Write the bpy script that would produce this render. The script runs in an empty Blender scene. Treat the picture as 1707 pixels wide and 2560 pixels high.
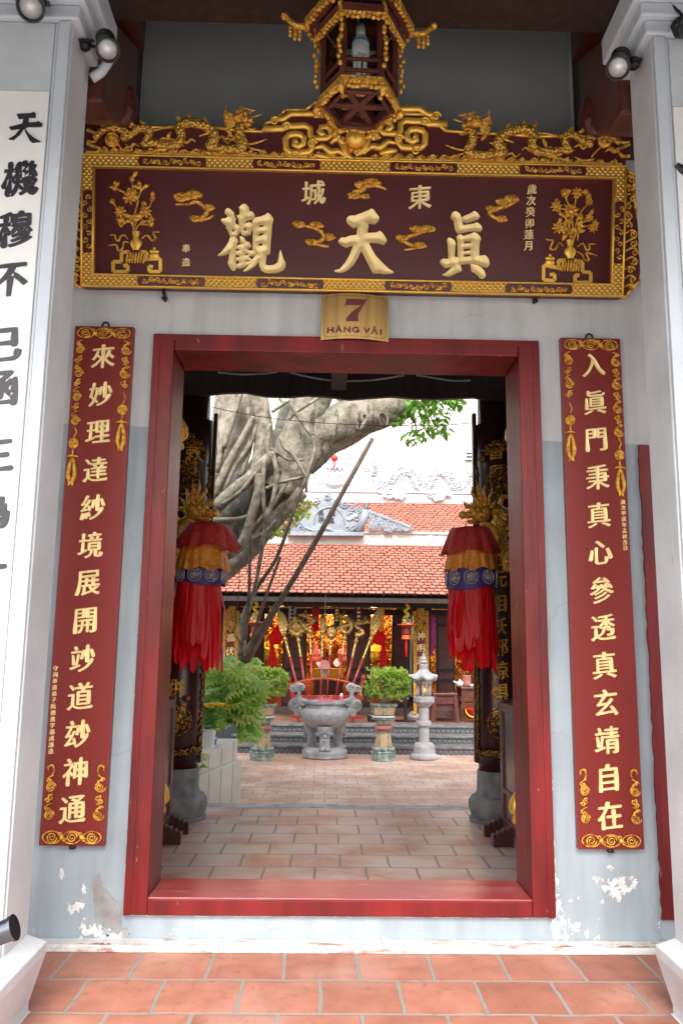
import bpy, bmesh, math, random
import numpy as np
from math import radians as rad, pi, sin, cos, sqrt
from mathutils import Vector, Matrix
from mathutils.geometry import delaunay_2d_cdt
random.seed(7)
scene = bpy.context.scene
COL = scene.collection
# ------------------------------------------------------------------ camera
PW, PH = 1707, 2560
YAW, PIT, ROL, FPX, HH = rad(1.0384), rad(9.64175), rad(.68645), 2041.77, 1.2717
def _rot():
    cy, sy, cp, sp, cr, sr = cos(YAW), sin(YAW), cos(PIT), sin(PIT), cos(ROL), sin(ROL)
    f = Vector((sy*cp, cy*cp, sp)); r = Vector((cy, -sy, 0)); u = r.cross(f)
    return (cr*r + sr*u), (-sr*r + cr*u), f
CR, CU, CF = _rot()
EYE = Vector((0, 0, HH))
cam = bpy.data.cameras.new('camera'); camo = bpy.data.objects.new('camera', cam); COL.objects.link(camo)
cam.sensor_fit = 'VERTICAL'; cam.sensor_height = 22.3; cam.lens = FPX/PH*22.3
cam.clip_start = .05; cam.clip_end = 500
camo.matrix_world = Matrix(((CR.x, CU.x, -CF.x, 0), (CR.y, CU.y, -CF.y, 0), (CR.z, CU.z, -CF.z, HH), (0, 0, 0, 1)))
scene.camera = camo
# ------------------------------------------------------------------ world and sun (bright overcast day)
SUN_EL, SUN_AZ = rad(47), rad(186)
w = bpy.data.worlds.new('World'); scene.world = w; w.use_nodes = True
nt = w.node_tree; bg = nt.nodes['Background']
sky = nt.nodes.new('ShaderNodeTexSky'); sky.sky_type = 'NISHITA'; sky.sun_disc = False
sky.sun_elevation = SUN_EL; sky.sun_rotation = SUN_AZ; sky.dust_density = 4; sky.air_density = 1.2; sky.ozone_density = .6
hs = nt.nodes.new('ShaderNodeHueSaturation'); hs.inputs['Saturation'].default_value = .28
nt.links.new(sky.outputs[0], hs.inputs['Color']); nt.links.new(hs.outputs[0], bg.inputs[0])
bg.inputs[1].default_value = .15
sl = bpy.data.lights.new('sun', 'SUN'); sl.energy = .62; sl.angle = rad(28); sl.color = (1, .98, .95)
slo = bpy.data.objects.new('sun', sl); COL.objects.link(slo)
sd = Vector((sin(SUN_AZ)*cos(SUN_EL), cos(SUN_AZ)*cos(SUN_EL), sin(SUN_EL)))
slo.rotation_euler = sd.to_track_quat('Z', 'Y').to_euler()
scene.view_settings.view_transform = 'Standard'; scene.view_settings.look = 'None'
scene.view_settings.exposure = 1.78; scene.view_settings.gamma = 1
scene.render.engine = 'CYCLES'; scene.cycles.use_denoising = True
scene.cycles.max_bounces = 8; scene.cycles.diffuse_bounces = 5; scene.cycles.glossy_bounces = 4; scene.cycles.transparent_max_bounces = 12
scene.cycles.sample_clamp_indirect = 6
# ------------------------------------------------------------------ pixel helpers (photo pixels -> world)
def ray(x, y): return CR*((x-PW/2)/FPX) + CU*((PH/2-y)/FPX) + CF
def P(x, y, Y):
    d = ray(x, y); return EYE + d*(Y/d.y)
def PZ(x, y, z):
    d = ray(x, y); return EYE + d*((z-HH)/d.z)
def mpp(Y): return Y/cos(PIT)/FPX*.985      # metres per photo pixel near depth Y
# ------------------------------------------------------------------ object helpers
WM = {}
def thing(name, label, cat, loc, rot=(0, 0, 0), group=None):
    o = bpy.data.objects.new(name, None); COL.objects.link(o); o.empty_display_size = .1
    o.location = loc; o.rotation_euler = rot
    o['label'] = label; o['category'] = cat
    if group: o['group'] = group
    from mathutils import Euler
    WM[o] = Matrix.Translation(Vector(loc)) @ Euler(rot).to_matrix().to_4x4()
    return o
def tag(o, label, cat, group=None, kind=None):
    if label: o['label'] = label
    if cat: o['category'] = cat
    if group: o['group'] = group
    if kind: o['kind'] = kind
    return o
class MB:
    def __init__(s): s.v = []; s.f = []
    def add(s, vs, fs):
        b = len(s.v); s.v += [tuple(p) for p in vs]; s.f += [tuple(i+b for i in f) for f in fs]; return b
    def box(s, x0, x1, y0, y1, z0, z1):
        s.add([(x0,y0,z0),(x1,y0,z0),(x1,y1,z0),(x0,y1,z0),(x0,y0,z1),(x1,y0,z1),(x1,y1,z1),(x0,y1,z1)],
              [(0,3,2,1),(4,5,6,7),(0,1,5,4),(1,2,6,5),(2,3,7,6),(3,0,4,7)]); return s
    def bar(s, a, b, w, h, up=(0,0,1)):
        a = Vector(a); b = Vector(b); d = (b-a).normalized(); u = Vector(up)
        if abs(d.dot(u)) > .99: u = Vector((0,1,0))
        r = d.cross(u).normalized(); u = r.cross(d)
        vs = [p + r*i*w/2 + u*j*h/2 for p in (a, b) for i, j in ((-1,-1),(1,-1),(1,1),(-1,1))]
        s.add(vs, [(0,3,2,1),(4,5,6,7),(0,1,5,4),(1,2,6,5),(2,3,7,6),(3,0,4,7)]); return s
    def prism(s, poly, y0, y1):
        n = len(poly)
        a = sum(poly[i][0]*poly[(i+1)%n][1]-poly[(i+1)%n][0]*poly[i][1] for i in range(n))
        if a < 0: poly = poly[::-1]
        vs = [(x,y0,z) for x,z in poly]+[(x,y1,z) for x,z in poly]
        s.add(vs, [tuple(range(n)), tuple(range(2*n-1,n-1,-1))]+[(i,n+i,n+(i+1)%n,(i+1)%n) for i in range(n)]); return s
    def prism_z(s, poly, z0, z1):
        n = len(poly)
        a = sum(poly[i][0]*poly[(i+1)%n][1]-poly[(i+1)%n][0]*poly[i][1] for i in range(n))
        if a < 0: poly = poly[::-1]
        vs = [(x,y,z0) for x,y in poly]+[(x,y,z1) for x,y in poly]
        s.add(vs, [tuple(range(n-1,-1,-1)), tuple(range(n,2*n))]+[(i,(i+1)%n,n+(i+1)%n,n+i) for i in range(n)]); return s
    def frus(s, cx, cy, z0, z1, a, b, n=4, rot=pi/4):
        'frustum with n sides, half widths a (bottom) and b (top)'
        k = 1/cos(pi/n)
        vs = [(cx+r*k*cos(rot+2*pi*i/n), cy+r*k*sin(rot+2*pi*i/n), z) for r, z in ((a,z0),(b,z1)) for i in range(n)]
        s.add(vs, [tuple(range(n-1,-1,-1)), tuple(range(n,2*n))]+[(i,(i+1)%n,n+(i+1)%n,n+i) for i in range(n)]); return s
    def lathe(s, cx, cy, prof, n=24, rot=0, wob=None):
        b = len(s.v); m = len(prof)
        for r, z in prof:
            for i in range(n):
                a = rot+2*pi*i/n; rr = r*(wob(a, z) if wob else 1)
                s.v.append((cx+rr*cos(a), cy+rr*sin(a), z))
        for k in range(m-1):
            for i in range(n):
                j = (i+1)%n; s.f.append((b+k*n+i, b+k*n+j, b+(k+1)*n+j, b+(k+1)*n+i))
        if prof[0][0] > 1e-6: s.f.append(tuple(b+i for i in range(n-1,-1,-1)))
        if prof[-1][0] > 1e-6: s.f.append(tuple(b+(m-1)*n+i for i in range(n)))
        return s
    def tube(s, pts, rads, n=8, sy=1., closed=False):
        pts = [Vector(p) for p in pts]; m = len(pts)
        if not hasattr(rads, '__len__'): rads = [rads]*m
        b = len(s.v); ref = Vector((0,1,0)); pr = None
        for k in range(m):
            if closed: d = pts[(k+1)%m]-pts[k-1]
            else: d = pts[min(k+1,m-1)]-pts[max(k-1,0)]
            if d.length < 1e-9: d = Vector((0,0,1))
            d.normalize()
            r = d.cross(ref)
            if r.length < .05: r = pr if pr is not None else d.cross(Vector((1,0,0)))
            r = (r - d*r.dot(d)).normalized(); u = r.cross(d); pr = r
            for i in range(n):
                a = 2*pi*i/n; s.v.append(tuple(pts[k] + r*(cos(a)*rads[k]) + u*(sin(a)*rads[k]*sy)))
        for k in range(m if closed else m-1):
            for i in range(n):
                j = (i+1)%n; k2 = (k+1)%m
                s.f.append((b+k*n+i, b+k*n+j, b+k2*n+j, b+k2*n+i))
        if not closed:
            s.f.append(tuple(b+i for i in range(n-1,-1,-1))); s.f.append(tuple(b+(m-1)*n+i for i in range(n)))
        return s
    def ball(s, c, rx, ry=None, rz=None, n=10, m=6):
        ry = rx if ry is None else ry; rz = rx if rz is None else rz
        b = len(s.v); c = Vector(c)
        for k in range(1, m):
            t = pi*k/m
            for i in range(n):
                a = 2*pi*i/n; s.v.append((c.x+rx*sin(t)*cos(a), c.y+ry*sin(t)*sin(a), c.z+rz*cos(t)))
        s.v.append((c.x,c.y,c.z+rz)); s.v.append((c.x,c.y,c.z-rz)); T = len(s.v)-2
        for k in range(m-2):
            for i in range(n):
                j = (i+1)%n; s.f.append((b+k*n+i, b+(k+1)*n+i, b+(k+1)*n+j, b+k*n+j))
        for i in range(n):
            j = (i+1)%n; s.f.append((T, b+i, b+j)); s.f.append((T+1, b+(m-2)*n+j, b+(m-2)*n+i))
        return s
    def xform(s, M, start=0):
        for i in range(start, len(s.v)): s.v[i] = tuple(M @ Vector(s.v[i]))
        return s
def mesh_obj(name, mb, mat, smooth=False):
    me = bpy.data.meshes.new(name); me.from_pydata(mb.v, [], mb.f); me.validate(); me.update()
    me.materials.append(mat)
    if smooth: me.polygons.foreach_set('use_smooth', [True]*len(me.polygons))
    o = bpy.data.objects.new(name, me); COL.objects.link(o); return o
def part(name, mb, mat, parent=None, world=False, smooth=False, bevel=0, label=None, kind=None, auto=None):
    if world and parent is not None:
        mi = WM[parent].inverted(); mb.v = [tuple(mi @ Vector(p)) for p in mb.v]
    o = mesh_obj(name, mb, mat, smooth)
    if parent is not None: o.parent = parent; WM[o] = WM[parent]
    else: WM[o] = Matrix.Identity(4)
    if bevel:
        m = o.modifiers.new('bevel', 'BEVEL'); m.width = bevel; m.segments = 2; m.limit_method = 'ANGLE'; m.angle_limit = rad(40)
    if auto:
        o.data.polygons.foreach_set('use_smooth', [True]*len(o.data.polygons))
        o.data.set_sharp_from_angle(angle=rad(auto))
    if label: o['label'] = label
    if kind: o['kind'] = kind
    return o
def struct(name, mb, mat, **k):
    o = part(name, mb, mat, **k); o['kind'] = 'structure'; return o
def solo(name, mb, mat, label, cat, loc=None, group=None, **k):
    'a thing that is one mesh; its origin is put at loc'
    if loc is not None:
        L = Vector(loc); mb.v = [tuple(Vector(p)-L) for p in mb.v]
    o = part(name, mb, mat, **k)
    if loc is not None: o.location = loc; WM[o] = Matrix.Translation(L)
    return tag(o, label, cat, group)
def copy_tree(o, parent=None):
    c = o.copy(); COL.objects.link(c); c.parent = parent
    for ch in list(o.children): copy_tree(ch, c)
    return c
# ------------------------------------------------------------------ materials
def nodes(m): return m.node_tree.nodes, m.node_tree.links
def mat(name, col, rough=.6, metal=0., var=.15, scale=6., bump=0., bscale=40., coat=0., spec=.5, col2=None, detail=4., stretch=None, fac=(.35,.65)):
    m = bpy.data.materials.new(name); m.use_nodes = True; N, L = nodes(m); p = N['Principled BSDF']
    p.inputs['Roughness'].default_value = rough; p.inputs['Metallic'].default_value = metal
    p.inputs['Specular IOR Level'].default_value = spec
    if coat: p.inputs['Coat Weight'].default_value = coat; p.inputs['Coat Roughness'].default_value = .15
    tc = N.new('ShaderNodeTexCoord'); out = tc.outputs['Object']
    if stretch:
        mp = N.new('ShaderNodeMapping'); mp.inputs['Scale'].default_value = stretch; L.new(out, mp.inputs[0]); out = mp.outputs[0]
    n = N.new('ShaderNodeTexNoise'); n.inputs['Scale'].default_value = scale; n.inputs['Detail'].default_value = detail; L.new(out, n.inputs['Vector'])
    r = N.new('ShaderNodeValToRGB'); c = Vector(col)
    c2 = Vector(col2) if col2 else c*(1+var); c1 = c if col2 else c*(1-var)
    r.color_ramp.elements[0].position = fac[0]; r.color_ramp.elements[1].position = fac[1]
    r.color_ramp.elements[0].color = (*c1, 1); r.color_ramp.elements[1].color = (*[min(1, x) for x in c2], 1)
    L.new(n.outputs['Fac'], r.inputs[0]); L.new(r.outputs[0], p.inputs['Base Color'])
    if bump:
        n2 = N.new('ShaderNodeTexNoise'); n2.inputs['Scale'].default_value = bscale; n2.inputs['Detail'].default_value = 5; L.new(out, n2.inputs['Vector'])
        b = N.new('ShaderNodeBump'); b.inputs['Strength'].default_value = bump; b.inputs['Distance'].default_value = .01
        L.new(n2.outputs['Fac'], b.inputs['Height']); L.new(b.outputs[0], p.inputs['Normal'])
    return m
def cloth(m, k):
    'thin fabric: some light comes through'
    N, L = nodes(m); p = N['Principled BSDF']; t = N.new('ShaderNodeBsdfTranslucent'); x = N.new('ShaderNodeMixShader'); x.inputs[0].default_value = k
    src = p.inputs['Base Color'].links[0].from_socket; L.new(src, t.inputs[0]); L.new(p.outputs[0], x.inputs[1]); L.new(t.outputs[0], x.inputs[2]); L.new(x.outputs[0], N['Material Output'].inputs[0]); return m
def flaky(m, lo, hi, scale):
    'a paint film broken by holes with torn edges'
    N, L = nodes(m); p = N['Principled BSDF']; g = N.new('ShaderNodeNewGeometry'); n = N.new('ShaderNodeTexNoise'); n.inputs['Scale'].default_value = scale; n.inputs['Detail'].default_value = 9; n.inputs['Roughness'].default_value = .7
    L.new(g.outputs['Position'], n.inputs['Vector']); r = N.new('ShaderNodeValToRGB'); r.color_ramp.elements[0].position = lo; r.color_ramp.elements[1].position = hi; L.new(n.outputs['Fac'], r.inputs[0]); L.new(r.outputs[0], p.inputs['Alpha']); return m
def emis(name, col, s):
    m = mat(name, col, .5); p = m.node_tree.nodes['Principled BSDF']
    p.inputs['Emission Color'].default_value = (*col, 1); p.inputs['Emission Strength'].default_value = s; return m
def glassy(name, col=(.9,.95,.95), rough=.03):
    m = bpy.data.materials.new(name); m.use_nodes = True; N, L = nodes(m); p = N['Principled BSDF']
    p.inputs['Base Color'].default_value = (*col, 1); p.inputs['Roughness'].default_value = rough
    t = N.new('ShaderNodeBsdfTransparent'); t.inputs[0].default_value = (.8,.82,.82,1); g = N.new('ShaderNodeBsdfGlossy'); g.inputs['Roughness'].default_value = rough
    fr = N.new('ShaderNodeFresnel'); fr.inputs[0].default_value = 1.5; mx = N.new('ShaderNodeMixShader')
    L.new(fr.outputs[0], mx.inputs[0]); L.new(t.outputs[0], mx.inputs[1]); L.new(g.outputs[0], mx.inputs[2]); L.new(mx.outputs[0], N['Material Output'].inputs[0]); return m
def brickmat(name, c1, c2, mortar, bw, rh, ms, ox, oy, rough=.6, dust=None, dustf=(.45,.6), bump=.6, yz=False, spots=None):
    m = bpy.data.materials.new(name); m.use_nodes = True; N, L = nodes(m); p = N['Principled BSDF']
    g = N.new('ShaderNodeNewGeometry'); mp = N.new('ShaderNodeVectorMath'); mp.operation = 'ADD'; mp.inputs[1].default_value = (ox, oy, 0)
    L.new(g.outputs['Position'], mp.inputs[0]); vec = mp.outputs[0]
    # a little waviness so that no joint is ruler straight
    nz = N.new('ShaderNodeTexNoise'); nz.inputs['Scale'].default_value = 5; L.new(g.outputs['Position'], nz.inputs['Vector'])
    sb = N.new('ShaderNodeVectorMath'); sb.operation = 'SUBTRACT'; sb.inputs[1].default_value = (.5,.5,.5); L.new(nz.outputs['Color'], sb.inputs[0])
    sc = N.new('ShaderNodeVectorMath'); sc.operation = 'SCALE'; sc.inputs['Scale'].default_value = .018; L.new(sb.outputs[0], sc.inputs[0])
    ad = N.new('ShaderNodeVectorMath'); ad.operation = 'ADD'; L.new(vec, ad.inputs[0]); L.new(sc.outputs[0], ad.inputs[1])
    b = N.new('ShaderNodeTexBrick'); b.offset = .5; b.inputs['Scale'].default_value = 1
    b.inputs['Brick Width'].default_value = bw; b.inputs['Row Height'].default_value = rh; b.inputs['Mortar Size'].default_value = ms; b.inputs['Mortar Smooth'].default_value = .25
    b.inputs['Color1'].default_value = (*c1,1); b.inputs['Color2'].default_value = (*c2,1); b.inputs['Mortar'].default_value = (*mortar,1)
    L.new(ad.outputs[0], b.inputs['Vector'])
    n = N.new('ShaderNodeTexNoise'); n.inputs['Scale'].default_value = 9; n.inputs['Detail'].default_value = 6; L.new(g.outputs['Position'], n.inputs['Vector'])
    mx = N.new('ShaderNodeMix'); mx.data_type = 'RGBA'; mx.blend_type = 'MULTIPLY'; mx.inputs[0].default_value = .5
    rr = N.new('ShaderNodeValToRGB'); rr.color_ramp.elements[0].position = .3; rr.color_ramp.elements[0].color = (.42,.38,.37,1); rr.color_ramp.elements[1].position = .7
    L.new(n.outputs['Fac'], rr.inputs[0]); L.new(b.outputs['Color'], mx.inputs[6]); L.new(rr.outputs[0], mx.inputs[7])
    col = mx.outputs[2]
    if dust:
        n3 = N.new('ShaderNodeTexNoise'); n3.inputs['Scale'].default_value = 2.2; n3.inputs['Detail'].default_value = 7; L.new(g.outputs['Position'], n3.inputs['Vector'])
        r3 = N.new('ShaderNodeValToRGB'); r3.color_ramp.elements[0].position = dustf[0]; r3.color_ramp.elements[1].position = dustf[1]
        L.new(n3.outputs['Fac'], r3.inputs[0])
        m3 = N.new('ShaderNodeMix'); m3.data_type = 'RGBA'; L.new(r3.outputs[0], m3.inputs[0]); L.new(col, m3.inputs[6]); m3.inputs[7].default_value = (*dust,1)
        # keep joints visible under the dust
        m4 = N.new('ShaderNodeMix'); m4.data_type = 'RGBA'; L.new(b.outputs['Fac'], m4.inputs[0]); L.new(m3.outputs[2], m4.inputs[6]); m4.inputs[7].default_value = (*mortar,1)
        col = m4.outputs[2]
    L.new(col, p.inputs['Base Color']); p.inputs['Roughness'].default_value = rough
    bp = N.new('ShaderNodeBump'); bp.inputs['Strength'].default_value = bump; bp.inputs['Distance'].default_value = .006; bp.invert = True
    ma = N.new('ShaderNodeMath'); ma.operation = 'MULTIPLY_ADD'; L.new(n.outputs['Fac'], ma.inputs[0]); ma.inputs[1].default_value = -.35; L.new(b.outputs['Fac'], ma.inputs[2])
    L.new(ma.outputs[0], bp.inputs['Height']); L.new(bp.outputs[0], p.inputs['Normal'])
    return m
def relief(name, col, rough, metal, scale, strength, kind='voronoi', dark=.25, stretch=(1,1,1), col2=None, spec=.5):
    'carved material: cells or scrolls as bump, grooves take a second colour, darker by default'
    m = bpy.data.materials.new(name); m.use_nodes = True; N, L = nodes(m); p = N['Principled BSDF']
    p.inputs['Roughness'].default_value = rough; p.inputs['Metallic'].default_value = metal; p.inputs['Specular IOR Level'].default_value = spec
    tc = N.new('ShaderNodeTexCoord'); mp = N.new('ShaderNodeMapping'); mp.inputs['Scale'].default_value = stretch; L.new(tc.outputs['Object'], mp.inputs[0])
    if kind == 'voronoi':
        t = N.new('ShaderNodeTexVoronoi'); t.inputs['Scale'].default_value = scale; o = t.outputs['Distance']; L.new(mp.outputs[0], t.inputs['Vector'])
    elif kind == 'lattice':
        t1 = N.new('ShaderNodeTexWave'); t1.bands_direction = 'DIAGONAL'; t1.inputs['Scale'].default_value = scale; L.new(mp.outputs[0], t1.inputs['Vector'])
        mp2 = N.new('ShaderNodeMapping'); mp2.inputs['Scale'].default_value = (-1,1,1); L.new(mp.outputs[0], mp2.inputs[0])
        t2 = N.new('ShaderNodeTexWave'); t2.bands_direction = 'DIAGONAL'; t2.inputs['Scale'].default_value = scale; L.new(mp2.outputs[0], t2.inputs['Vector'])
        t = N.new('ShaderNodeMath'); t.operation = 'MULTIPLY'; L.new(t1.outputs['Fac'], t.inputs[0]); L.new(t2.outputs['Fac'], t.inputs[1]); o = t.outputs[0]
    else:
        t = N.new('ShaderNodeTexNoise'); t.inputs['Scale'].default_value = scale; t.inputs['Detail'].default_value = 3; t.inputs['Distortion'].default_value = 2.5; o = t.outputs['Fac']; L.new(mp.outputs[0], t.inputs['Vector'])
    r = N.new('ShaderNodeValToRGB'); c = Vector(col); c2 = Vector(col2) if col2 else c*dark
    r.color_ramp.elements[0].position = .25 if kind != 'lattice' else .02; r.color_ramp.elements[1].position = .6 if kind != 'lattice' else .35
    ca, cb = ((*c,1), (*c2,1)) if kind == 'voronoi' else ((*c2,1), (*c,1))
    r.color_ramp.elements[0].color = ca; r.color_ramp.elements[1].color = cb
    L.new(o, r.inputs[0]); L.new(r.outputs[0], p.inputs['Base Color'])
    b = N.new('ShaderNodeBump'); b.inputs['Strength'].default_value = strength; b.inputs['Distance'].default_value = .01; b.invert = kind == 'voronoi'
    L.new(o, b.inputs['Height']); L.new(b.outputs[0], p.inputs['Normal'])
    return m
def wall_mat():
    m = bpy.data.materials.new('painted_plaster'); m.use_nodes = True; N, L = nodes(m); p = N['Principled BSDF']
    g = N.new('ShaderNodeNewGeometry'); sx = N.new('ShaderNodeSeparateXYZ'); L.new(g.outputs['Position'], sx.inputs[0])
    n = N.new('ShaderNodeTexNoise'); n.inputs['Scale'].default_value = 30; L.new(g.outputs['Position'], n.inputs['Vector'])
    a = N.new('ShaderNodeMath'); a.operation = 'MULTIPLY_ADD'; L.new(n.outputs['Fac'], a.inputs[0]); a.inputs[1].default_value = .012; L.new(sx.outputs[2], a.inputs[2])
    ax = N.new('ShaderNodeMath'); ax.operation = 'MULTIPLY_ADD'; L.new(sx.outputs[0], ax.inputs[0]); ax.inputs[1].default_value = .019; L.new(a.outputs[0], ax.inputs[2])
    gt = N.new('ShaderNodeMath'); gt.operation = 'GREATER_THAN'; L.new(ax.outputs[0], gt.inputs[0]); gt.inputs[1].default_value = 2.313
    n2 = N.new('ShaderNodeTexNoise'); n2.inputs['Scale'].default_value = 2.5; n2.inputs['Detail'].default_value = 6; L.new(g.outputs['Position'], n2.inputs['Vector'])
    def ramp(c, k):
        r = N.new('ShaderNodeValToRGB'); r.color_ramp.elements[0].position = .3; r.color_ramp.elements[1].position = .7
        r.color_ramp.elements[0].color = (*[x*(1-k) for x in c],1); r.color_ramp.elements[1].color = (*[x*(1+k) for x in c],1); L.new(n2.outputs['Fac'], r.inputs[0]); return r
    lo, hi = ramp((.30,.35,.385), .12), ramp((.475,.48,.485), .10)
    mx = N.new('ShaderNodeMix'); mx.data_type = 'RGBA'; L.new(gt.outputs[0], mx.inputs[0]); L.new(lo.outputs[0], mx.inputs[6]); L.new(hi.outputs[0], mx.inputs[7])
    # old paint flakes, thicker towards the foot of the wall
    n3 = N.new('ShaderNodeTexNoise'); n3.inputs['Scale'].default_value = 11; n3.inputs['Detail'].default_value = 9; n3.inputs['Roughness'].default_value = .65; L.new(g.outputs['Position'], n3.inputs['Vector'])
    zz = N.new('ShaderNodeMapRange'); zz.inputs[1].default_value = 0; zz.inputs[2].default_value = .75; zz.inputs[3].default_value = .06; zz.inputs[4].default_value = -.06; L.new(sx.outputs[2], zz.inputs[0])
    s = N.new('ShaderNodeMath'); s.operation = 'ADD'; L.new(n3.outputs['Fac'], s.inputs[0]); L.new(zz.outputs[0], s.inputs[1])
    fl = N.new('ShaderNodeValToRGB'); fl.color_ramp.elements[0].position = .70; fl.color_ramp.elements[1].position = .715; L.new(s.outputs[0], fl.inputs[0])
    m2 = N.new('ShaderNodeMix'); m2.data_type = 'RGBA'; L.new(fl.outputs[0], m2.inputs[0]); L.new(mx.outputs[2], m2.inputs[6]); m2.inputs[7].default_value = (.72,.70,.67,1)
    mpv = N.new('ShaderNodeMapping'); mpv.inputs['Scale'].default_value = (7, 7, .7); L.new(g.outputs['Position'], mpv.inputs[0])
    n5 = N.new('ShaderNodeTexNoise'); n5.inputs['Scale'].default_value = 1.6; n5.inputs['Detail'].default_value = 7; L.new(mpv.outputs[0], n5.inputs['Vector'])
    r5 = N.new('ShaderNodeValToRGB'); r5.color_ramp.elements[0].position = .32; r5.color_ramp.elements[0].color = (.80,.79,.77,1); r5.color_ramp.elements[1].position = .55; L.new(n5.outputs['Fac'], r5.inputs[0])
    m5 = N.new('ShaderNodeMix'); m5.data_type = 'RGBA'; m5.blend_type = 'MULTIPLY'; m5.inputs[0].default_value = .8; L.new(m2.outputs[2], m5.inputs[6]); L.new(r5.outputs[0], m5.inputs[7])
    nw = N.new('ShaderNodeTexNoise'); nw.inputs['Scale'].default_value = 3; nw.inputs['Detail'].default_value = 4; L.new(g.outputs['Position'], nw.inputs['Vector'])
    aw = N.new('ShaderNodeVectorMath'); aw.operation = 'MULTIPLY_ADD'; aw.inputs[1].default_value = (.5,.5,.5); L.new(nw.outputs['Color'], aw.inputs[0]); L.new(g.outputs['Position'], aw.inputs[2])
    vc = N.new('ShaderNodeTexVoronoi'); vc.feature = 'DISTANCE_TO_EDGE'; vc.inputs['Scale'].default_value = 1.1; L.new(aw.outputs[0], vc.inputs['Vector'])
    r6 = N.new('ShaderNodeValToRGB'); r6.color_ramp.elements[0].position = .0; r6.color_ramp.elements[0].color = (.55,.53,.5,1); r6.color_ramp.elements[1].position = .006; L.new(vc.outputs['Distance'], r6.inputs[0])
    m6 = N.new('ShaderNodeMix'); m6.data_type = 'RGBA'; m6.blend_type = 'MULTIPLY'; m6.inputs[0].default_value = .28; L.new(m5.outputs[2], m6.inputs[6]); L.new(r6.outputs[0], m6.inputs[7])
    L.new(m6.outputs[2], p.inputs['Base Color']); p.inputs['Roughness'].default_value = .75
    n4 = N.new('ShaderNodeTexNoise'); n4.inputs['Scale'].default_value = 60; n4.inputs['Detail'].default_value = 5; L.new(g.outputs['Position'], n4.inputs['Vector'])
    b = N.new('ShaderNodeBump'); b.inputs['Strength'].default_value = .22; b.inputs['Distance'].default_value = .006; L.new(n4.outputs['Fac'], b.inputs['Height']); L.new(b.outputs[0], p.inputs['Normal'])
    return m
def scuff(m, col, lo=.66, hi=.70, scale=24, stretch=(1,1,.35), k=.8):
    'worn specks and scratches of another colour over a finished material'
    N, L = nodes(m); p = N['Principled BSDF']; src = p.inputs['Base Color'].links[0].from_socket
    g = N.new('ShaderNodeNewGeometry'); mp = N.new('ShaderNodeMapping'); mp.inputs['Scale'].default_value = stretch; L.new(g.outputs['Position'], mp.inputs[0])
    n = N.new('ShaderNodeTexNoise'); n.inputs['Scale'].default_value = scale; n.inputs['Detail'].default_value = 9; n.inputs['Roughness'].default_value = .65; L.new(mp.outputs[0], n.inputs['Vector'])
    r = N.new('ShaderNodeValToRGB'); r.color_ramp.elements[0].position = lo; r.color_ramp.elements[1].position = hi; r.color_ramp.elements[1].color = (k,k,k,1); L.new(n.outputs['Fac'], r.inputs[0])
    x = N.new('ShaderNodeMix'); x.data_type = 'RGBA'; L.new(r.outputs[0], x.inputs[0]); L.new(src, x.inputs[6]); x.inputs[7].default_value = (*col,1); L.new(x.outputs[2], p.inputs['Base Color']); return m
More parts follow.
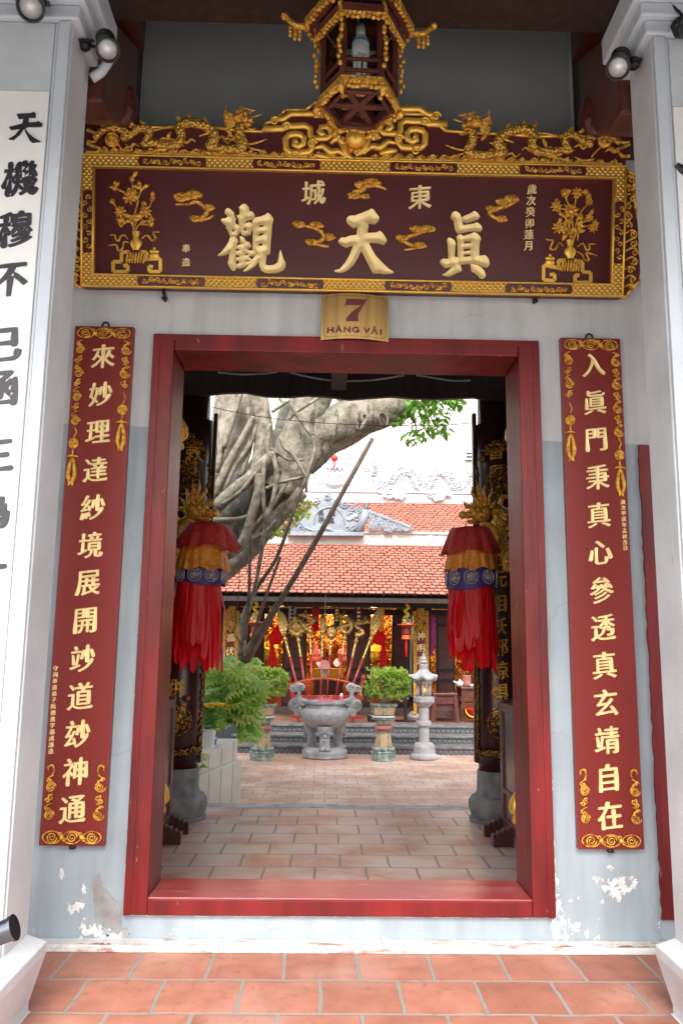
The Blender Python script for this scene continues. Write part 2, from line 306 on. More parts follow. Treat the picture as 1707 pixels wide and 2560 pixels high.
M = dict(
    wall=wall_mat(),
    pier=mat('pier_paint', (.54,.565,.585), .7, var=.10, scale=3, bump=.25, bscale=50),
    pier_front=mat('pier_front_paint', (.53,.57,.62), .6, var=.05, scale=3, bump=.2, bscale=50),
    panel=mat('white_panel', (.78,.77,.75), .6, var=.04, scale=4, bump=.08),
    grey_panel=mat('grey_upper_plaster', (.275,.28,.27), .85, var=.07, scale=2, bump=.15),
    ink=mat('black_ink_paint', (.03,.027,.035), .35, var=.3),
    frame=mat('red_lacquer_frame', (.145,.007,.007), .42, spec=.35, var=.35, scale=7, bump=.3, bscale=26, coat=.06, stretch=(1,1,.22), detail=8),
    sill=mat('worn_red_sill', (.30,.03,.035), .28, col2=(.40,.10,.11), scale=4, bump=.15, bscale=60, coat=.3, stretch=(.3,2,2), fac=(.45,.8)),
    couplet=mat('red_couplet_lacquer', (.19,.017,.012), .38, var=.14, scale=3, bump=.05, bscale=70, stretch=(1,1,.2)),
    maroon=mat('maroon_board', (.076,.010,.010), .4, var=.15, scale=3, bump=.05, bscale=60),
    gold=mat('carved_gold_leaf', (.95,.54,.085), .32, metal=.6, col2=(.40,.13,.012), scale=60, bump=1., bscale=110, fac=(.42,.70)),
    gold_flat=mat('gold_band', (.95,.54,.09), .36, metal=.55, var=.12, scale=20, bump=.1),
    gold_pale=mat('pale_gold_letter', (.96,.71,.32), .38, metal=.3, var=.10, scale=12, bump=.12, bscale=90),
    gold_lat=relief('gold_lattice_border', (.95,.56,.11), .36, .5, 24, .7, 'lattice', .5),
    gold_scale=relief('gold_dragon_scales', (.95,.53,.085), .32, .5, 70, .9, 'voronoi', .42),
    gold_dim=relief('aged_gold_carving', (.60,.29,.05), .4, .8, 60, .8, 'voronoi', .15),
    brass=mat('brass_plate', (.46,.31,.11), .33, metal=.9, col2=(.36,.20,.07), scale=3, stretch=(9,1,.05)),
    dkred=mat('dark_red_letter', (.12,.008,.01), .4),
    tile_out=brickmat('terracotta_porch_tiles', (.47,.19,.125), (.34,.125,.08), (.27,.24,.21), .3, .3, .0085, 1.048, -3.153, .6, dust=(.50,.29,.225), dustf=(.5,.85)),
    tile_in=brickmat('worn_hall_tiles', (.50,.23,.17), (.47,.25,.19), (.20,.17,.15), .3, .3, .008, .489, -4.859, .42, dust=(.52,.405,.37), dustf=(.38,.58)),
    tile_court=brickmat('courtyard_brick_paving', (.62,.40,.31), (.57,.34,.255), (.36,.28,.22), .235, .21, .007, .1, .05, .6, dust=(.72,.55,.47), dustf=(.45,.7), bump=.4),
    asphalt=mat('street_paving', (.38,.37,.355), .85, var=.2, scale=9, bump=.5),
    wood=mat('dark_timber', (.022,.010,.008), .6, var=.4, scale=6, bump=.15, bscale=30, stretch=(4,4,.6), coat=.15),
    redwood=mat('red_brown_timber', (.09,.022,.016), .42, var=.3, scale=6, bump=.12, stretch=(3,.6,3), coat=.2),
    stone=mat('grey_carved_stone', (.33,.33,.345), .72, var=.25, scale=7, bump=.45, bscale=45, detail=8),
    silver=mat('silver_embroidery', (.38,.30,.30), .5, var=.2, scale=60), stone_dk=mat('dark_stone_base', (.15,.145,.145), .7, var=.35, scale=10, bump=.35, bscale=60, detail=8),
    stone_pl=mat('planter_limestone', (.70,.66,.59), .7, col2=(.56,.52,.45), scale=3, bump=.15, bscale=30),
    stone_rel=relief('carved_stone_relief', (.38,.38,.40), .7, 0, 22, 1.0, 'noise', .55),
    steps=mat('step_stone', (.10,.105,.11), .6, var=.2, scale=5, bump=.2),
    bark=mat('banyan_bark', (.31,.275,.215), .9, col2=(.10,.09,.06), scale=7, bump=1.3, bscale=30, detail=12, fac=(.42,.72)),
    bark2=mat('mossy_trunk', (.10,.11,.09), .9, col2=(.22,.20,.165), scale=9, bump=.9, bscale=30, detail=9),
    root=mat('aerial_root', (.33,.295,.225), .85, col2=(.13,.11,.08), scale=14, bump=.7, bscale=45, detail=8),
    pole=mat('weathered_pole', (.13,.095,.07), .8, var=.3, scale=14, bump=.3),
    leaf=cloth(mat('fig_leaf', (.11,.26,.03), .42, col2=(.18,.36,.06), scale=5, spec=.4), .45),
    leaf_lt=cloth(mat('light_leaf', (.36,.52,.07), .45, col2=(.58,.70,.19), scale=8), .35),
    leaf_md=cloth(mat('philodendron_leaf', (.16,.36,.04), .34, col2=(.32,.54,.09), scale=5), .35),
    rtile=mat('red_roof_tile', (.33,.105,.065), .8, col2=(.48,.20,.14), scale=9, bump=.2, bscale=40),
    ridge=mat('lime_ridge', (.46,.44,.41), .8, col2=(.30,.29,.27), scale=5, bump=.3, detail=9, fac=(.5,.85), stretch=(1,1,2.5)),
    slate=mat('grey_blue_stucco', (.20,.23,.26), .7, var=.15, scale=8, bump=.3),
    white_b=mat('white_building', (.50,.485,.44), .8, col2=(.36,.34,.29), scale=1.2, stretch=(3,3,.25), fac=(.55,.85)),
    white_s=mat('white_stucco_relief', (.55,.55,.57), .7, var=.08, scale=12, bump=.3),
    blue_s=mat('pale_blue_mosaic', (.33,.35,.40), .5, var=.2, scale=30, bump=.4),
    black=mat('black_metal', (.014,.014,.016), .35, metal=.2, var=.2),
    painted_reflection=mat('lamp_reflector', (.85,.85,.85), .3, metal=.15),  # diffuse white stands in for the bright reflection in the lamp bowl
    steel=mat('brushed_steel', (.55,.56,.6), .28, metal=1),
    glass=glassy('clear_glass'),
    bulb=mat('bulb_white', (.75,.78,.80), .3, var=.03),
    teal=mat('teal_ring', (.15,.36,.40), .5),
    red_cloth=cloth(mat('red_silk', (.72,.004,.010), .42, col2=(.90,.012,.02), scale=9, bump=.3, bscale=25, stretch=(4,4,.4)), .45),
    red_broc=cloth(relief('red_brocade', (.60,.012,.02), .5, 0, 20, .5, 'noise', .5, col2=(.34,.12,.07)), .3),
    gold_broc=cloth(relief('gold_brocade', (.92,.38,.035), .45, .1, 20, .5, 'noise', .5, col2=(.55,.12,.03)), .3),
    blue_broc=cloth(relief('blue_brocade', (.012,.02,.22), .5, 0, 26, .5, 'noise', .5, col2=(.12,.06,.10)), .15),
    dkpost=mat('dark_lacquer_board', (.040,.010,.008), .3, var=.3, scale=5, coat=.3),
    glaze=mat('green_glaze', (.07,.15,.13), .3, col2=(.40,.43,.37), scale=20, coat=.3),
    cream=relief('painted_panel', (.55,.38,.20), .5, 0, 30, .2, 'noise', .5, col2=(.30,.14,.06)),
    ceramic=mat('white_ceramic', (.72,.70,.66), .4, var=.05),
    yellow=mat('yellow_petals', (.80,.55,.03), .5, var=.15, scale=20),
    pink=mat('pink_petals', (.7,.2,.3), .5), magenta=mat('magenta_cloth', (.36,.01,.20), .5), purple=mat('purple_cloth', (.10,.02,.13), .6),
    orange=mat('orange_panel', (.70,.12,.03), .5), dkgreen=mat('dark_green_cloth', (.03,.06,.05), .6), greywh=mat('white_banner', (.6,.58,.57), .6),
    yel_cloth=mat('yellow_cloth', (.62,.36,.02), .6, var=.2), palegreen=mat('pale_green_wall', (.42,.50,.36), .7),
    red_pl=mat('red_plastic', (.55,.02,.02), .35), redpole=mat('red_shaft', (.22,.02,.015), .35),
    tan=mat('bare_plaster', (.27,.26,.25), .9, var=.2, scale=12, bump=.5, bscale=40), lime=mat('white_lime_paint', (.60,.585,.56), .8, var=.08, scale=10, bump=.4, bscale=25),
    flake=flaky(mat('flaking_lime', (.64,.625,.60), .85, var=.1, scale=14, bump=.5, bscale=35), .43, .46, 26),
    brickred=mat('chipped_red_tile', (.40,.15,.12), .8, var=.25, scale=9),
    incense=mat('incense_coil', (.40,.16,.13), .8, var=.15), blueglaze=mat('blue_white_china', (.05,.07,.22), .3, col2=(.6,.62,.66), scale=25, fac=(.45,.55)),
    lotus=emis('lit_lotus_lamp', (.9,.18,.14), 1.2), flame=emis('candle_flame', (1,.6,.25), 4), lampglow=emis('warm_altar_lamp', (1,.62,.22), 5),
)
scuff(M['frame'], (.30,.16,.14), .655, .70); scuff(M['frame'], (.05,.012,.012), .62, .72, 6, (1,1,.2), .7); scuff(M['sill'], (.50,.30,.28), .60, .68, 30, (.25,2,2))
scuff(M['pier'], (.36,.35,.34), .66, .72, 8, (1,1,.5), .6); scuff(M['pier_front'], (.36,.38,.42), .64, .72, 9, (1,1,.3), .6); scuff(M['bark'], (.12,.15,.09), .56, .64, 5, (1,1,.7), .7); scuff(M['bark2'], (.34,.32,.26), .58, .62, 16, (1,1,.5))
scuff(M['tile_out'], (.20,.13,.10), .60, .72, 7, (1,1,1), .5); scuff(M['tile_out'], (.60,.55,.50), .70, .73, 40, (1,1,1), .6); scuff(M['rtile'], (.14,.09,.07), .58, .70, 3.5, (1,.5,.5), .6); scuff(M['tile_court'], (.36,.27,.20), .58, .72, 3, (1,1,1), .5)
scuff(M['lime'], (.36,.17,.13), .555, .60, 9, (.45,2,2), .9); scuff(M['lime'], (.40,.385,.36), .52, .62, 20, (1,1,1), .7); scuff(M['couplet'], (.10,.012,.01), .64, .75, 9, (1,1,.4), .6)
scuff(M['bark'], (.075,.062,.045), .54, .62, 15, (1,1,.22), .85); scuff(M['root'], (.10,.085,.06), .56, .64, 18, (1,1,.3), .8); scuff(M['tile_out'], (.16,.085,.06), .55, .66, 26, (1,.6,1), .45)
M['gunmetal'] = mat('gunmetal', (.16,.16,.18), .25, metal=1)
# ------------------------------------------------------------------ lettering (carved glyph meshes)
_gl = {}
def outline(ch):
    'closed loops (ink on the left) of one character, in em units, centred'
    if ch in _gl: return _gl[ch]
    c = bpy.data.curves.new('glyph', 'FONT'); c.body = ch; c.resolution_u = 4
    o = bpy.data.objects.new('glyph', c); COL.objects.link(o)
    me = bpy.data.meshes.new_from_object(o.evaluated_get(bpy.context.evaluated_depsgraph_get()))
    co = [(v.co.x, v.co.y) for v in me.vertices]; cnt = {}
    key = {}; idx = []
    for p in co:
        k = (round(p[0], 5), round(p[1], 5)); idx.append(key.setdefault(k, len(key)))
    pts = list(key)
    for p in me.polygons:
        vs = [idx[i] for i in p.vertices]
        if p.normal.z < 0: vs.reverse()
        for a, b in zip(vs, vs[1:]+vs[:1]):
            if a == b: continue
            if (b, a) in cnt: del cnt[(b, a)]
            else: cnt[(a, b)] = 1
    nxt = {}
    for a, b in cnt: nxt.setdefault(a, []).append(b)
    loops = []
    while nxt:
        a = next(iter(nxt)); lp = []
        while a in nxt:
            lp.append(pts[a]); b = nxt[a].pop()
            if not nxt[a]: del nxt[a]
            a = b
        if len(lp) > 2: loops.append(lp)
    bpy.data.objects.remove(o); bpy.data.meshes.remove(me); bpy.data.curves.remove(c)
    xs = [p[0] for l in loops for p in l]; ys = [p[1] for l in loops for p in l]
    cx, cy = (min(xs)+max(xs))/2, (min(ys)+max(ys))/2
    _gl[ch] = [[(x-cx, y-cy) for x, y in l] for l in loops]
    return _gl[ch]
def resample(lp, step):
    out = []
    n = len(lp)
    for i in range(n):
        a = Vector((*lp[i], 0)); b = Vector((*lp[(i+1)%n], 0)); k = max(1, int((b-a).length/step+.5))
        for j in range(k): q = a.lerp(b, j/k); out.append((q.x, q.y))
    return out
def kai(loops, wv=.026, wh=.006, shear=.10, step=.05):
    'brush feeling: heavier uprights than levels, rising levels, softened corners'
    res = []
    for lp in loops:
        q = resample(lp, step); n = len(q); r = []
        for i in range(n):
            (x0,y0),(x,y),(x1,y1) = q[i-1], q[i], q[(i+1)%n]
            tx, ty = x1-x0, y1-y0; l = sqrt(tx*tx+ty*ty) or 1
            nx, ny = ty/l, -tx/l
            k = 1 + .45*sin(7*x+5*y)
            r.append((x+nx*wv*k*abs(nx) , y+ny*(wh*k*(.4+1.5*(x+.45)) if abs(ny) > abs(nx) else wh*.7)))
        r = [(x*.96, y+shear*x) for x, y in r]
        res.append(r)
    return res
def inside(pts, loops):
    pts = np.asarray(pts); c = np.zeros(len(pts), bool)
    for lp in loops:
        a = np.asarray(lp); b = np.roll(a, -1, 0)
        for (x0,y0),(x1,y1) in zip(a, b):
            if y0 == y1: continue
            m = ((y0 > pts[:,1]) != (y1 > pts[:,1])) & (pts[:,0] < (x1-x0)*(pts[:,1]-y0)/(y1-y0)+x0)
            c ^= m
    return c
def dish(mb, loops, put, rim, k, dmax, step):
    '''carve loops (2-D, metres) into mb. put(u, v, h) -> 3-D. height = rim + k*min(d, dmax): k<0 hollow, k>0 rounded; sides drop to h=0'''
    loops = [resample(l, step) for l in loops if len(l) > 2]
    B = [p for l in loops for p in l]; Ba = np.array(B)
    E = []; o = 0
    for l in loops:
        E += [(o+i, o+(i+1)%len(l)) for i in range(len(l))]; o += len(l)
    A0 = np.concatenate([np.array(l) for l in loops]); B0 = np.concatenate([np.roll(np.array(l), -1, 0) for l in loops])
    def dist(q):
        q = np.asarray(q, float).reshape(-1, 2); ab = B0-A0; L2 = (ab**2).sum(1)+1e-12
        t = np.clip(((q[:,None]-A0[None])*ab[None]).sum(2)/L2, 0, 1)
        return np.sqrt((((A0[None]+t[...,None]*ab[None])-q[:,None])**2).sum(2)).min(1)
    x0, y0 = Ba.min(0); x1, y1 = Ba.max(0)
    G = np.array([(x+(.5*step if j % 2 else 0), y) for j, y in enumerate(np.arange(y0, y1, step*.87)) for x in np.arange(x0, x1+step, step)])
    G = G[inside(G, loops)]
    if len(G): G = G[dist(G) > step*.45]
    pts = [Vector(p) for p in B] + [Vector(p) for p in G]
    vs, es, fs, _, _, _ = delaunay_2d_cdt(pts, E, [], 0, 1e-7)
    V = np.array([(v.x, v.y) for v in vs]); T = np.array([f for f in fs if len(f) == 3])
    if not len(T): return mb
    T = T[inside(V[T].mean(1), loops)]
    d = np.minimum(dist(V), dmax)
    b = mb.add([put(x, y, max(0, rim+k*dd)) for (x, y), dd in zip(V, d)], [tuple(int(i) for i in t) for t in T])
    b2 = mb.add([put(x, y, 0) for x, y in B], [])
    # outline vertices keep their order at the front of vs unless merged
    tree = {(round(x, 6), round(y, 6)): i for i, (x, y) in enumerate(V)}
    o = 0
    for l in loops:
        n = len(l)
        for i in range(n):
            a, c = o+i, o+(i+1)%n
            ia = tree.get((round(B[a][0], 6), round(B[a][1], 6))); ic = tree.get((round(B[c][0], 6), round(B[c][1], 6)))
            if ia is None or ic is None or ia == ic: continue
            mb.f.append((b+ia, b2+a, b2+c, b+ic))
        o += n
    return mb
def front(u, v, h): return (u, -h, v)          # board frame: x right, z up, viewer on -y
def glyph(mb, ch, u, v, size, rim=.004, k=-.12, bold=1., put=front, shear=.10, squash=1.):
    lo = kai(outline(ch), .026*bold, .006*bold, shear)
    lo = [[(u+x*size*squash, v+y*size) for x, y in l] for l in lo]
    return dish(mb, lo, put, rim, k, size*.06, size*.045)
def small_text(mb, s, u, v, size, dv, put=front, rim=.0025, bold=1.2):
    for i, ch in enumerate(s):
        lo = [[(u+x*size, v-i*dv+y*size) for x, y in l] for l in kai(outline(ch), .022*bold, .004*bold, .06, .12)]
        dish(mb, lo, put, rim, 0, size*.05, size*.16)
    return mb
def spiral(mb, u, v, r, turns, a0, w, put=front, sgn=1, h=.004, n=None, tail=None):
    'raised scroll: a flattened tube winding inwards'
    n = n or int(14*turns)+4
    pts = [put(*tail, h)] if tail else []
    for i in range(n+1):
        t = i/n; a = a0+sgn*2*pi*turns*t; rr = r*(1-.86*t); pts.append(put(u+rr*cos(a), v+rr*sin(a), h))
    m = len(pts); mb.tube(pts, [w*(1-.35*i/m) for i in range(m)], 6); return mb
def wavy(mb, pts, w, put=front, h=.004, sub=4, n=6, taper=True):
    'smooth tube through 2-D points (Catmull-Rom)'
    q = []
    for i in range(len(pts)-1):
        p0, p1, p2, p3 = pts[max(i-1,0)], pts[i], pts[i+1], pts[min(i+2,len(pts)-1)]
        for j in range(sub):
            t = j/sub
            q.append(tuple(.5*((2*b)+(c-a)*t+(2*a-5*b+4*c-d)*t*t+(-a+3*b-3*c+d)*t**3) for a, b, c, d in zip(p0, p1, p2, p3)))
    q.append(pts[-1]); m = len(q)
    rads = [w*(.35+.65*sin(pi*min(.93, max(.07, i/(m-1))))) if taper else w for i in range(m)]
    mb.tube([put(*p, h) if len(p) == 2 else put(*p) for p in q], rads, n); return mb
def catmull(pts, sub=5):
    q = []
    for i in range(len(pts)-1):
        p0, p1, p2, p3 = pts[max(i-1,0)], pts[i], pts[i+1], pts[min(i+2,len(pts)-1)]
        for j in range(sub):
            t = j/sub
            q.append(tuple(.5*((2*b)+(c-a)*t+(2*a-5*b+4*c-d)*t*t+(-a+3*b-3*c+d)*t**3) for a, b, c, d in zip(p0, p1, p2, p3)))
    q.append(tuple(pts[-1])); return q
# ------------------------------------------------------------------ ground, porch floor, hall floor
struct('street', MB().box(-60, 60, -60, 1.9, -.40, -.12), M['asphalt'])
struct('porch_floor', MB().box(-4, 4, 1.9, 4.05, -.35, 0), M['tile_out'])
struct('hall_floor', MB().box(-3.5, 3.5, 4.054, 7.0, -.35, -.002), M['tile_in'])
struct('hall_edge_kerb', MB().box(-3.5, 3.5, 7.004, 7.17, -.35, .002), M['stone'], bevel=.01)
struct('courtyard_floor', MB().box(-9, 9, 7.172, 14, -.40, -.12), M['tile_court'])
YW = 3.825            # outer wall face
DL, DR, DT, DB = -.852, 1.024, 2.782, .130    # outer edges of the door frame
wall = thing('gate_wall', 'painted plaster gate wall with blue-grey lower paint peeling near the floor', 'wall', (0, YW, 0))
b = MB()
YB = 4.05
b.box(-4, DL+.02, YW, YB, 0, 6); b.box(DR-.02, 4, YW, YB, 0, 6)
b.box(DL+.02, DR-.02, YW, YB, DT-.02, 6); b.box(DL+.02, DR-.02, YW, YB, 0, DB+.02)
part('wall_body', b, M['wall'], wall, world=True)
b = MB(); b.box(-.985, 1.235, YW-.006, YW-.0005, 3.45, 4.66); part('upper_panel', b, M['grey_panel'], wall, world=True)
def patch(mb, pts, y, jag=.012, th=.004, seed=1, sub=7):
    'irregular flake with a torn edge; pts are photo pixels on the wall'
    rnd = random.Random(seed)
    q = [P(x, y_, YW) for x, y_ in pts]; poly = []
    n = len(q)
    for i in range(n):
        a, c = q[i], q[(i+1)%n]
        for j in range(sub):
            p = a.lerp(c, j/sub); poly.append((p.x+rnd.uniform(-jag, jag)*.6, p.z+rnd.uniform(-jag, jag)))
    dish(mb, [poly], lambda u, v, h: (u, YW-h, v), th, 0, .01, .02)
    return mb
# bare plaster left of the sill, white lime round it and on the right
b = MB(); patch(b, [(232,2200),(247,2180),(262,2225),(285,2245),(300,2270),(306,2300),(300,2332),(262,2318),(240,2300),(236,2250)], YW, .008, .0035, 3)
patch(b, [(304,2325),(320,2318),(325,2338),(308,2342)], YW, .006, .0035, 5)
part('bare_patch', b, M['tan'], wall, world=True, label='bare grey plaster patch where the paint fell off')
b = MB()
patch(b, [(205,2300),(232,2315),(262,2322),(300,2336),(322,2318),(318,2352),(255,2350),(210,2332)], YW, .016, .002, 7)
patch(b, [(172,2262),(200,2250),(214,2262),(196,2280),(176,2284)], YW, .012, .002, 8)
patch(b, [(1382,2168),(1394,2200),(1402,2260),(1412,2300),(1420,2345),(1380,2350),(1378,2260)], YW, .012, .002, 9)
patch(b, [(1482,2190),(1512,2202),(1540,2196),(1572,2186),(1592,2200),(1588,2222),(1560,2238),(1545,2256),(1520,2232),(1496,2216)], YW, .012, .002, 11)
patch(b, [(1516,2166),(1530,2164),(1532,2172),(1520,2175)], YW, .006, .002, 12)
patch(b, [(1420,2300),(1436,2312),(1450,2310),(1440,2330),(1424,2340)], YW, .012, .002, 13)
for i, (x, y) in enumerate([(1368,2030),(1372,1960),(1376,2110),(1380,2150),(206,2220),(1462,2330),(150,2180)]): patch(b, [(x,y),(x+7,y-12),(x+10,y+10),(x+2,y+16)], YW, .008, .002, 20+i, 3)
rp = random.Random(77)
for i in range(26):
    x, y = (rp.uniform(190,290), rp.uniform(2290,2352)) if i < 14 else (rp.uniform(1385,1500), rp.uniform(2240,2352)); q = rp.uniform(2,7)
    patch(b, [(x,y),(x+q,y-q*.7),(x+q*1.6,y+q*.4),(x+q*.5,y+q)], YW, .005, .002, 60+i, 3)
part('lime_flakes', b, M['flake'], wall, world=True, label='white lime showing through the paint')
# white painted ledge along the foot, chipped to the red tile below
b = MB(); b.prism_z([(-3.9,3.735),(3.9,3.735),(3.9,YW-.001),(-3.9,YW-.001)], 0, .032)
part('foot_ledge', b, M['lime'], wall, world=True, bevel=.008)
b = MB()
def chip(x0, x1, y0, y1, seed):
    rnd = random.Random(seed); n = 16; top = []; bot = []
    a = PZ(x0, (y0+y1)/2, .034); c = PZ(x1, (y0+y1)/2, .034); ya = PZ(x0, y0, .034).y; yb = PZ(x0, y1, .034).y
    for i in range(n+1):
        t = i/n; x = a.x+(c.x-a.x)*t; e = sin(pi*t)**.5; m = (ya+yb)/2; top.append((x, min(YW-.002, m+(ya-m)*e*rnd.uniform(.4,1)))); bot.append((x, m+(yb-m)*e*rnd.uniform(.4,1)))
    q = [(x, max(3.739, y)) for x, y in top+bot[::-1]]; dish(b, [q], lambda u, v, h: (u, v, .0326+h*.01), .03, 0, .01, .03)
for i, a in enumerate([(285,385,2358,2374),(215,285,2354,2372),(660,750,2364,2378),(1395,1432,2362,2368),(1000,1060,2366,2379),(1130,1300,2371,2380),(1500,1660,2362,2379)]): chip(*a, 40+i)
part('chipped_tile', b, M['brickred'], wall, world=True)
# ------------------------------------------------------------------ door frame
dfr = thing('door_frame', 'dark red lacquered door frame with a high worn sill', 'door frame', ((DL+DR)/2, 3.8, 0))
def jamb(xo, xi, name):
    b = MB(); b.box(min(xo,xi), max(xo,xi), 3.80, 4.10, DB, DT); return part(name, b, M['frame'], dfr, world=True, bevel=.006)
fw = .098
jamb(DL, DL+fw, 'jamb'); jamb(DR, DR-fw, 'jamb')
b = MB(); b.box(DL+fw+.001, DR-fw-.001, 3.80, 4.10, DT-.078, DT); part('lintel', b, M['frame'], dfr, world=True, bevel=.006)
b = MB(); b.box(DL+fw+.001, DR-fw-.001, 3.80, 4.098, DB, .196); part('sill_front', b, M['frame'], dfr, world=True, bevel=.004)
b = MB(); b.box(DL+fw+.002, DR-fw-.002, 3.794, 4.099, .1965, .206); part('sill_tread', b, M['sill'], dfr, world=True, bevel=.003)
b = MB()
for x0, x1, z0, z1 in ((DL-.004,DL+.03,DB,DT),(DR-.03,DR+.004,DB,DT)): b.box(x0, x1, 3.796, 3.806, z0, z1)
b.box(DL-.004, DR+.004, 3.7965, 3.8065, DT-.026, DT+.004)
part('outer_moulding', b, M['frame'], dfr, world=True, bevel=.003)
# ragged plaster lip round the frame
lip = MB(); rl = random.Random(5)
def lipline(a, c, n):
    a = Vector(a); c = Vector(c); q = [a.lerp(c, i/n)+Vector((rl.uniform(-.003,.003), 0, rl.uniform(-.003,.003))) for i in range(n+1)]
    lip.tube(q, [rl.uniform(.001,.0045) for _ in q], 5)
lipline((DL-.006,YW-.001,DB),(DL-.006,YW-.001,DT+.004),120); lipline((DR+.006,YW-.001,DB),(DR+.006,YW-.001,DT+.004),120)
lipline((DL,YW-.001,DT+.007),(DR,YW-.001,DT+.007),90); lipline((DL,YW-.001,DB-.006),(DR,YW-.001,DB-.006),90)
part('plaster_lip', lip, M['lime'], wall, world=True)
# narrow red door post of the next bay, on the right
sp = [P(1598,1112,3.80), P(1655,1112,3.8), P(1700,2303,3.8), P(1655,2303,3.8)]
b = MB(); rl = random.Random(8); left = [(1.500+rl.uniform(-.004,.004), .122+i*(2.27-.122)/60) for i in range(61)]
b.prism(left+[(1.70,2.27),(1.70,.122)], 3.808, YW-.0005)
solo('side_door_frame', b, M['frame'], 'plain dark red door post half hidden behind the right pier', 'door frame', (1.6,3.82,.122), world=False)
# ------------------------------------------------------------------ stone piers of the porch
SM_TIAN = [(225,190),(250,185),(400,180),(455,160),(475,185),(465,235),(380,235),(375,300),(480,295),(510,280),(560,315),(550,350),(500,355),(370,355),(335,370),(370,430),(440,490),(540,548),(430,560),(395,535),(345,440),(320,370),(270,450),(180,525),(120,515),(200,470),(280,375),(150,395),(122,360),(300,315),(315,245),(250,250)]
def pier(name, label, xi, sg):
    'xi: inner face; sg=-1 pier extends to the left'
    r = thing(name, label, 'pillar', (xi+sg*.24, 2.98, 0))
    X = lambda d: xi+sg*d       # distance outwards from the inner face
    yb, yf = 3.155, 2.925
    def bx(b, d0, d1, y0, y1, z0, z1): b.box(min(X(d0),X(d1)), max(X(d0),X(d1)), y0, y1, z0, z1)
    b = MB(); bx(b, 0, .50, yf, yb, .20, 3.74)
    part('shaft', b, M['pier'], r, world=True, bevel=.006)
    # raised fillets that frame the sunken panel
    b = MB(); bx(b, .004, .050, yf-.022, yf-.001, .22, 3.735); bx(b, .450, .496, yf-.022, yf-.001, .22, 3.735)
    bx(b, .053, .066, yf-.010, yf-.001, .22, 3.735); bx(b, .434, .447, yf-.010, yf-.001, .22, 3.735)
    part('edge_fillet', b, M['pier_front'], r, world=True, bevel=.006)
    b = MB(); bx(b, .068, .432, yf-.008, yf-.0005, 3.43, 3.735)
    part('upper_block', b, M['pier'], r, world=True, bevel=.004)
    b = MB(); bx(b, .068, .432, yf-.016, yf-.0005, .26, 3.425)
    part('inscription_panel', b, M['panel'], r, world=True, bevel=.003)
    # capital
    b = MB()
    for d, z0, z1 in ((.03, 3.74, 3.80), (.055, 3.802, 3.86), (.085, 3.862, 3.99)): bx(b, -d, .5+d, yf-d, yb+d, z0, z1)
    part('capital', b, M['pier_front'], r, world=True, bevel=.008)
    # base: block wider at the top, on a low plinth
    b = MB()
    vs = []
    for d, z in ((.018, .0), (.018, .035), (.060, .19), (.060, .225), (.0, .26)):
        vs += [(X(-d), yb+d*.6, z), (X(.5+d), yb+d*.6, z), (X(.5+d), yf-.09-d*2, z), (X(-d), yf-.09-d*2, z)] if z < .25 else [(X(0), yb, z), (X(.5), yb, z), (X(.5), yf-.02, z), (X(0), yf-.02, z)]
    fs = [(0,1,2,3)]+[(4*k+i, 4*k+(i+1)%4, 4*k+4+(i+1)%4, 4*k+4+i) for k in range(4) for i in range(4)]+[(16,17,18,19)]
    b.add(vs, fs); bm = bmesh.new()
    part('base', b, M['pier'], r, world=True, bevel=.006)
    return r, X, yf
pl, XL, yfL = pier('gate_pier', 'grey-white pier with large black characters at the left edge', -1.045, -1)
pr, XR, yfR = pier('gate_pier', 'grey-white pier at the right edge with one stroke of writing showing', 1.283, 1)
for o in (pl, pr): o['group'] = 'piers of the porch'
def on_pier(py): return lambda u, v, h: (u, py-h, v)
putL = on_pier(yfL-.016)
b = MB(); lo = []
for x, y in SM_TIAN: q = P(x/5.223, 250+y/5.223, yfL-.018); lo.append((q.x, q.z))
dish(b, [lo], putL, .006, 0, .01, .012); part('character', b, M['ink'], pl, world=True)
cxp = XL(.248)
for ch, x, y, s in (('機',52,446,.155),('穆',38,573,.155),('不',26,700,.15),('已',13,862,.15),('函',4,972,.15),('三',-8,1140,.15),('為',-20,1275,.15),('一',-28,1420,.15)):
    q = P(x, y, yfL-.018); b = MB(); glyph(b, ch, q.x, q.z, s, rim=.006, k=0, bold=1.9, put=putL, shear=.12, squash=.9); part('character', b, M['ink'], pl, world=True)
q = P(1722, 424, yfR-.018); b = MB(); wavy(b, [(q.x-.05,q.z+.02),(q.x-.01,q.z-.012),(q.x+.05,q.z-.02)], .02, on_pier(yfR-.016), .002); part('character', b, M['ink'], pr, world=True)
# worn patch low on the right pier
b = MB(); q = P(1700, 2190, 2.9); b.box(0,.001,0,.001,0,.001)
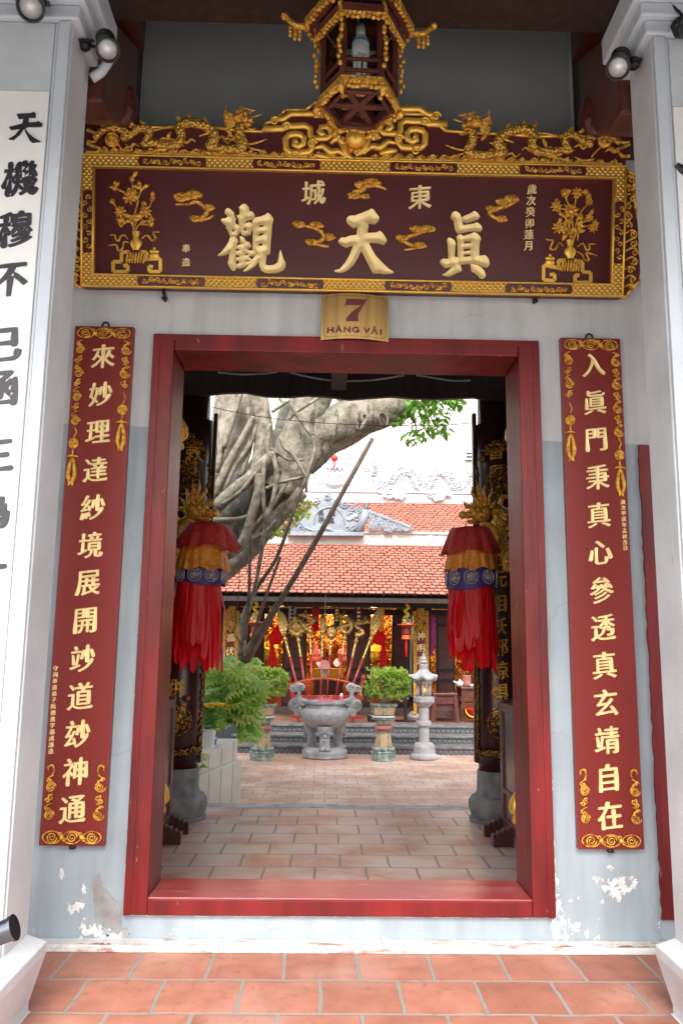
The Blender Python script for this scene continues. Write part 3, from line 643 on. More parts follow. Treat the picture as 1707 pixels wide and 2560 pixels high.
# ------------------------------------------------------------------ porch roof, beams and brackets (dark timber)
rf = thing('porch_roof', 'dark timber porch ceiling above the gate', 'roof', (0.1, 3.4, 4.0))
b = MB()
b.prism([(-5,0),(5,0),(5,.06),(-5,.06)], 0, 1)
b.v = [(x, 1.25+y*2.6, 3.318+y*1.713+z) for x, y, z in [(v[0], v[1], v[2]) for v in b.v]]
part('ceiling_boards', b, M['wood'], rf, world=True)
b = MB(); b.box(-4, 4, 3.60, 3.823, 4.68, 4.92); b.box(-4, 4, 2.86, 3.20, 3.995, 4.2)
for i in range(18): x = -3.4+i*.4; b.bar((x, 1.3, 3.28), (x, 3.82, 4.94), .07, .08)
part('roof_beam', b, M['wood'], rf, world=True)
for sx in (-1, 1):
    x0 = -1.03 if sx < 0 else 1.25
    br = MB(); xc = x0-.06 if sx < 0 else x0+.10
    # post strip on the wall beside the grey field
    br.box(xc-.34 if sx < 0 else xc-.10, xc+.10 if sx < 0 else xc+.34, 3.70, 3.822, 3.78, 4.69)
    part('wall_post', br, M['wood'], rf, world=True, bevel=.01)
    br = MB(); poly = [(3.17,3.58),(3.30,3.58),(3.45,3.66),(3.56,3.80),(3.69,3.82),(3.69,4.25),(3.17,4.0)]
    s0 = len(br.v); br.prism(poly, -.11, .11); br.v = [(xc+y, x, z) for x, y, z in br.v]
    part('bracket', br, M['redwood'], rf, world=True, bevel=.012)
    br = MB(); br.ball((xc-sx*.075, 3.60, 3.86), .075, .10, .12, 12, 8); br.box(xc-.13, xc+.13, 3.16, 3.71, 4.26, 4.46)
    part('bracket', br, M['redwood'], rf, world=True)
# ------------------------------------------------------------------ the great name board (leans forward)
O_ = Vector((.114, 3.775, 3.006)); Uv = Vector((0, -.130, .622)).normalized(); TILT = math.atan2(.130, .622)
plq = thing('name_board', 'large maroon and gold name board with three great characters, leaning over the door', 'sign', tuple(O_), (TILT, 0, 0))
PM = WM[plq].inverted()
_nr = Vector((1,0,0)).cross(Uv)          # points away from viewer
def Q(x, y):
    'photo pixel -> (u, v) on the face of the board'
    d = ray(x, y); t = (O_-EYE).dot(_nr)/d.dot(_nr); p = PM @ (EYE+d*t); return (p.x, p.z)
def Qs(l): return [Q(*p) for p in l]
BW, BH = 1.322, .634                    # half width, height of the frame
b = MB(); b.box(-BW, BW, -.004, .045, 0, BH); part('board', b, M['maroon'], plq)
# frame: four gold bars with a carved lattice
fb = .062
def fbar(nm, x0, x1, z0, z1, m=None): b = MB(); b.box(x0, x1, -.030, -.0045, z0, z1); return part(nm, b, m or M['gold_lat'], plq, bevel=.003)
fbar('frame_bar', -BW, BW, 0, fb); fbar('frame_bar', -BW, BW, BH-fb, BH); fbar('frame_bar', -BW, -BW+fb, fb+.0005, BH-fb-.0005); fbar('frame_bar', BW-fb, BW, fb+.0005, BH-fb-.0005)
b = MB()
def rect_tube(x0, x1, z0, z1, r, h): b.tube([front(x0,z0,h),front(x1,z0,h),front(x1,z1,h),front(x0,z1,h)], r, 6, closed=True)
for x0, x1, z0, z1 in ((-BW+.004,BW-.004,.004,BH-.004),(-BW+fb-.004,BW-fb+.004,fb-.004,BH-fb+.004)):
    for A, C in (((x0,z0),(x1,z0)),((x1,z0),(x1,z1)),((x1,z1),(x0,z1)),((x0,z1),(x0,z0))): b.tube([front(*A,.031),front(*C,.031)], .0055, 6)
part('frame_beading', b, M['gold_flat'], plq, smooth=True)
# cartouches in the frame
rc = random.Random(4)
car = []
for cx in (-1.0+.115, -.335, .33, .96): car += [(cx-.165, cx+.165, BH-fb+.006, BH-.006)]
for cx in (-.885, -.31, .315, .905): car += [(cx-.165, cx+.165, .006, fb-.006)]
for cx in (-BW+fb/2, BW-fb/2): car += [(cx-.026, cx+.026, .16, .46)]
for x0, x1, z0, z1 in car:
    b = MB(); c = .012; s = MB()
    b.prism([(x0+c,z0),(x1-c,z0),(x1-c*.4,z0+c*.6),(x1,(z0+z1)/2),(x1-c*.4,z1-c*.6),(x1-c,z1),(x0+c,z1),(x0+c*.4,z1-c*.6),(x0,(z0+z1)/2),(x0+c*.4,z0+c*.6)] if x1-x0 > .1 else
            [(x0,z0+c),(x0+c,z0),(x1-c,z0),(x1,z0+c),(x1,z1-c),(x1-c,z1),(x0+c,z1),(x0,z1-c)], -.0325, -.0302)
    o = part('cartouche', b, M['maroon'], plq)
    hor = x1-x0 > .1; n = 9
    for i in range(n):
        t = (i+.5)/n
        if hor:
            u, v = x0+.02+(x1-x0-.04)*t, (z0+z1)/2+rc.uniform(-.006,.006)
            spiral(s, u, v, .013, 1.1, rc.uniform(0,6), .0036, h=.034, sgn=rc.choice((-1,1)))
            if i < n-1: wavy(s, [(u-.008,v+.012),(u+.01,v-.012),(u+.026,v+.008)], .003, h=.034, sub=3)
            if i % 3 == 1: s.ball(front(u+.012, v, .034), .009, .006, .009, 8, 5)
        else:
            u, v = (x0+x1)/2+.008*(-1)**i, z0+.02+(z1-z0-.04)*t
            spiral(s, u, v, .014, 1.1, rc.uniform(0,6), .0036, h=.034, sgn=rc.choice((-1,1)))
    part('scrollwork', s, M['gold'], o, smooth=True)
# --- three great characters traced from the photo
def org(o, s, l): return Qs([(o[0]+x/s, o[1]+y/s) for x, y in l])
T1 = [[(325,400),(340,340),(400,290),(520,290),(700,225),(830,170),(895,130),(950,150),(1030,260),(1085,330),(1070,400),(990,475),(820,470),(838,530),(805,690),(1020,680),(1090,637),(1150,680),(1220,780),(1255,860),(1240,910),(1190,955),(1050,915),(840,905),(900,1040),(1000,1210),(1180,1400),(1300,1510),(1418,1590),(1390,1620),(1180,1632),(1080,1615),(960,1622),(910,1570),(830,1410),(750,1240),(672,1090),(590,1260),(500,1410),(380,1530),(250,1598),(150,1600),(80,1580),(48,1550),(170,1520),(300,1370),(400,1200),(460,1050),(490,965),(380,1005),(310,1025),(240,985),(150,915),(140,870),(180,820),(235,785),(270,805),(400,755),(570,730),(565,690),(580,545),(500,575),(450,545),(350,460)]]
Z1 = [[(440,330),(470,250),(530,200),(600,215),(670,270),(700,350),(720,470),(745,545),(900,520),(1000,505),(1065,470),(1130,500),(1190,560),(1212,630),(1190,680),(1140,698),(1020,680),(870,690),(720,725),(650,748),(590,720),(550,650),(530,540),(510,420),(450,365)]]
Z2 = [[(702,365),(760,320),(900,265),(1015,197),(1080,230),(1130,290),(1152,340),(1120,390),(1050,420),(950,450),(850,487),(780,470),(722,430)]]
Z3 = [[(575,850),(600,805),(660,770),(710,785),(755,810),(850,775),(940,750),(1010,713),(1080,745),(1140,800),(1180,880),(1145,960),(1135,1120),(1135,1290),(1200,1285),(1260,1270),(1320,1310),(1370,1390),(1388,1480),(1370,1540),(1320,1578),(1240,1555),(1100,1500),(940,1480),(800,1490),(680,1505),(690,1570),(712,1640),(680,1675),(590,1705),(500,1760),(420,1800),(360,1805),(290,1785),(228,1755),(330,1700),(420,1610),(490,1550),(400,1570),(320,1588),(270,1560),(200,1490),(175,1430),(210,1380),(260,1355),(320,1370),(385,1365),(380,1200),(370,1050),(350,900),(365,860),(410,848),(480,880),(530,910),(560,980),(570,1020),(550,1070),(545,1200),(535,1310),(610,1325),(612,1150),(608,980),(595,900)],
      [(765,935),(925,930),(930,985),(760,1000)], [(765,1115),(920,1105),(925,1160),(755,1190)], [(765,1265),(915,1250),(925,1300),(765,1320)]]
Z4 = [[(915,1490),(980,1495),(1100,1520),(1190,1580),(1250,1650),(1285,1730),(1290,1790),(1260,1840),(1200,1865),(1150,1840),(1100,1770),(1030,1715),(960,1680),(940,1610)]]
G1 = [[(185,430),(205,380),(260,385),(320,350),(290,300),(255,270),(270,220),(310,175),(380,205),(440,265),(455,345),(478,380),(465,420),(475,490),(560,520),(575,560),(560,620),(525,690),(510,725),(440,738),(370,740),(345,680),(310,600),(280,565),(300,530),(280,520),(225,470)], [(400,610),(430,590),(450,620),(425,660)]]
G2 = [[(360,760),(440,735),(500,770),(525,830),(490,900),(475,960),(478,1150),(480,1340),(465,1390),(430,1405),(390,1385),(350,1330),(318,1260),(335,1200),(345,1130),(350,1050),(270,1095),(170,1110),(118,1100),(190,1040),(270,940),(340,830)]]
G3 = [[(535,170),(580,120),(640,93),(690,120),(735,180),(738,250),(775,240),(820,270),(848,330),(830,380),(790,400),(690,420),(650,490),(740,450),(830,510),(830,560),(800,590),(780,650),(765,690),(700,712),(640,720),(590,700),(565,640),(570,560),(540,520),(530,440),(520,400),(490,320),(550,310),(548,230)], [(635,600),(660,575),(685,600),(655,640)]]
G4 = [[(795,440),(850,365),(960,345),(1050,310),(1095,270),(1150,310),(1200,370),(1212,420),(1185,490),(1175,650),(1155,850),(1145,1050),(1125,1090),(1060,1085),(1075,1130),(1060,1200),(1060,1290),(1150,1300),(1230,1285),(1290,1240),(1310,1150),(1325,1050),(1350,985),(1375,1080),(1410,1180),(1445,1250),(1445,1320),(1400,1390),(1300,1440),(1180,1457),(1060,1445),(980,1400),(935,1320),(918,1220),(870,1290),(790,1360),(720,1400),(660,1420),(610,1410),(690,1340),(760,1260),(820,1150),(870,1090),(800,1000),(805,800),(810,600),(800,500)],
      [(935,510),(1010,505),(1015,545),(930,560)], [(930,680),(1010,660),(1015,700),(915,740)], [(925,870),(990,865),(1000,910),(920,925)]]
G5 = [[(545,740),(580,730),(640,760),(680,840),(720,835),(760,880),(780,930),(740,960),(690,970),(735,1010),(820,1010),(870,1050),(840,1110),(720,1130),(770,1170),(830,1200),(760,1270),(700,1300),(640,1340),(560,1365),(490,1350),(475,1280),(540,1260),(540,1220),(478,1200),(478,1150),(540,1140),(540,1110),(478,1090),(478,1020),(545,1010),(540,980),(475,960),(490,920),(590,880),(550,840),(565,800)], [(655,1085),(710,1070),(715,1095),(660,1110)], [(670,1215),(750,1195),(760,1215),(670,1235)]]
def big(o, s, groups):
    b = MB()
    for i, g in enumerate(groups): dish(b, [org(o, s, l) for l in g], lambda u, v, h, i=i: (u, -h-.004-.0006*i, v), .0125, -.55, .020, .0080)
    part('character', b, M['gold_pale'], plq, auto=50)
big((830,510), 9.224, [T1]); big((1080,510), 9.8, [Z1,Z2,Z3,Z4]); big((530,500), 7.84, [G1,G2,G3,G4,G5])
f4 = lambda u, v, h: (u, -h-.004, v)
for ch, x, y, s in (('城',784,483,.122),('東',1049,494,.122)):
    b = MB(); q = Q(x, y); glyph(b, ch, *q, s, rim=.006, k=-.2, bold=1.35, put=f4); part('character', b, M['gold_pale'], plq)
for i, ch in enumerate('歲次癸卯蓮月奉造'):
    b = MB(); glyph(b, ch, *(Q(1328-i*1.9, 474+i*28.3) if i < 6 else Q(466, 622+34*(i-6))), .050 if i < 6 else .043, rim=.003, k=0, bold=1.3, put=f4)
    part('character', b, M['gold_pale'], plq)
# --- drifting clouds
def cloud(pts, blobs, w=.012):
    b = MB(); wavy(b, Qs(pts), w, f4, .004)
    for x, y, r, e in blobs:
        u, v = Q(x, y); b.ball((u, -.006, v), r*e, .011, r, 12, 6)
        for a in (0, 2.1, 4.2): spiral(b, u+r*.4*e*cos(a), v+r*.3*sin(a), r*.5, 1.2, a, .0035, f4, h=.014)
        b.ball((u+r*e*.9, -.006, v-.003), r*.5, .008, r*.5, 8, 5); b.ball((u-r*e*.8, -.006, v+.005), r*.55, .008, r*.55, 8, 5)
    part('cloud_ornament', b, M['gold'], plq, smooth=True)
cloud([(440,512),(470,512),(490,506),(508,514),(520,530),(505,545),(500,552),(520,548),(534,540)], [(455,494,.026,1.3),(486,488,.026,1.3),(524,520,.018,1.4),(490,548,.018,1.5)])
cloud([(735,560),(760,566),(790,572),(810,590),(800,604),(780,608),(810,616),(822,616)], [(748,562,.02,1.5),(790,564,.02,1.6),(822,593,.02,1.4),(778,606,.018,1.5)])
cloud([(872,498),(885,480),(905,478),(918,464),(950,468),(966,476)], [(905,464,.022,1.6),(930,458,.024,1.6),(886,490,.018,1.7),(912,492,.013,1.8)])
cloud([(1086,578),(1060,580),(1030,590),(1000,598),(1018,610),(1040,620),(1010,626)], [(1070,572,.02,1.5),(1040,574,.02,1.5),(1004,596,.018,1.5),(1050,614,.018,1.5)])
cloud([(1296,500),(1275,512),(1250,520),(1222,530),(1235,545),(1260,552)], [(1278,498,.022,1.4),(1252,506,.018,1.4),(1228,524,.018,1.5),(1252,548,.018,1.5)])
# --- flower vases on little tables
def vase(flowers, stems, vx, y0, ribbons, table, bowl):
    b = MB()
    for st in stems: wavy(b, Qs(st), .0055, f4, .005, 3)
    for x, y, r in flowers:
        u, v = Q(x, y); r *= 1.25
        b.ball((u, -.009, v), r*.55, .010, r*.55, 8, 5)
        for i in range(8):
            a = 2*pi*i/8+.2; b.tube([(u+r*.3*cos(a), -.008, v+r*.3*sin(a)), (u+r*.75*cos(a), -.016, v+r*.75*sin(a)), (u+r*1.05*cos(a), -.009, v+r*1.05*sin(a))], [r*.22, r*.24, r*.05], 5)
    lv = random.Random(int(vx))
    for st in stems:
        for k in range(4):
            x, y = st[lv.randrange(1, len(st))]; u, v = Q(x, y); a = lv.uniform(.2, 2.9); l = lv.uniform(.032, .055)
            b.tube([(u, -.006, v), (u+l*.5*cos(a), -.012, v+l*.5*sin(a)+.005), (u+l*cos(a), -.007, v+l*sin(a))], [.004, .012, .001], 6, .5)
    o = part('flower_spray', b, M['gold'], plq, smooth=True)
    b = MB(); prof = []
    for px, half in ((y0,10),(y0+8,8.5),(y0+13,7),(y0+18,7),(y0+23,14),(y0+30,15),(y0+36,13),(y0+42,9),(y0+47,8)): prof.append((half, px))
    n = 10; rows = []
    for half, py in prof:
        rows.append([(lambda c: (c[0], -.005-.013*cos(a), c[1]))(Q(vx+half*sin(a), py)) for a in [(-pi/2+pi*i/n) for i in range(n+1)]])
    b.add([p for r in rows for p in r], [(k*(n+1)+i, k*(n+1)+i+1, (k+1)*(n+1)+i+1, (k+1)*(n+1)+i) for k in range(len(rows)-1) for i in range(n)])
    part('vase_relief', b, M['gold_flat'], plq, smooth=True)
    for rb in ribbons: b = MB(); wavy(b, Qs(rb), .006, f4, .004, 5); part('ribbon', b, M['gold'], plq, smooth=True)
    b = MB()
    for pl_ in table:
        q = Qs(pl_)
        b = MB()
        for A, C in zip(q, q[1:]): b.bar((A[0], -.008, A[1]), (C[0], -.008, C[1]), .016, .013, (0,1,0))
        part('table_relief', b, M['gold_flat'], plq)
    b = MB(); bx, by = bowl; u, v = Q(bx, by)
    b.ball((u, -.007, v), .024, .013, .018, 12, 6); b.ball((u, -.007, v+.019), .026, .012, .010, 12, 6); b.ball((u, -.008, v+.034), .008, .007, .008, 8, 5); b.box(u-.02, u+.02, -.016, -.004, v-.022, v-.014)
    part('bowl_relief', b, M['gold_flat'], plq, smooth=False)
    b = MB()      # cloth over the table
    for i in range(7): x = vx-22+i*7; wavy(b, Qs([(x+3,y0+50),(x+1,y0+68),(x-1,y0+80)]), .007, f4, .010, 3)
    part('cloth_relief', b, M['gold'], plq, smooth=True)
S = lambda l, ox=260, oy=430, s=5.227: [(ox+x/s, oy+y/s) for x, y in l]
vase([(*S([(375,105)])[0],.012),(*S([(150,225)])[0],.012),(*S([(118,395)])[0],.011),(*S([(345,340)])[0],.028),(*S([(400,290)])[0],.018),(*S([(225,530)])[0],.024),(*S([(555,530)])[0],.025),(*S([(640,360)])[0],.012),(*S([(535,430)])[0],.012),(*S([(630,690)])[0],.013)],
     [S([(400,790),(390,650),(430,480),(450,370),(390,240),(375,110)]), S([(390,790),(370,640),(250,560),(150,440),(118,400)]), S([(410,790),(430,650),(520,570),(590,480),(640,370)]), S([(415,790),(470,690),(560,700),(630,690)]), S([(430,370),(300,290),(200,240),(150,225)]), S([(400,780),(350,640),(280,670),(230,730)]), S([(450,370),(500,240),(560,200)])],
     S([(425,0)])[0][0], S([(0,785)])[0][1],
     [S([(320,880),(270,830),(225,850),(200,905),(160,880),(150,830),(90,830)]), S([(330,930),(270,920),(250,1000),(200,1030),(170,960),(120,960),(65,965)]), S([(500,880),(560,830),(600,860),(640,905),(680,870),(650,800),(690,790),(740,790)])],
     [S([(340,1050),(240,1060),(240,1180),(130,1180),(130,1310),(320,1310),(320,1225),(265,1235)]), S([(490,1050),(570,1060),(570,1160)]), S([(540,1150),(745,1140),(745,1310),(600,1310),(600,1240),(650,1250)])], S([(665,1095)])[0])
S2 = lambda l: S(l, 1290, 430, 4.9)
vase([(*S2([(585,265)])[0],.018),(*S2([(735,265)])[0],.022),(*S2([(880,375)])[0],.016),(*S2([(480,430)])[0],.024),(*S2([(665,490)])[0],.028),(*S2([(880,570)])[0],.018),(*S2([(505,690)])[0],.026),(*S2([(930,690)])[0],.02),(*S2([(840,260)])[0],.014)],
     [S2([(660,830),(640,680),(590,560),(500,470),(480,430)]), S2([(665,830),(680,650),(665,500)]), S2([(640,430),(600,320),(585,270)]), S2([(705,430),(725,320),(735,270)]), S2([(680,830),(720,650),(780,500),(880,380)]), S2([(690,830),(730,690),(820,600),(880,570)]), S2([(650,830),(610,700),(560,690),(500,650)]), S2([(700,830),(760,700),(860,670),(930,680)]), S2([(700,800),(750,750),(740,850)]), S2([(620,800),(580,780),(560,850)])],
     S2([(655,0)])[0][0], S2([(0,838)])[0][1],
     [S2([(570,920),(520,870),(470,950),(410,940),(440,850),(390,840),(350,825)]), S2([(740,920),(810,880),(850,960),(890,940),(880,890),(960,890)]), S2([(740,980),(800,1020),(830,1080),(880,1080),(850,1000),(920,1010),(980,1030)])],
     [S2([(590,1090),(505,1090),(505,1190)]), S2([(540,1190),(325,1150),(325,1330),(460,1340),(460,1260),(400,1265)]), S2([(700,1090),(800,1110),(800,1230),(900,1240),(900,1360),(710,1360),(710,1270),(760,1275)])], S2([(405,1110)])[0])
# --- carved crest along the top
b = MB()
cr_px = [(216,388),(222,306),(240,300),(262,318),(330,320),(420,322),(470,316),(540,322),(600,330),(658,332),(664,312),(690,304),(706,286),(714,278),(765,278),(784,262),(830,246),(890,240),(950,248),(985,266),(1008,288),(1064,290),(1084,304),(1112,330),(1190,336),(1260,338),(1340,345),(1440,340),(1480,352),(1530,336),(1575,332),(1572,424)]
cq = Qs(cr_px); cq[0] = (-BW+.004, BH+.001); cq[-1] = (BW-.004, BH+.001)
b.prism(cq, -.012, .03); crest = part('crest_board', b, M['maroon'], plq)
b = MB()
for i in range(1, len(cq)-2): b.tube([front(*cq[i], .014), front(*cq[i+1], .014)], .0075, 6)
b.tube([front(-BW+.02, BH+.012, .014), front(BW-.02, BH+.012, .014)], .008, 6)
part('crest_edging', b, M['gold_flat'], crest, smooth=True)
def fret(sx, cx):
    b = MB(); s = lambda l: Qs([(cx+sx*x, 230+12*(sx > 0)+y) for x, y in l])
    h = .018
    for pts, w in (([(-228,84),(-180,84),(-174,78),(-124,76),(-112,84),(-112,100),(-108,108),(-108,132),(-116,142),(-140,144),(-164,142),(-172,134),(-174,110),(-166,100),(-150,97),(-136,99),(-128,108),(-130,122),(-142,128),(-152,124),(-150,116),(-144,114)], .0165),
                   ([(-108,108),(-96,108),(-70,107),(-62,100),(-62,86),(-72,78),(-86,80),(-90,92),(-84,98),(-76,94)], .0150),
                   ([(-205,60),(-180,60),(-160,46),(-110,46),(-92,50),(-60,38),(-20,30)], .0155)):
        q = s(pts); b.tube([front(*p, h) for p in q], w, 8, .7)
    for x, y in ((-200,66),(-172,80),(-108,122),(-150,152),(-96,50)): spiral(b, *Q(cx+sx*x, 230+12*(sx > 0)+y), .022, 1.6, 0, .007, h=.026)
    for pts in ([(-100,132),(-80,128),(-62,142),(-40,140),(-20,158)], [(-62,120),(-44,106),(-30,120),(-20,112)], [(-40,108),(-30,128),(-20,150),(0,162)], [(-104,150),(-84,152),(-60,158)], [(-50,98),(-30,84),(-16,60)], [(-70,66),(-50,72),(-36,92)]): wavy(b, s(pts), .018, front, .016, 4)
    part('fretwork', b, M['gold_flat'], crest, smooth=True)
fret(1, 888); fret(-1, 888)
b = MB(); u, v = Q(888, 352); b.ball((u, -.03, v), .048, .04, .048, 24, 14)
part('crest_pearl', b, M['gold_flat'], crest, smooth=True)
b = MB()
for i in range(11): a = pi+pi*i/10; b.ball((u+.062*cos(a), -.02, v+.058*sin(a)), .014, .012, .014, 8, 5)
part('pearl_bed', b, M['gold'], crest, smooth=True)
def crest_dragon(pts, rads, spikes, head, hd, extra):
    b = MB(); q = catmull(Qs(pts), 5); rr = catmull([(np.interp(i/(len(pts)-1), np.linspace(0,1,len(rads)), rads),) for i in range(len(pts))], 5)
    b.tube([front(x, y, .022) for x, y in q], [r[0]*1.5 for r in rr], 10)
    o = part('crest_dragon', b, M['gold_scale'], crest, smooth=True)
    b = MB()
    for (x, y), (dx, dy) in spikes: wavy(b, Qs([(x,y),(x+dx*.6,y+dy*.45),(x+dx,y+dy)]), .011, front, .02, 3)
    rd = random.Random(3)
    for k in range(2, len(q)-4, 3):
        (x0,y0),(x1,y1) = q[k], q[k+1]; l = sqrt((x1-x0)**2+(y1-y0)**2) or 1; nx, ny = -(y1-y0)/l, (x1-x0)/l
        if ny < 0: nx, ny = -nx, -ny
        r = rr[k][0]; b.tube([front(x0+nx*r*.7, y0+ny*r*.7, .024), front(x0+nx*r*1.9-.006*hd, y0+ny*r*1.9, .022)], [.005,.0008], 5)
    for e in extra: wavy(b, Qs(e), .006, front, .02, 4)
    part('dragon_fins', b, M['gold'], o, smooth=True)
    b = MB(); hx, hy = head
    A = lambda x, y: Q(hx+hd*x, hy+y)
    for x, y, rx, rz in ((0,0,.030,.024),(16,4,.024,.017),(30,8,.017,.012),(18,-9,.015,.012),(-2,-12,.014,.012),(22,18,.022,.008)):
        u, v = A(x, y); b.ball((u, -.032, v), rx, .022, rz, 10, 7)
    u, v = A(8,-4); b.ball((u, -.052, v), .007, .007, .007, 8, 6)
    for i in range(9):
        a = -30+i*9; wavy(b, [A(-8,-6+i*3), A(-26-abs(4-i),-14+i*5), A(-38+abs(4-i)*2,-34+i*8)], .007, front, .03, 4)
    for i in range(6): wavy(b, [A(8+i*5,-12+i), A(4+i*6,-22+i), A(10+i*7,-27+i*2)], .0045, front, .036, 3)
    wavy(b, [A(30,2), A(46,-4), A(58,-8)], .005, front, .036, 4); wavy(b, [A(20,22), A(34,30), A(44,26)], .005, front, .034, 4)
    part('dragon_head', b, M['gold'], o, smooth=True)
crest_dragon([(240,352),(262,330),(290,326),(316,334),(312,350),(330,342),(352,326),(376,330),(372,352),(362,366),(384,362),(410,368),(444,366),(456,346),(452,322),(476,312),(508,318),(532,332),(540,352),(524,368),(552,376),(590,378),(612,366),(600,340),(604,318)],
             [.008,.011,.013,.013,.011,.011,.013,.013,.011,.010,.012,.014,.015,.015,.015,.016,.016,.015,.014,.014,.015,.016,.016,.014],
             [((275,322),(-22,-18)),((300,322),(-18,-20)),((345,322),(-20,-16)),((372,322),(-18,-18)),((458,312),(-14,-20)),((490,308),(-18,-20)),((520,320),(-8,-24)),((430,335),(-10,20)),((580,340),(-14,-20)),((600,385),(30,6)),((420,378),(-30,2))],
             (598,302), 1, [[(452,322),(420,322),(380,332),(340,330)],[(500,345),(520,338),(545,330)],[(560,345),(540,352),(525,345)],[(612,366),(640,362),(668,352)],[(620,372),(648,380),(670,386)],[(350,380),(330,388),(300,384)],[(282,350),(300,368),(310,380)],[(400,375),(380,386),(365,380)],[(520,378),(540,390),(560,384)]])
mir = lambda l: [(1776-x+2*(888-x)/888*6, y+13-(x-888)/888*6) for x, y in l]
crest_dragon(mir([(240,346),(262,330),(290,326),(316,334),(312,350),(330,342),(352,326),(376,330),(372,352),(362,366),(384,362),(410,368),(444,366),(456,346),(452,322),(476,312),(508,318),(532,332),(540,352),(524,368),(552,376),(590,378),(612,366),(600,340),(604,318)]),
             [.008,.011,.013,.013,.011,.011,.013,.013,.011,.010,.012,.014,.015,.015,.015,.016,.016,.015,.014,.014,.015,.016,.016,.014],
             [(mir([(x,y)])[0], (-dx,dy)) for (x,y),(dx,dy) in [((275,322),(-22,-18)),((300,322),(-18,-20)),((345,322),(-20,-16)),((372,322),(-18,-18)),((458,312),(-14,-20)),((490,308),(-18,-20)),((520,320),(-8,-24)),((430,335),(-10,20)),((580,340),(-14,-20)),((600,385),(30,6)),((420,378),(-30,2))]],
             (1188,314), -1, [mir(l) for l in [[(452,322),(420,322),(380,332),(340,330)],[(500,345),(520,338),(545,330)],[(560,345),(540,352),(525,345)],[(612,366),(640,362),(668,352)],[(620,372),(648,380),(670,386)],[(350,380),(330,388),(300,384)],[(282,350),(300,368),(310,380)],[(400,375),(380,386),(365,380)],[(520,378),(540,390),(560,384)]]])
rq = random.Random(15)
for i in range(46):
    x = 250+1290*(i+.5)/46; y0 = 388+(x-218)*.0245
    if abs(x-888) < 45: continue
    b = MB(); wavy(b, Qs([(x-14,y0-4),(x-4,y0-rq.uniform(10,16)),(x+6,y0-7),(x+14,y0-rq.uniform(9,20))]), .0085, front, .014, 3)
    spiral(b, *Q(x+2, y0-10), .017, 1.3, rq.uniform(0,6), .006, h=.018, sgn=rq.choice((-1,1)))
    part('cloud_curl', b, M['gold'], crest, smooth=True)
for i in range(22):
    x = rq.uniform(255, 640); x = x if i % 2 else 1776-x; y = 345+(x-218)*.0245+rq.uniform(-8,22); sg = 1 if x < 888 else -1
    b = MB(); wavy(b, Qs([(x,y),(x-sg*12,y-6),(x-sg*22,y+3),(x-sg*34,y-5)]), .0075, front, .016, 3); part('cloud_curl', b, M['gold'], crest, smooth=True)
for sx, xs in ((-1,(236,350,375)),(1,(1555,352,398))):
    b = MB(); x = xs[0]
    for dy in (0, 34): b.tube([front(*Q(x+sx*14,xs[1]-22+dy), .018), front(*Q(x-sx*18,xs[1]-8+dy), .018), front(*Q(x-sx*4,xs[1]+8+dy), .018), front(*Q(x+sx*14,xs[1]+8+dy), .018)], .009, 6)
    u, v = Q(x-sx*48, xs[1]+4); b.ball((u, -.02, v), .036, .016, .036, 12, 8); spiral(b, u, v, .03, 2, 0, .005, h=.034)
    part('end_scroll', b, M['gold'], crest, smooth=True)
# --- carved side flanges
for sx in (-1, 1):
    x0 = sx*BW; b = MB()
    pr_ = [(x0,.0),(x0+sx*.03,.012),(x0+sx*.045,.05),(x0+sx*.09,.09),(x0+sx*.105,.16),(x0+sx*.085,.24),(x0+sx*.09,.33),(x0+sx*.06,.44),(x0+sx*.045,.53),(x0+sx*.055,.60),(x0,.63)]
    b.prism(pr_, .004, .03); o = part('side_flange', b, M['maroon'], plq)
    b = MB(); rs = random.Random(9+sx)
    for A, C in zip(pr_, pr_[1:]): b.tube([front(*A, -.002), front(*C, -.002)], .008, 6)
    for i in range(13):
        v = .05+i*.044; wd = .07 if v < .35 else .035
        spiral(b, x0+sx*(.018+wd*rs.uniform(.1,.7)), v, .018, 1.2, rs.uniform(0,6), .0055, h=.0, sgn=rs.choice((-1,1)))
        wavy(b, [(x0+sx*.008, v), (x0+sx*wd*.6, v+.02), (x0+sx*wd, v+rs.uniform(0,.03))], .006, front, 0, 3)
    part('flange_scrolls', b, M['gold'], o, smooth=True)
# iron hooks under the board
for x, y in ((412,742),(1336,747)):
    b = MB(); q = P(x, y, 3.80); b.bar((q.x, 3.77, q.z+.02), (q.x, YW, q.z-.005), .012, .03); b.bar((q.x-.012, 3.80, q.z-.008), (q.x+.014, 3.80, q.z-.012), .016, .012)
    part('iron_hook', b, M['black'], plq, world=True)
# ------------------------------------------------------------------ house number plate
c4 = [P(804.5,738,3.775), P(971,745,3.775), P(970.5,856,3.79), P(801.5,851,3.79)]
npz = thing('house_number_plate', 'curved brass plate with a red 7 above HÀNG VẢI', 'number plate', tuple((c4[2]+c4[3])/2))
def bow(s, t, h=0):
    p = (c4[0]*(1-s)+c4[1]*s)*(1-t)+(c4[3]*(1-s)+c4[2]*s)*t
    return p + Vector((0, -.016*(1-(2*s-1)**2)-h-.003, .008*(1-(2*s-1)**2)))
b = MB(); n = 12
b.add([bow(i/n, j) for j in (0, 1) for i in range(n+1)]+[bow(i/n, j, -.003) for j in (0, 1) for i in range(n+1)],
      [(i+n+1, i+n+2, i+1, i) for i in range(n)]+[(2*n+2+i, 2*n+3+i, 3*n+4+i, 3*n+3+i) for i in range(n)]+[(i,i+1,2*n+3+i,2*n+2+i) for i in range(n)]+[(n+1+i,3*n+3+i,3*n+4+i,n+2+i) for i in range(n)])
part('plate', b, M['brass'], npz, world=True)
def pl_put(u, v, h): return tuple(bow(u, v, .0004+h))
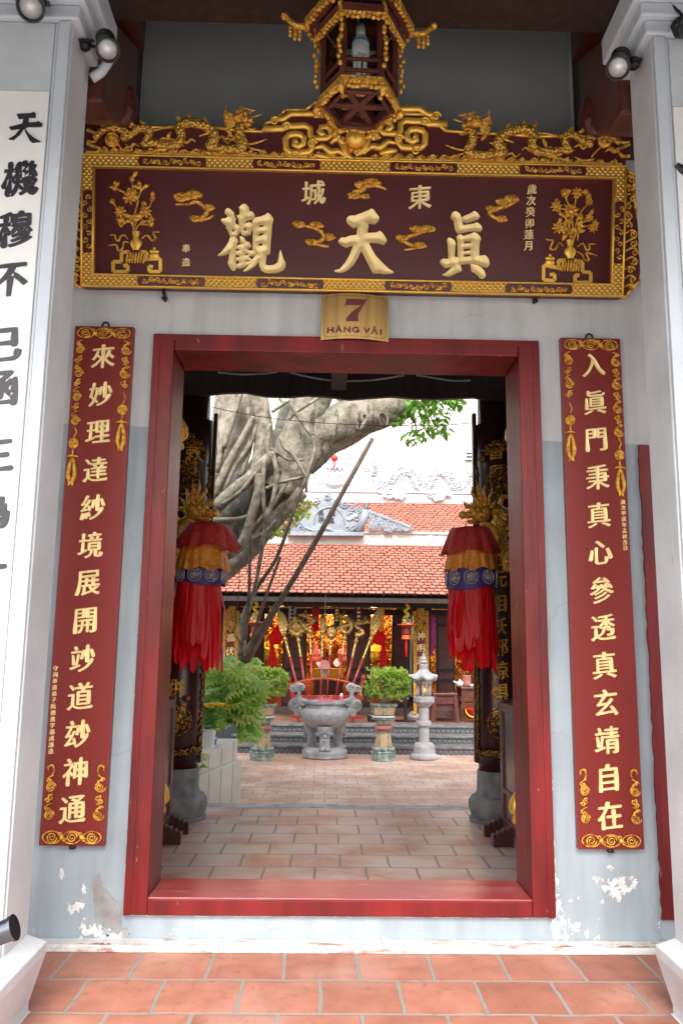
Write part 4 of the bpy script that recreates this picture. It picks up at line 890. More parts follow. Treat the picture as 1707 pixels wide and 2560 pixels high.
N7 = [(640,180),(660,205),(1015,220),(1050,190),(1055,215),(1020,270),(930,420),(880,520),(875,600),(887,680),(625,672),(625,630),(660,570),(740,480),(850,400),(940,345),(640,335),(600,350),(585,365),(620,250)]
N7 = [((x-120)/1375, (y-65-(x-120)/1375*60)/938) for x, y in N7]
b = MB(); dish(b, [N7], pl_put, .0008, 0, .01, .03); part('numeral', b, M['dkred'], npz, world=True)
b = MB()
for ch, x, w in zip('HÀNGVẢI', (.140,.262,.385,.51,.675,.79,.886), (.095,.105,.098,.108,.10,.105,.016)):
    o = outline(ch); xs = [p[0] for l in o for p in l]; ys = [p[1] for l in o for p in l]; yb = min(ys); ww = max(xs)-min(xs)
    cap = .72 if ch != 'G' else .74
    lo = [[(x+px/ww*w*.95, .858+.018*x-(py-yb)/cap*.125) for px, py in kk] for kk in kai(o, .055, .05, 0, .08)]
    b = MB(); dish(b, lo, pl_put, .0008, 0, .01, .015); part('letter', b, M['dkred'], npz, world=True)
b = MB(); fr = [(.045,.10),(.075,.05),(.925,.05),(.955,.10),(.955,.90),(.925,.945),(.075,.945),(.045,.90)]
q = [Vector(pl_put(*p, 0)) for p in sum(([tuple((1-k/8)*a+k/8*c for a, c in zip(fr[i], fr[(i+1)%8])) for k in range(8)] for i in range(8)), [])]
b.tube(q, .0009, 4, closed=True); part('border_line', b, M['dkred'], npz, world=True)
# ------------------------------------------------------------------ the two couplet boards beside the door
def tassel(b, u, v, s):
    b.tube([front(u,v+.06*s,.004), front(u+.012*s,v+.03*s,.004), front(u,v,.004)], .004*s, 6)
    b.ball(front(u, v-.03*s, .004), .026*s, .007, .028*s, 14, 8); spiral(b, u, v-.03*s, .02*s, 2, 0, .004*s, h=.011)
    b.tube([front(u,v-.055*s,.004), front(u,v-.09*s,.004)], .005*s, 6)
    b.tube([front(u-.028*s,v-.098*s,.005), front(u,v-.092*s,.008), front(u+.028*s,v-.098*s,.005)], [.003*s,.008*s,.003*s], 6)
    for d in (-1, 1): wavy(b, [(u,v-.10*s),(u+d*.010*s,v-.135*s),(u+d*.016*s,v-.19*s),(u+d*.006*s,v-.225*s),(u+d*.010*s,v-.245*s)], .011*s, front, .004, 4)
def sidechain(b, u, v0, v1, sg, s=.86):
    v = v0; k = 0
    while v > v1:
        if k % 3 == 1:
            spiral(b, u, v, .024*s, 2.1, pi/2, .0045*s, h=.006, sgn=sg); spiral(b, u, v, .030*s, .9, 0, .0035*s, h=.004, sgn=-sg); v -= .052*s
        elif k % 3 == 2:
            spiral(b, u-.006*sg, v, .016*s, 1.3, 1, .005*s, h=.006, sgn=-sg); spiral(b, u+.008*sg, v-.016*s, .013*s, 1.2, 3, .0045*s, h=.006, sgn=sg); v -= .042*s
        else:
            wavy(b, [(u-.012*sg,v+.012),(u+.012*sg,v),(u-.010*sg,v-.015),(u+.006*sg,v-.036)], .0050*s, front, .006, 3); spiral(b, u+.010*sg, v-.006, .012*s, 1.1, 0, .004*s, h=.005, sgn=sg); v -= .044*s
        k += 1
def topband(b, x0, x1, v):
    n = 3; wd = (x1-x0)/n
    for i in range(n):
        u = x0+wd*(i+.5); spiral(b, u, v, .024, 2, 0, .0038, h=.006, sgn=1 if i % 2 else -1)
        b.tube([front(u+.040*cos(a), v+.026*sin(a), .005) for a in [2*pi*j/14 for j in range(14)]], .0028, 5, closed=True)
        if i: b.ball(front(u-wd/2, v, .005), .012, .006, .012, 8, 5); spiral(b, u-wd/2-.01, v+.012, .010, 1, 0, .003, h=.006); spiral(b, u-wd/2+.01, v-.012, .010, 1, 0, .003, h=.006)
def couplet(label, x0, x1, z0, z1, text, c0, c1, longside, insc, ipos):
    cx = (x0+x1)/2; r = thing('couplet_board', label, 'couplet board', (cx, 3.792, z0), group='couplet boards beside the door')
    W, Hh = (x1-x0)/2, z1-z0
    b = MB(); b.box(-W, W, -.001, YW-3.792-.001, 0, Hh); part('board', b, M['couplet'], r, bevel=.002)
    for i, ch in enumerate(text):
        t = i/12; px = c0[0]+(c1[0]-c0[0])*t; py = c0[1]+(c1[1]-c0[1])*t; q = P(px, py, 3.791)
        b = MB(); glyph(b, ch, q.x-cx, q.z-z0, .128, rim=.0055, k=-.22, bold=1.3, put=front, shear=.11, squash=.94); part('character', b, M['gold_pale'], r)
    b = MB(); topband(b, -W+.012, W-.012, Hh-.036)
    part('top_border', b, M['gold'], r, smooth=True)
    for sg in (-1, 1):
        u = sg*(W-.032); end = Hh-(.49 if sg == longside else .32); b = MB(); sidechain(b, u, Hh-.085, end, sg)
        tassel(b, u, end-.07, .95); part('tassel_chain', b, M['gold'], r, smooth=True)
    b = MB(); topband(b, -W+.012, W-.012, .036); part('bottom_border', b, M['gold'], r, smooth=True)
    for sg in (-1, 1):
        b = MB(); u = sg*(W-.034); sidechain(b, u, .285, .09, sg); wavy(b, [(u,.29),(u-.012*sg,.315),(u-.004*sg,.34),(u+.014*sg,.332),(u+.012*sg,.318)], .0055, front, .005, 4); part('corner_scroll', b, M['gold'], r, smooth=True)
    b = MB(); q0, q1 = P(*ipos[0], 3.791), P(*ipos[1], 3.791); n = len(insc)
    for i, ch in enumerate(insc):
        q = q0.lerp(q1, i/(n-1)); b = MB(); glyph(b, ch, q.x-cx, q.z-z0, .0245, rim=.0018, k=0, bold=1.3); part('character', b, M['gold_pale'], r)
    b = MB(); b.tube([(0+.016*cos(a), .016, Hh+.012+.016*sin(a)) for a in [2*pi*i/12 for i in range(12)]], .005, 6, closed=True)
    b.box(-.012,.012,.004,.03,-.016,-.001); part('hanger', b, M['black'], r, smooth=True)
    return r
couplet('red couplet board with gold characters left of the door, the long tassel on its left', -1.236, -.951, .416, 2.815, '來妙理達紗境展開竗道玅神通', (259,891), (183,2023), -1, '守祠奉道弟子阮德進字福成謹造', ((140,1671),(128,1878)))
couplet('red couplet board with gold characters right of the door, the long tassel on its right', 1.133, 1.428, .419, 2.802, '入眞門秉真心參透真玄靖自在', (1482,912), (1523,2038), 1, '歲次甲辰年孟秋吉日', ((1556,1255),(1562,1370)))
# ------------------------------------------------------------------ hanging lantern in the porch
LY = 3.05
def lantern():
    c = P(897, 240, LY); cx, cy = c.x, c.y
    zt = lambda y: P(897, y, LY).z
    r = thing('hexagonal_lantern', 'dark red and gold hexagonal lantern with a spiral bulb, hung before the name board', 'lantern', (cx, cy, zt(330)))
    rot = rad(3)
    def ring(rad_, z): return [(cx+rad_*cos(rot+pi/3*i), cy+rad_*sin(rot+pi/3*i), z) for i in range(6)]
    zb, zh, zu = P(897, 202, LY-.13).z, P(897, 24, LY-.15).z, zt(-70)
    R = .150
    b = MB()
    for i, (x, y, z) in enumerate(ring(R, 0)): b.bar((x, y, zb-.02), (x, y, zh+.02), .022, .022, (cos(rot+pi/3*i), sin(rot+pi/3*i), 0))
    for z, rr, w, h in ((zb, R, .026, .03), (P(897,176,LY-.13).z, R, .012, .014), (P(897,148,LY-.13).z, R, .012, .012), (zh, R+.02, .04, .035), (zh+.04, R+.06, .03, .02)):
        q = ring(rr, z)
        for i in range(6): b.bar(q[i], q[(i+1)%6], w, h)
    q, q2 = ring(R-.004, zb-.016), ring(R*.86, zb-.035)
    for i in range(6): b.bar(q[i], (cx, cy, zb-.018), .026, .014); b.bar(q[i], q2[i], .018, .018); b.bar(q2[i], q2[(i+1)%6], .012, .014)
    part('lantern_frame', b, M['redwood'], r, world=True, bevel=.002)
    b = MB()
    for z, rr, hh in ((zb-.004, R+.014, .03), (zh-.010, R+.035, .034), (zh+.055, R+.078, .03)):
        q = ring(rr, z); b = MB()
        for i in range(6):
            A, C = Vector(q[i]), Vector(q[(i+1)%6]); b.bar(A, C, .010, hh)
            for k in range(9):
                p = A.lerp(C, (k+.5)/9); dz = -hh*.5-.006-.010*abs(sin(k*pi/4.5)); b.ball(p+Vector((0,0,dz)), .011, .008, .009, 6, 4)
                b.ball(A.lerp(C, (k+1)/9.5)+Vector((0,0,-hh*.4)), .010, .011, .007, 6, 4)
        part('gold_fringe', b, M['gold'], r, world=True, smooth=False)
    for i in range(6):
        b = MB(); a = rot+pi/3*i; d = Vector((cos(a), sin(a), 0)); o = Vector((cx, cy, 0))
        rl = random.Random(i)
        for k in range(15): t = k/14; z = zt(222)+(zt(45)-zt(222))*t; b.ball(o+d*(R+.020+.012*abs(sin(k*1.3)))+Vector((rl.uniform(-.006,.006), 0, z)), .010, .010, .013, 6, 4)
        b2 = MB()
        for k in range(5): t = k/4; b2.ball(o+d*(R+.02-.02*t+.010*sin(t*pi))+Vector((0, 0, zb-.02-.05*t)), .010, .010, .011, 6, 4)
        b2.ball(o+d*(R+.022)+Vector((0,0,zb-.045)), .018, .018, .018, 8, 6); part('gold_foot_carving', b2, M['gold'], r, world=True, smooth=True)
        part('gold_corner_carving', b, M['gold'], r, world=True, smooth=True)
    for i in range(6):
        b = MB(); a = rot+pi/3*i; d = Vector((cos(a), sin(a), 0)); o = Vector((cx, cy, 0))
        q = [o+d*(R+.06)+Vector((0,0,zh+.03)), o+d*(R+.12)+Vector((0,0,zh+.035)), o+d*(R+.165)+Vector((0,0,zh+.075))]
        b.tube(q, [.014,.013,.010], 8); b.ball(q[-1], .017, .017, .014, 8, 5)
        for k in range(3):
            for j in range(3-k//2+1): b.ball(q[1]+d*(.02*k-.02)+Vector((0,0,-.012-.016*j)), .009, .009, .011, 6, 4)
        part('eave_dragon', b, M['gold'], r, world=True, smooth=True)
    b = MB(); q = ring(R-.008, zb+.012); q2 = ring(R-.008, zh-.015)
    b.add(q+q2, [(i, (i+1)%6, 6+(i+1)%6, 6+i) for i in range(6)]); part('glass_pane', b, M['glass'], r, world=True)
    b = MB(); q = ring(R+.02, zh+.06); q2 = ring(R*.55, zu); q3 = ring(R*.55, zu+.15)
    b.add(q+q2+q3, [(i, (i+1)%6, 6+(i+1)%6, 6+i) for i in range(6)]+[(6+i, 6+(i+1)%6, 12+(i+1)%6, 12+i) for i in range(6)]); part('lantern_roof', b, M['redwood'], r, world=True)
    b = MB(); b.tube([(cx, cy, zu+.1), (cx, cy, 4.75)], .006, 6); part('hanging_chain', b, M['black'], r, world=True)
    # the bulb: socket, white body with teal ring, four tubes
    b = MB(); bx, by = cx+.005, cy-.01; S = .001*LY/3.05
    def zz(y): return zt(y)
    b.lathe(bx, by, [(.017,zz(68)),(.019,zz(80)),(.019,zz(92)),(.016,zz(93))][::-1], 14)
    b.lathe(bx, by, [(.012,zz(146)),(.034,zz(145)),(.036,zz(130)),(.034,zz(112)),(.026,zz(101)),(.014,zz(96))], 18)
    o = part('bulb', b, M['bulb'], r, world=True, smooth=True)
    b = MB()
    for k in range(5): a = 2*pi*k/5-.6; b.tube([(bx+.022*cos(a), by+.022*sin(a), zz(140)), (bx+.022*cos(a), by+.022*sin(a), zz(184))], .0082, 8)
    part('fluorescent_tube', b, M['bulb'], o, world=True, smooth=True)
    b = MB(); b.lathe(bx, by, [(.0365,zz(118)),(.0372,zz(115)),(.0355,zz(111))], 18); part('teal_band', b, M['teal'], o, world=True, smooth=True)
    b = MB(); b.tube([(bx,by,zz(70)),(bx-.01,by,zz(58)),(bx-.02,by,zz(40)),(bx,by,zz(0))], .003, 6); part('wire', b, M['ceramic'], o, world=True)
lantern()
# ------------------------------------------------------------------ floodlights on the piers
def floodlight(label, pos, aim, foot, s=1.):
    pos, aim, foot = Vector(pos), Vector(aim).normalized(), Vector(foot)
    r = thing('spotlight', label, 'spotlight', tuple(foot), group='black spotlights on the piers')
    z = aim; x = z.cross(Vector((0,0,1))).normalized(); y = x.cross(z)
    F = Matrix(((x.x,y.x,z.x,pos.x),(x.y,y.y,z.y,pos.y),(x.z,y.z,z.z,pos.z),(0,0,0,1)))
    b = MB(); b.lathe(0, 0, [(.020*s,-.085*s),(.030*s,-.08*s),(.034*s,-.03*s),(.042*s,.0),(.047*s,.035*s),(.047*s,.045*s),(.040*s,.045*s),(.038*s,.036*s)], 22); b.xform(F)
    n0 = len(b.v)
    for k in range(6): b.lathe(0, 0, [(.030*s,(-.078+.012*k)*s),(.039*s,(-.078+.012*k)*s),(.039*s,(-.072+.012*k)*s),(.030*s,(-.072+.012*k)*s)], 18)
    b.xform(F, n0); part('lamp_housing', b, M['black'], r, world=True, auto=35)
    b = MB(); b.lathe(0, 0, [(.0001,.012*s),(.018*s,.016*s),(.037*s,.037*s)], 20); b.xform(F); part('reflector', b, M['painted_reflection'], r, world=True, smooth=True)
    b = MB()
    for sg in (-1, 1): q = F @ Vector((sg*.05*s, 0, -.01*s)); b.bar(q, foot.lerp(q, .25)+Vector((0,0,.0))+x*sg*.03*s, .014*s, .006*s); b.bar(foot.lerp(q, .25)+x*sg*.03*s, foot, .014*s, .006*s)
    b.ball(foot, .028*s, .028*s, .028*s, 10, 6); part('bracket', b, M['black'], r, world=True)
fp = lambda x, y, Y: P(x, y, Y)
floodlight('black spotlight at the top of the left pier face', fp(82,10,2.84), (.10,-.55,-.80), (fp(78,-32,2.9).x, 2.925, fp(78,-32,2.9).z), 1.15)
floodlight('black spotlight on the inner side of the left pier', fp(268,115,3.0), (.25,-.50,-.80), (-1.03, 3.03, fp(235,98,3.0).z), 1.05)
floodlight('black spotlight on the inner side of the right pier', fp(1546,160,3.0), (-.30,-.48,-.80), (1.248, 3.02, fp(1572,150,3.0).z), 1.05)
floodlight('black spotlight on the front face of the right pier', fp(1722,68,2.84), (.15,-.72,-.6), (fp(1735,40,2.9).x, 2.925, fp(1735,40,2.9).z), 1.0)
b = MB(); q = [P(1645,-14,2.90), P(1672,8,2.88), P(1700,34,2.86), P(1722,52,2.9)]; b.tube([tuple(p) for p in q], .006, 6)
solo('power_cable', b, M['black'], 'black cable running down to the spotlight on the right pier', 'cable', tuple(q[0]))
b = MB(); q0, q1 = P(1565,-10,3.4), P(1582,62,3.4); b.tube([tuple(q0), tuple(q1)], .005, 6)
solo('power_cable', b, M['gold_flat'], 'thin orange cord hanging beside the right pier top', 'cable', tuple(q0))
# pale pipe elbow below the left inner spotlight
b = MB(); q = [P(230,196,3.1), P(252,182,3.1), P(268,160,3.1), P(278,140,3.1)]; b.tube([tuple(p) for p in q], .02, 10)
solo('pipe', b, M['pier_front'], 'grey pipe elbow below the spotlight on the left pier', 'pipe', tuple(q[0]), smooth=True)
# near, out of focus, ground spotlight bottom left
A, B_ = P(-75, 2362, 1.55), P(38, 2318, 1.55)
r = thing('garden_spotlight', 'silvery cylindrical spotlight poking in at the lower left edge', 'spotlight', (A.x-.05, A.y, -.12))
b = MB(); b.tube([tuple(A), tuple(A.lerp(B_, .93)), tuple(A.lerp(B_,.935)), tuple(B_)], [.020,.020,.0225,.0225], 20); part('lamp_housing', b, M['gunmetal'], r, world=True, auto=40)
b = MB(); b.tube([(A.x-.05, A.y, -.12), (A.x-.05, A.y, A.z), tuple(A)], .012, 8); part('stake', b, M['black'], r, world=True)
# white plinth steps beside the pier bases
for i, (x, y0, lab) in enumerate(((-1.075, 2.98, 'low white stone block at the foot of the left pier'), (1.285, 2.98, 'low white stone block at the foot of the right pier'))):
    b = MB(); s = -1 if i == 0 else 1
    b.box(min(x,x+s*.5)-.0, max(x,x+s*.5), 2.50, 2.86, .001, .05); b.box(min(x-s*.035,x+s*.5), max(x-s*.035,x+s*.5), 2.44, 2.80, .0, .03)
    solo('plinth_block', b, M['pier_front'], lab, 'plinth', (x, 2.7, 0), bevel=.012)
# ------------------------------------------------------------------ inner hall: roof, beams, added light-limiting side walls
hr = thing('hall_roof', 'dark tiled roof and beams of the inner hall behind the door', 'roof', (.1, 5.4, 3.5))
b = MB(); zb_ = P(853, 986, 6.4).z
rw = random.Random(2); top = []; n = 40
low = [(-3.4+6.8*i/n, zb_-.02+.014*sin(i*1.7)+rw.uniform(-.01,.01)) for i in range(n+1)]
b.prism(low+[(3.4, zb_+.95), (-3.4, zb_+.95)], 6.395, 6.44); part('eave_beam', b, M['wood'], hr, world=True)
b = MB(); b.box(-3.4, 3.4, 4.6, 4.8, 3.05, 3.30); b.box(.02, .14, 4.81, 6.32, zb_+.01, zb_+.20); b.box(-1.62, -1.48, 4.81, 6.32, zb_+.02, zb_+.2); b.box(1.62, 1.76, 4.81, 6.32, zb_+.02, zb_+.2)
part('cross_beam', b, M['wood'], hr, world=True)
b = MB(); b.add([(-3.6,4.06,5.2),(3.6,4.06,5.2),(3.6,7.2,3.78),(-3.6,7.2,3.78),(-3.6,4.06,5.32),(3.6,4.06,5.32),(3.6,7.2,3.90),(-3.6,7.2,3.90)], [(3,2,1,0),(4,5,6,7),(0,1,5,4),(1,2,6,5),(2,3,7,6),(3,0,4,7)])
part('roof_slab', b, M['wood'], hr, world=True)
for x0, x1, lab in ((-3.5,-3.4,'left'),(3.4,3.5,'right')):  # unseen side walls, added so that less light reaches the hall
    b = MB(); b.box(x0, x1, 4.052, 7.0, 0, 3.45)
    solo('added_hall_wall', b, M['wood'], 'unseen dark wall added to limit light in the inner hall, on the %s' % lab, 'wall', ((x0+x1)/2, 5.5, 0))
for i, l in enumerate(([(545,931),(600,936),(660,934),(692,930)], [(728,932),(780,944),(840,952),(900,952),(950,948),(1010,938)], [(1040,938),(1080,944),(1130,952),(1175,951)])):
    b = MB(); b.tube([tuple(P(x, y, 6.30)) for x, y in catmull(l, 4)], .008, 6)
    solo('conduit', b, M['stone'], ('grey conduit sagging under the hall beam, short left piece', 'grey conduit sagging under the hall beam, long middle piece', 'grey conduit sagging under the hall beam, right piece')[i], 'conduit', tuple(P(*l[0], 6.3)))
b = MB(); b.tube([tuple(P(x, y, 7.3)) for x, y in catmull([(530,1018),(640,1040),(760,1054),(900,1062),(1080,1064),(1182,1057)], 5)], .0035, 5)
solo('overhead_wire', b, M['black'], 'thin black wire strung across the courtyard before the tree', 'wire', tuple(P(530,1018,7.3)))
# ------------------------------------------------------------------ columns with curved inscription boards
CYc = 6.55
def column(sg, label):
    if sg < 0: xt, xb = P(446+38, 985, CYc).x, P(446, 1905, CYc).x
    else: xt, xb = P(1236, 985, CYc).x, P(1244, 1905, CYc).x
    r = thing('timber_column', label, 'column', (xb, CYc, 0), group='columns of the inner hall')
    b = MB(); R = .150; zs = .375
    b.v = []; prof = [(R, zs), (R*1.02, 1.4), (R*.96, zb_+.25)]
    b.lathe(0, 0, prof, 24); b.v = [(x+xb+(xt-xb)*(z-zs)/(zb_-zs), y+CYc, z) for x, y, z in b.v]
    part('shaft', b, M['dkpost'], r, world=True, smooth=True)
    b = MB(); b.lathe(xb, CYc, [(.225,0),(.228,.025),(.205,.03),(.215,.05),(.232,.10),(.228,.15),(.205,.185),(.178,.195),(.172,.21),(.166,.22),(.160,zs),(.12,zs)], 28)
    part('stone_base', b, M['stone_dk'], r, world=True, auto=40)
    return r, xt, xb
colL, xtL, xbL = column(-1, 'dark round column on a stone base, left behind the door')
colR, xtR, xbR = column(1, 'dark round column on a stone base, right behind the door')
def curved_board(sg, xt, xb, chars, label, edge):
    z0, z1 = .43, 3.12
    r = thing('curved_inscription_board', label, 'inscription board', (xb, CYc-.19, z0), group='curved boards on the hall columns')
    def cx(z): return xb+(xt-xb)*(z-.375)/(zb_-.375)
    def put(u, v, h): a = u/.19; return (cx(v)+(.175+h)*sin(a), CYc-(.175+h)*cos(a), v)
    b = MB(); n = 16; L = []
    for z in np.linspace(z0, z1, 8):
        for i in range(n+1): L.append(put(-.30+.60*i/n, z, 0))
    b.add(L, [(k*(n+1)+i, k*(n+1)+i+1, (k+1)*(n+1)+i+1, (k+1)*(n+1)+i) for k in range(7) for i in range(n)])
    o = part('board', b, M['dkpost'], r, world=True, smooth=True); m = o.modifiers.new('solid', 'SOLIDIFY'); m.thickness = .014; m.offset = -1
    # flat side lath standing out towards the court
    b = MB(); xe = lambda y: P(edge[0]+(edge[1]-edge[0])*(y-1035)/870, y, CYc-.02)
    p, q = xe(1035), xe(1905); b.bar((p.x, p.y, p.z), (q.x, q.y, q.z), .03, .05, (0,1,0)); part('side_lath', b, M['dkpost'], r, world=True)
    for ch, px, py in chars:
        q = P(px, py, CYc-.19); b = MB(); u = math.asin(max(-.95, min(.95, (q.x-cx(q.z))/.18)))*.19
        glyph(b, ch, u, q.z, .145, rim=.012, k=-.2, bold=.9, put=put, shear=.1); part('character', b, M['gold'], r, world=True)
    b = MB(); rr = random.Random(3)
    def vine(u, va, vb):
        v = va
        while v > vb: spiral(b, u+rr.uniform(-.01,.01), v, .028, 1.3, rr.uniform(0,6), .007, put, rr.choice((-1,1)), .008); wavy(b, [(u-.02,v),(u+.02,v-.03),(u-.01,v-.06)], .008, put, .006, 3); v -= .06
    vine(-.24*sg, 2.75, .52); vine(.2*sg, 2.75, .52)
    for u in np.arange(-.2, .21, .05): spiral(b, u, .50+.02*rr.random(), .026, 1.5, rr.uniform(0,6), .007, put, 1, .008)
    part('vine_border', b, M['gold_dim'], r, world=True, smooth=True)
    b = MB()
    for k in range(90): a = rr.uniform(0, 2*pi); d = .105*sqrt(rr.random()); b.ball(put(.02*sg+d*cos(a), 2.62+d*sin(a), .01), .016, .016, .016, 6, 4)
    b.tube([put(.02*sg+.13*cos(a), 2.62+.13*sin(a), .01) for a in np.linspace(0, 2*pi, 24)[:-1]], .006, 6, closed=True)
    part('round_medallion', b, M['gold_dim'], r, world=True, smooth=True)
    b = MB()
    for k in range(80):
        t = rr.uniform(-1, 1); b.ball(put(.02*sg+.20*t, 2.93-.14*t*t+rr.uniform(-.045,.045), .01), .020, .018, .012, 6, 4)
    for k in range(40):
        t = rr.uniform(-1, 1); b.ball(put(.02*sg+.17*t, 2.42-.03*t*t+rr.uniform(-.02,.02), .01), .018, .016, .010, 6, 4)
    part('bat_and_cloud_carving', b, M['gold_dim'], r, world=True, smooth=True)
    b = MB(); u0 = .0
    for k in range(60): a = rr.uniform(0, 2*pi); d = .09*sqrt(rr.random()); b.ball(put(u0+d*cos(a), .74+d*sin(a), .01), .016, .016, .016, 6, 4)
    b.tube([put(u0+.115*cos(a), .74+.115*sin(a), .01) for a in np.linspace(0, 2*pi, 24)[:-1]], .007, 6, closed=True)
    b.ball(put(.07, .90, .012), .035, .02, .025, 8, 5); b.ball(put(.03, .86, .012), .022, .02, .02, 8, 5)
    part('lower_medallion', b, M['gold_dim'], r, world=True, smooth=True)
curved_board(-1, xtL, xbL, [('敕',484,1130),('封',475,1164),('士',470,1216),('全',455,1482),('和',450,1540),('併',440,1720),('蒙',444,1782)], 'dark curved board with gold characters on the left column', (541,498))
curved_board(1, xtR, xbR, [('晉',1240,1128),('顯',1243,1182),('中',1245,1226),('性',1246,1395),('元',1247,1448),('相',1246,1508),('妖',1246,1566),('邪',1250,1620),('惊',1250,1676),('惧',1250,1732),('廣',1250,1788)], 'dark curved board with gold characters on the right column', (1184,1190))
# ------------------------------------------------------------------ gilt dragons that hold the hangings
def hook_dragon(sg, label, body, head, dirx):
    Yb, Yh = CYc-.22, CYc-.42
    p0 = P(*body[0], Yb); r = thing('dragon_bracket', label, 'dragon', tuple(p0), group='gilt dragon brackets')
    n = len(body); pts = []
    for i, (x, y) in enumerate(body): pts.append(tuple(P(x, y, Yb+(Yh-Yb)*max(0, i/(n-1)-.3)/.7)))
    q = catmull(pts, 5); m = len(q); b = MB()
    rads = [.055*(.45+.75*sin(pi*min(.9, .12+i/m))) for i in range(m)]
    b.tube(q, rads, 12); part('dragon_body', b, M['gold_scale'], r, world=True, smooth=True)
    b = MB(); rd = random.Random(6)
    for k in range(3, m-2, 3):
        p = Vector(q[k]); t = (Vector(q[k+1])-Vector(q[k-1])).normalized(); nr = Vector((-t.z, 0, t.x))
        if nr.x*dirx > 0: nr = -nr
        L = rd.uniform(.09, .14); b.tube([p+nr*rads[k]*.7, p+nr*(rads[k]+L*.5)+Vector((0,-.01,.01)), p+nr*(rads[k]+L*.85)-t*.05, p+nr*(rads[k]+L)-t*.10], [.018,.020,.014,.002], 6, .5)
    part('mane_fin', b, M['gold'], r, world=True, smooth=True)
    h = P(*head, Yh); s = 1.0
    b = MB(); A = lambda x, z, y=0: (h.x+dirx*x*s, h.y+y, h.z+z*s)
    for x, z, rx, rz in ((0,0,.065,.055),(.05,.01,.055,.040),(.10,.0,.045,.03),(.05,-.05,.07,.018),(-.03,.03,.05,.04),(.07,.04,.025,.03)): b.ball(A(x,z), rx, .055, rz, 12, 8)
    for yy in (-.045,.045): b.ball(A(.03,.035,yy), .02, .018, .02, 8, 6)
    for i, (ex, ez) in enumerate(((-.04,.22),(.01,.24),(.06,.20),(-.09,.17),(-.13,.10),(-.15,.02))):
        b.tube([A(-.02+ex*.15,.03), A(ex*.5-.015,.03+ez*.35,.02*(i%2)), A(ex*.9+.015,.02+ez*.75,-.02*(i%2)), A(ex+.005,.02+ez)], [.016,.018,.013,.003], 7)
    for i in range(8): b.tube([A(.02+i*.013,.05), A(.03+i*.014,.085+.012*sin(i)), A(.035+i*.015,.11)], [.009,.007,.002], 5)
    b.tube([A(0,-.06), A(-.06,-.07), A(-.11,-.11), A(-.13,-.19), A(-.09,-.23)], [.02,.022,.018,.014,.006], 8)
    b.ball(A(.14,.0), .035, .035, .032, 12, 8)
    part('dragon_head', b, M['gold'], r, world=True, smooth=True)
    return A(.12, -.06)
hkL = hook_dragon(-1, 'gilt dragon bracket on the left column, foreshortened, head facing right', [(432,1440),(430,1390),(438,1345),(455,1312),(478,1296)], (490,1282), 1)
hkR = hook_dragon(1, 'gilt dragon bracket on the right column, S-shaped body and head facing left', [(1268,1430),(1272,1395),(1250,1360),(1243,1320),(1258,1290),(1240,1270),(1212,1278)], (1202,1288), -1)
# ------------------------------------------------------------------ tiered silk hangings with red streamers
def hanging(label, cx, Y, tiers, ytop, hook, seed, side):
    c = P(cx, ytop, Y); r = thing('tiered_silk_hanging', label, 'hanging', tuple(c), group='tiered silk hangings')
    rd = random.Random(seed); k = mpp(Y)
    b = MB(); hp = Vector(hook); b.tube([hp, hp+Vector((.0,0,-.03)), hp+Vector((.022,0,-.05)), hp+Vector((.0,0,-.078)), hp+Vector((-.02,0,-.06))], .0045, 6)
    b.tube([hp+Vector((0,0,-.075)), Vector((c.x, c.y, c.z+.005))], .003, 5); part('hook', b, M['black'], r, world=True, smooth=True)
    tilt = side
    for nm, mt, y0, y1, w0, w1, pl_, amp, off in tiers:
        za, zb2 = P(cx, y0, Y).z, P(cx, y1, Y).z; ra, rb = w0*k/2, w1*k/2; b = MB(); n = 110; rows = []
        ph = rd.uniform(0, 6)
        for t in np.linspace(0, 1, 7):
            rr = ra+(rb-ra)*(t**.8)
            rows.append([(c.x+off*k+rr*(1+amp*t*sin(pl_*a+ph)+amp*.5*t*sin(pl_*2.3*a+1))*cos(a), c.y+rr*.95*(1+amp*t*cos(pl_*a+ph))*sin(a), za+(zb2-za)*t+tilt*rr*cos(a)*.12+.012*t*sin(pl_*.5*a+ph)) for a in [2*pi*i/n for i in range(n)]])
        b.add([p for row in rows for p in row], [(q*n+i, q*n+(i+1)%n, (q+1)*n+(i+1)%n, (q+1)*n+i) for q in range(6) for i in range(n)])
        if nm == 'top_canopy': b.f.append(tuple(range(n-1,-1,-1)))
        o = part(nm, b, M[mt], r, world=True, smooth=True)
        if nm == 'blue_band':
            for i in range(9):
                a = 2*pi*i/9+.35; d = MB(); rr = (ra+rb)/2*1.03
                F = Matrix.Translation((c.x+off*k+rr*cos(a), c.y+rr*.95*sin(a), (za+zb2)/2+tilt*rr*cos(a)*.12)) @ Matrix.Rotation(a+pi/2, 4, 'Z')
                for q in (1., .62, .3): d.tube([F @ Vector((.050*q*cos(t), -.004, .050*q*sin(t))) for t in np.linspace(0, 2*pi, 17)[:-1]], .004, 5, closed=True)
                for q in range(14): t = rd.uniform(0, 6.28); e = rd.uniform(0, .04); d.ball(F @ Vector((e*cos(t), -.003, e*sin(t))), .008, .005, .008, 6, 4)
                part('embroidered_roundel', d, M['silver'], o, world=True, smooth=True)
    return r, c, k
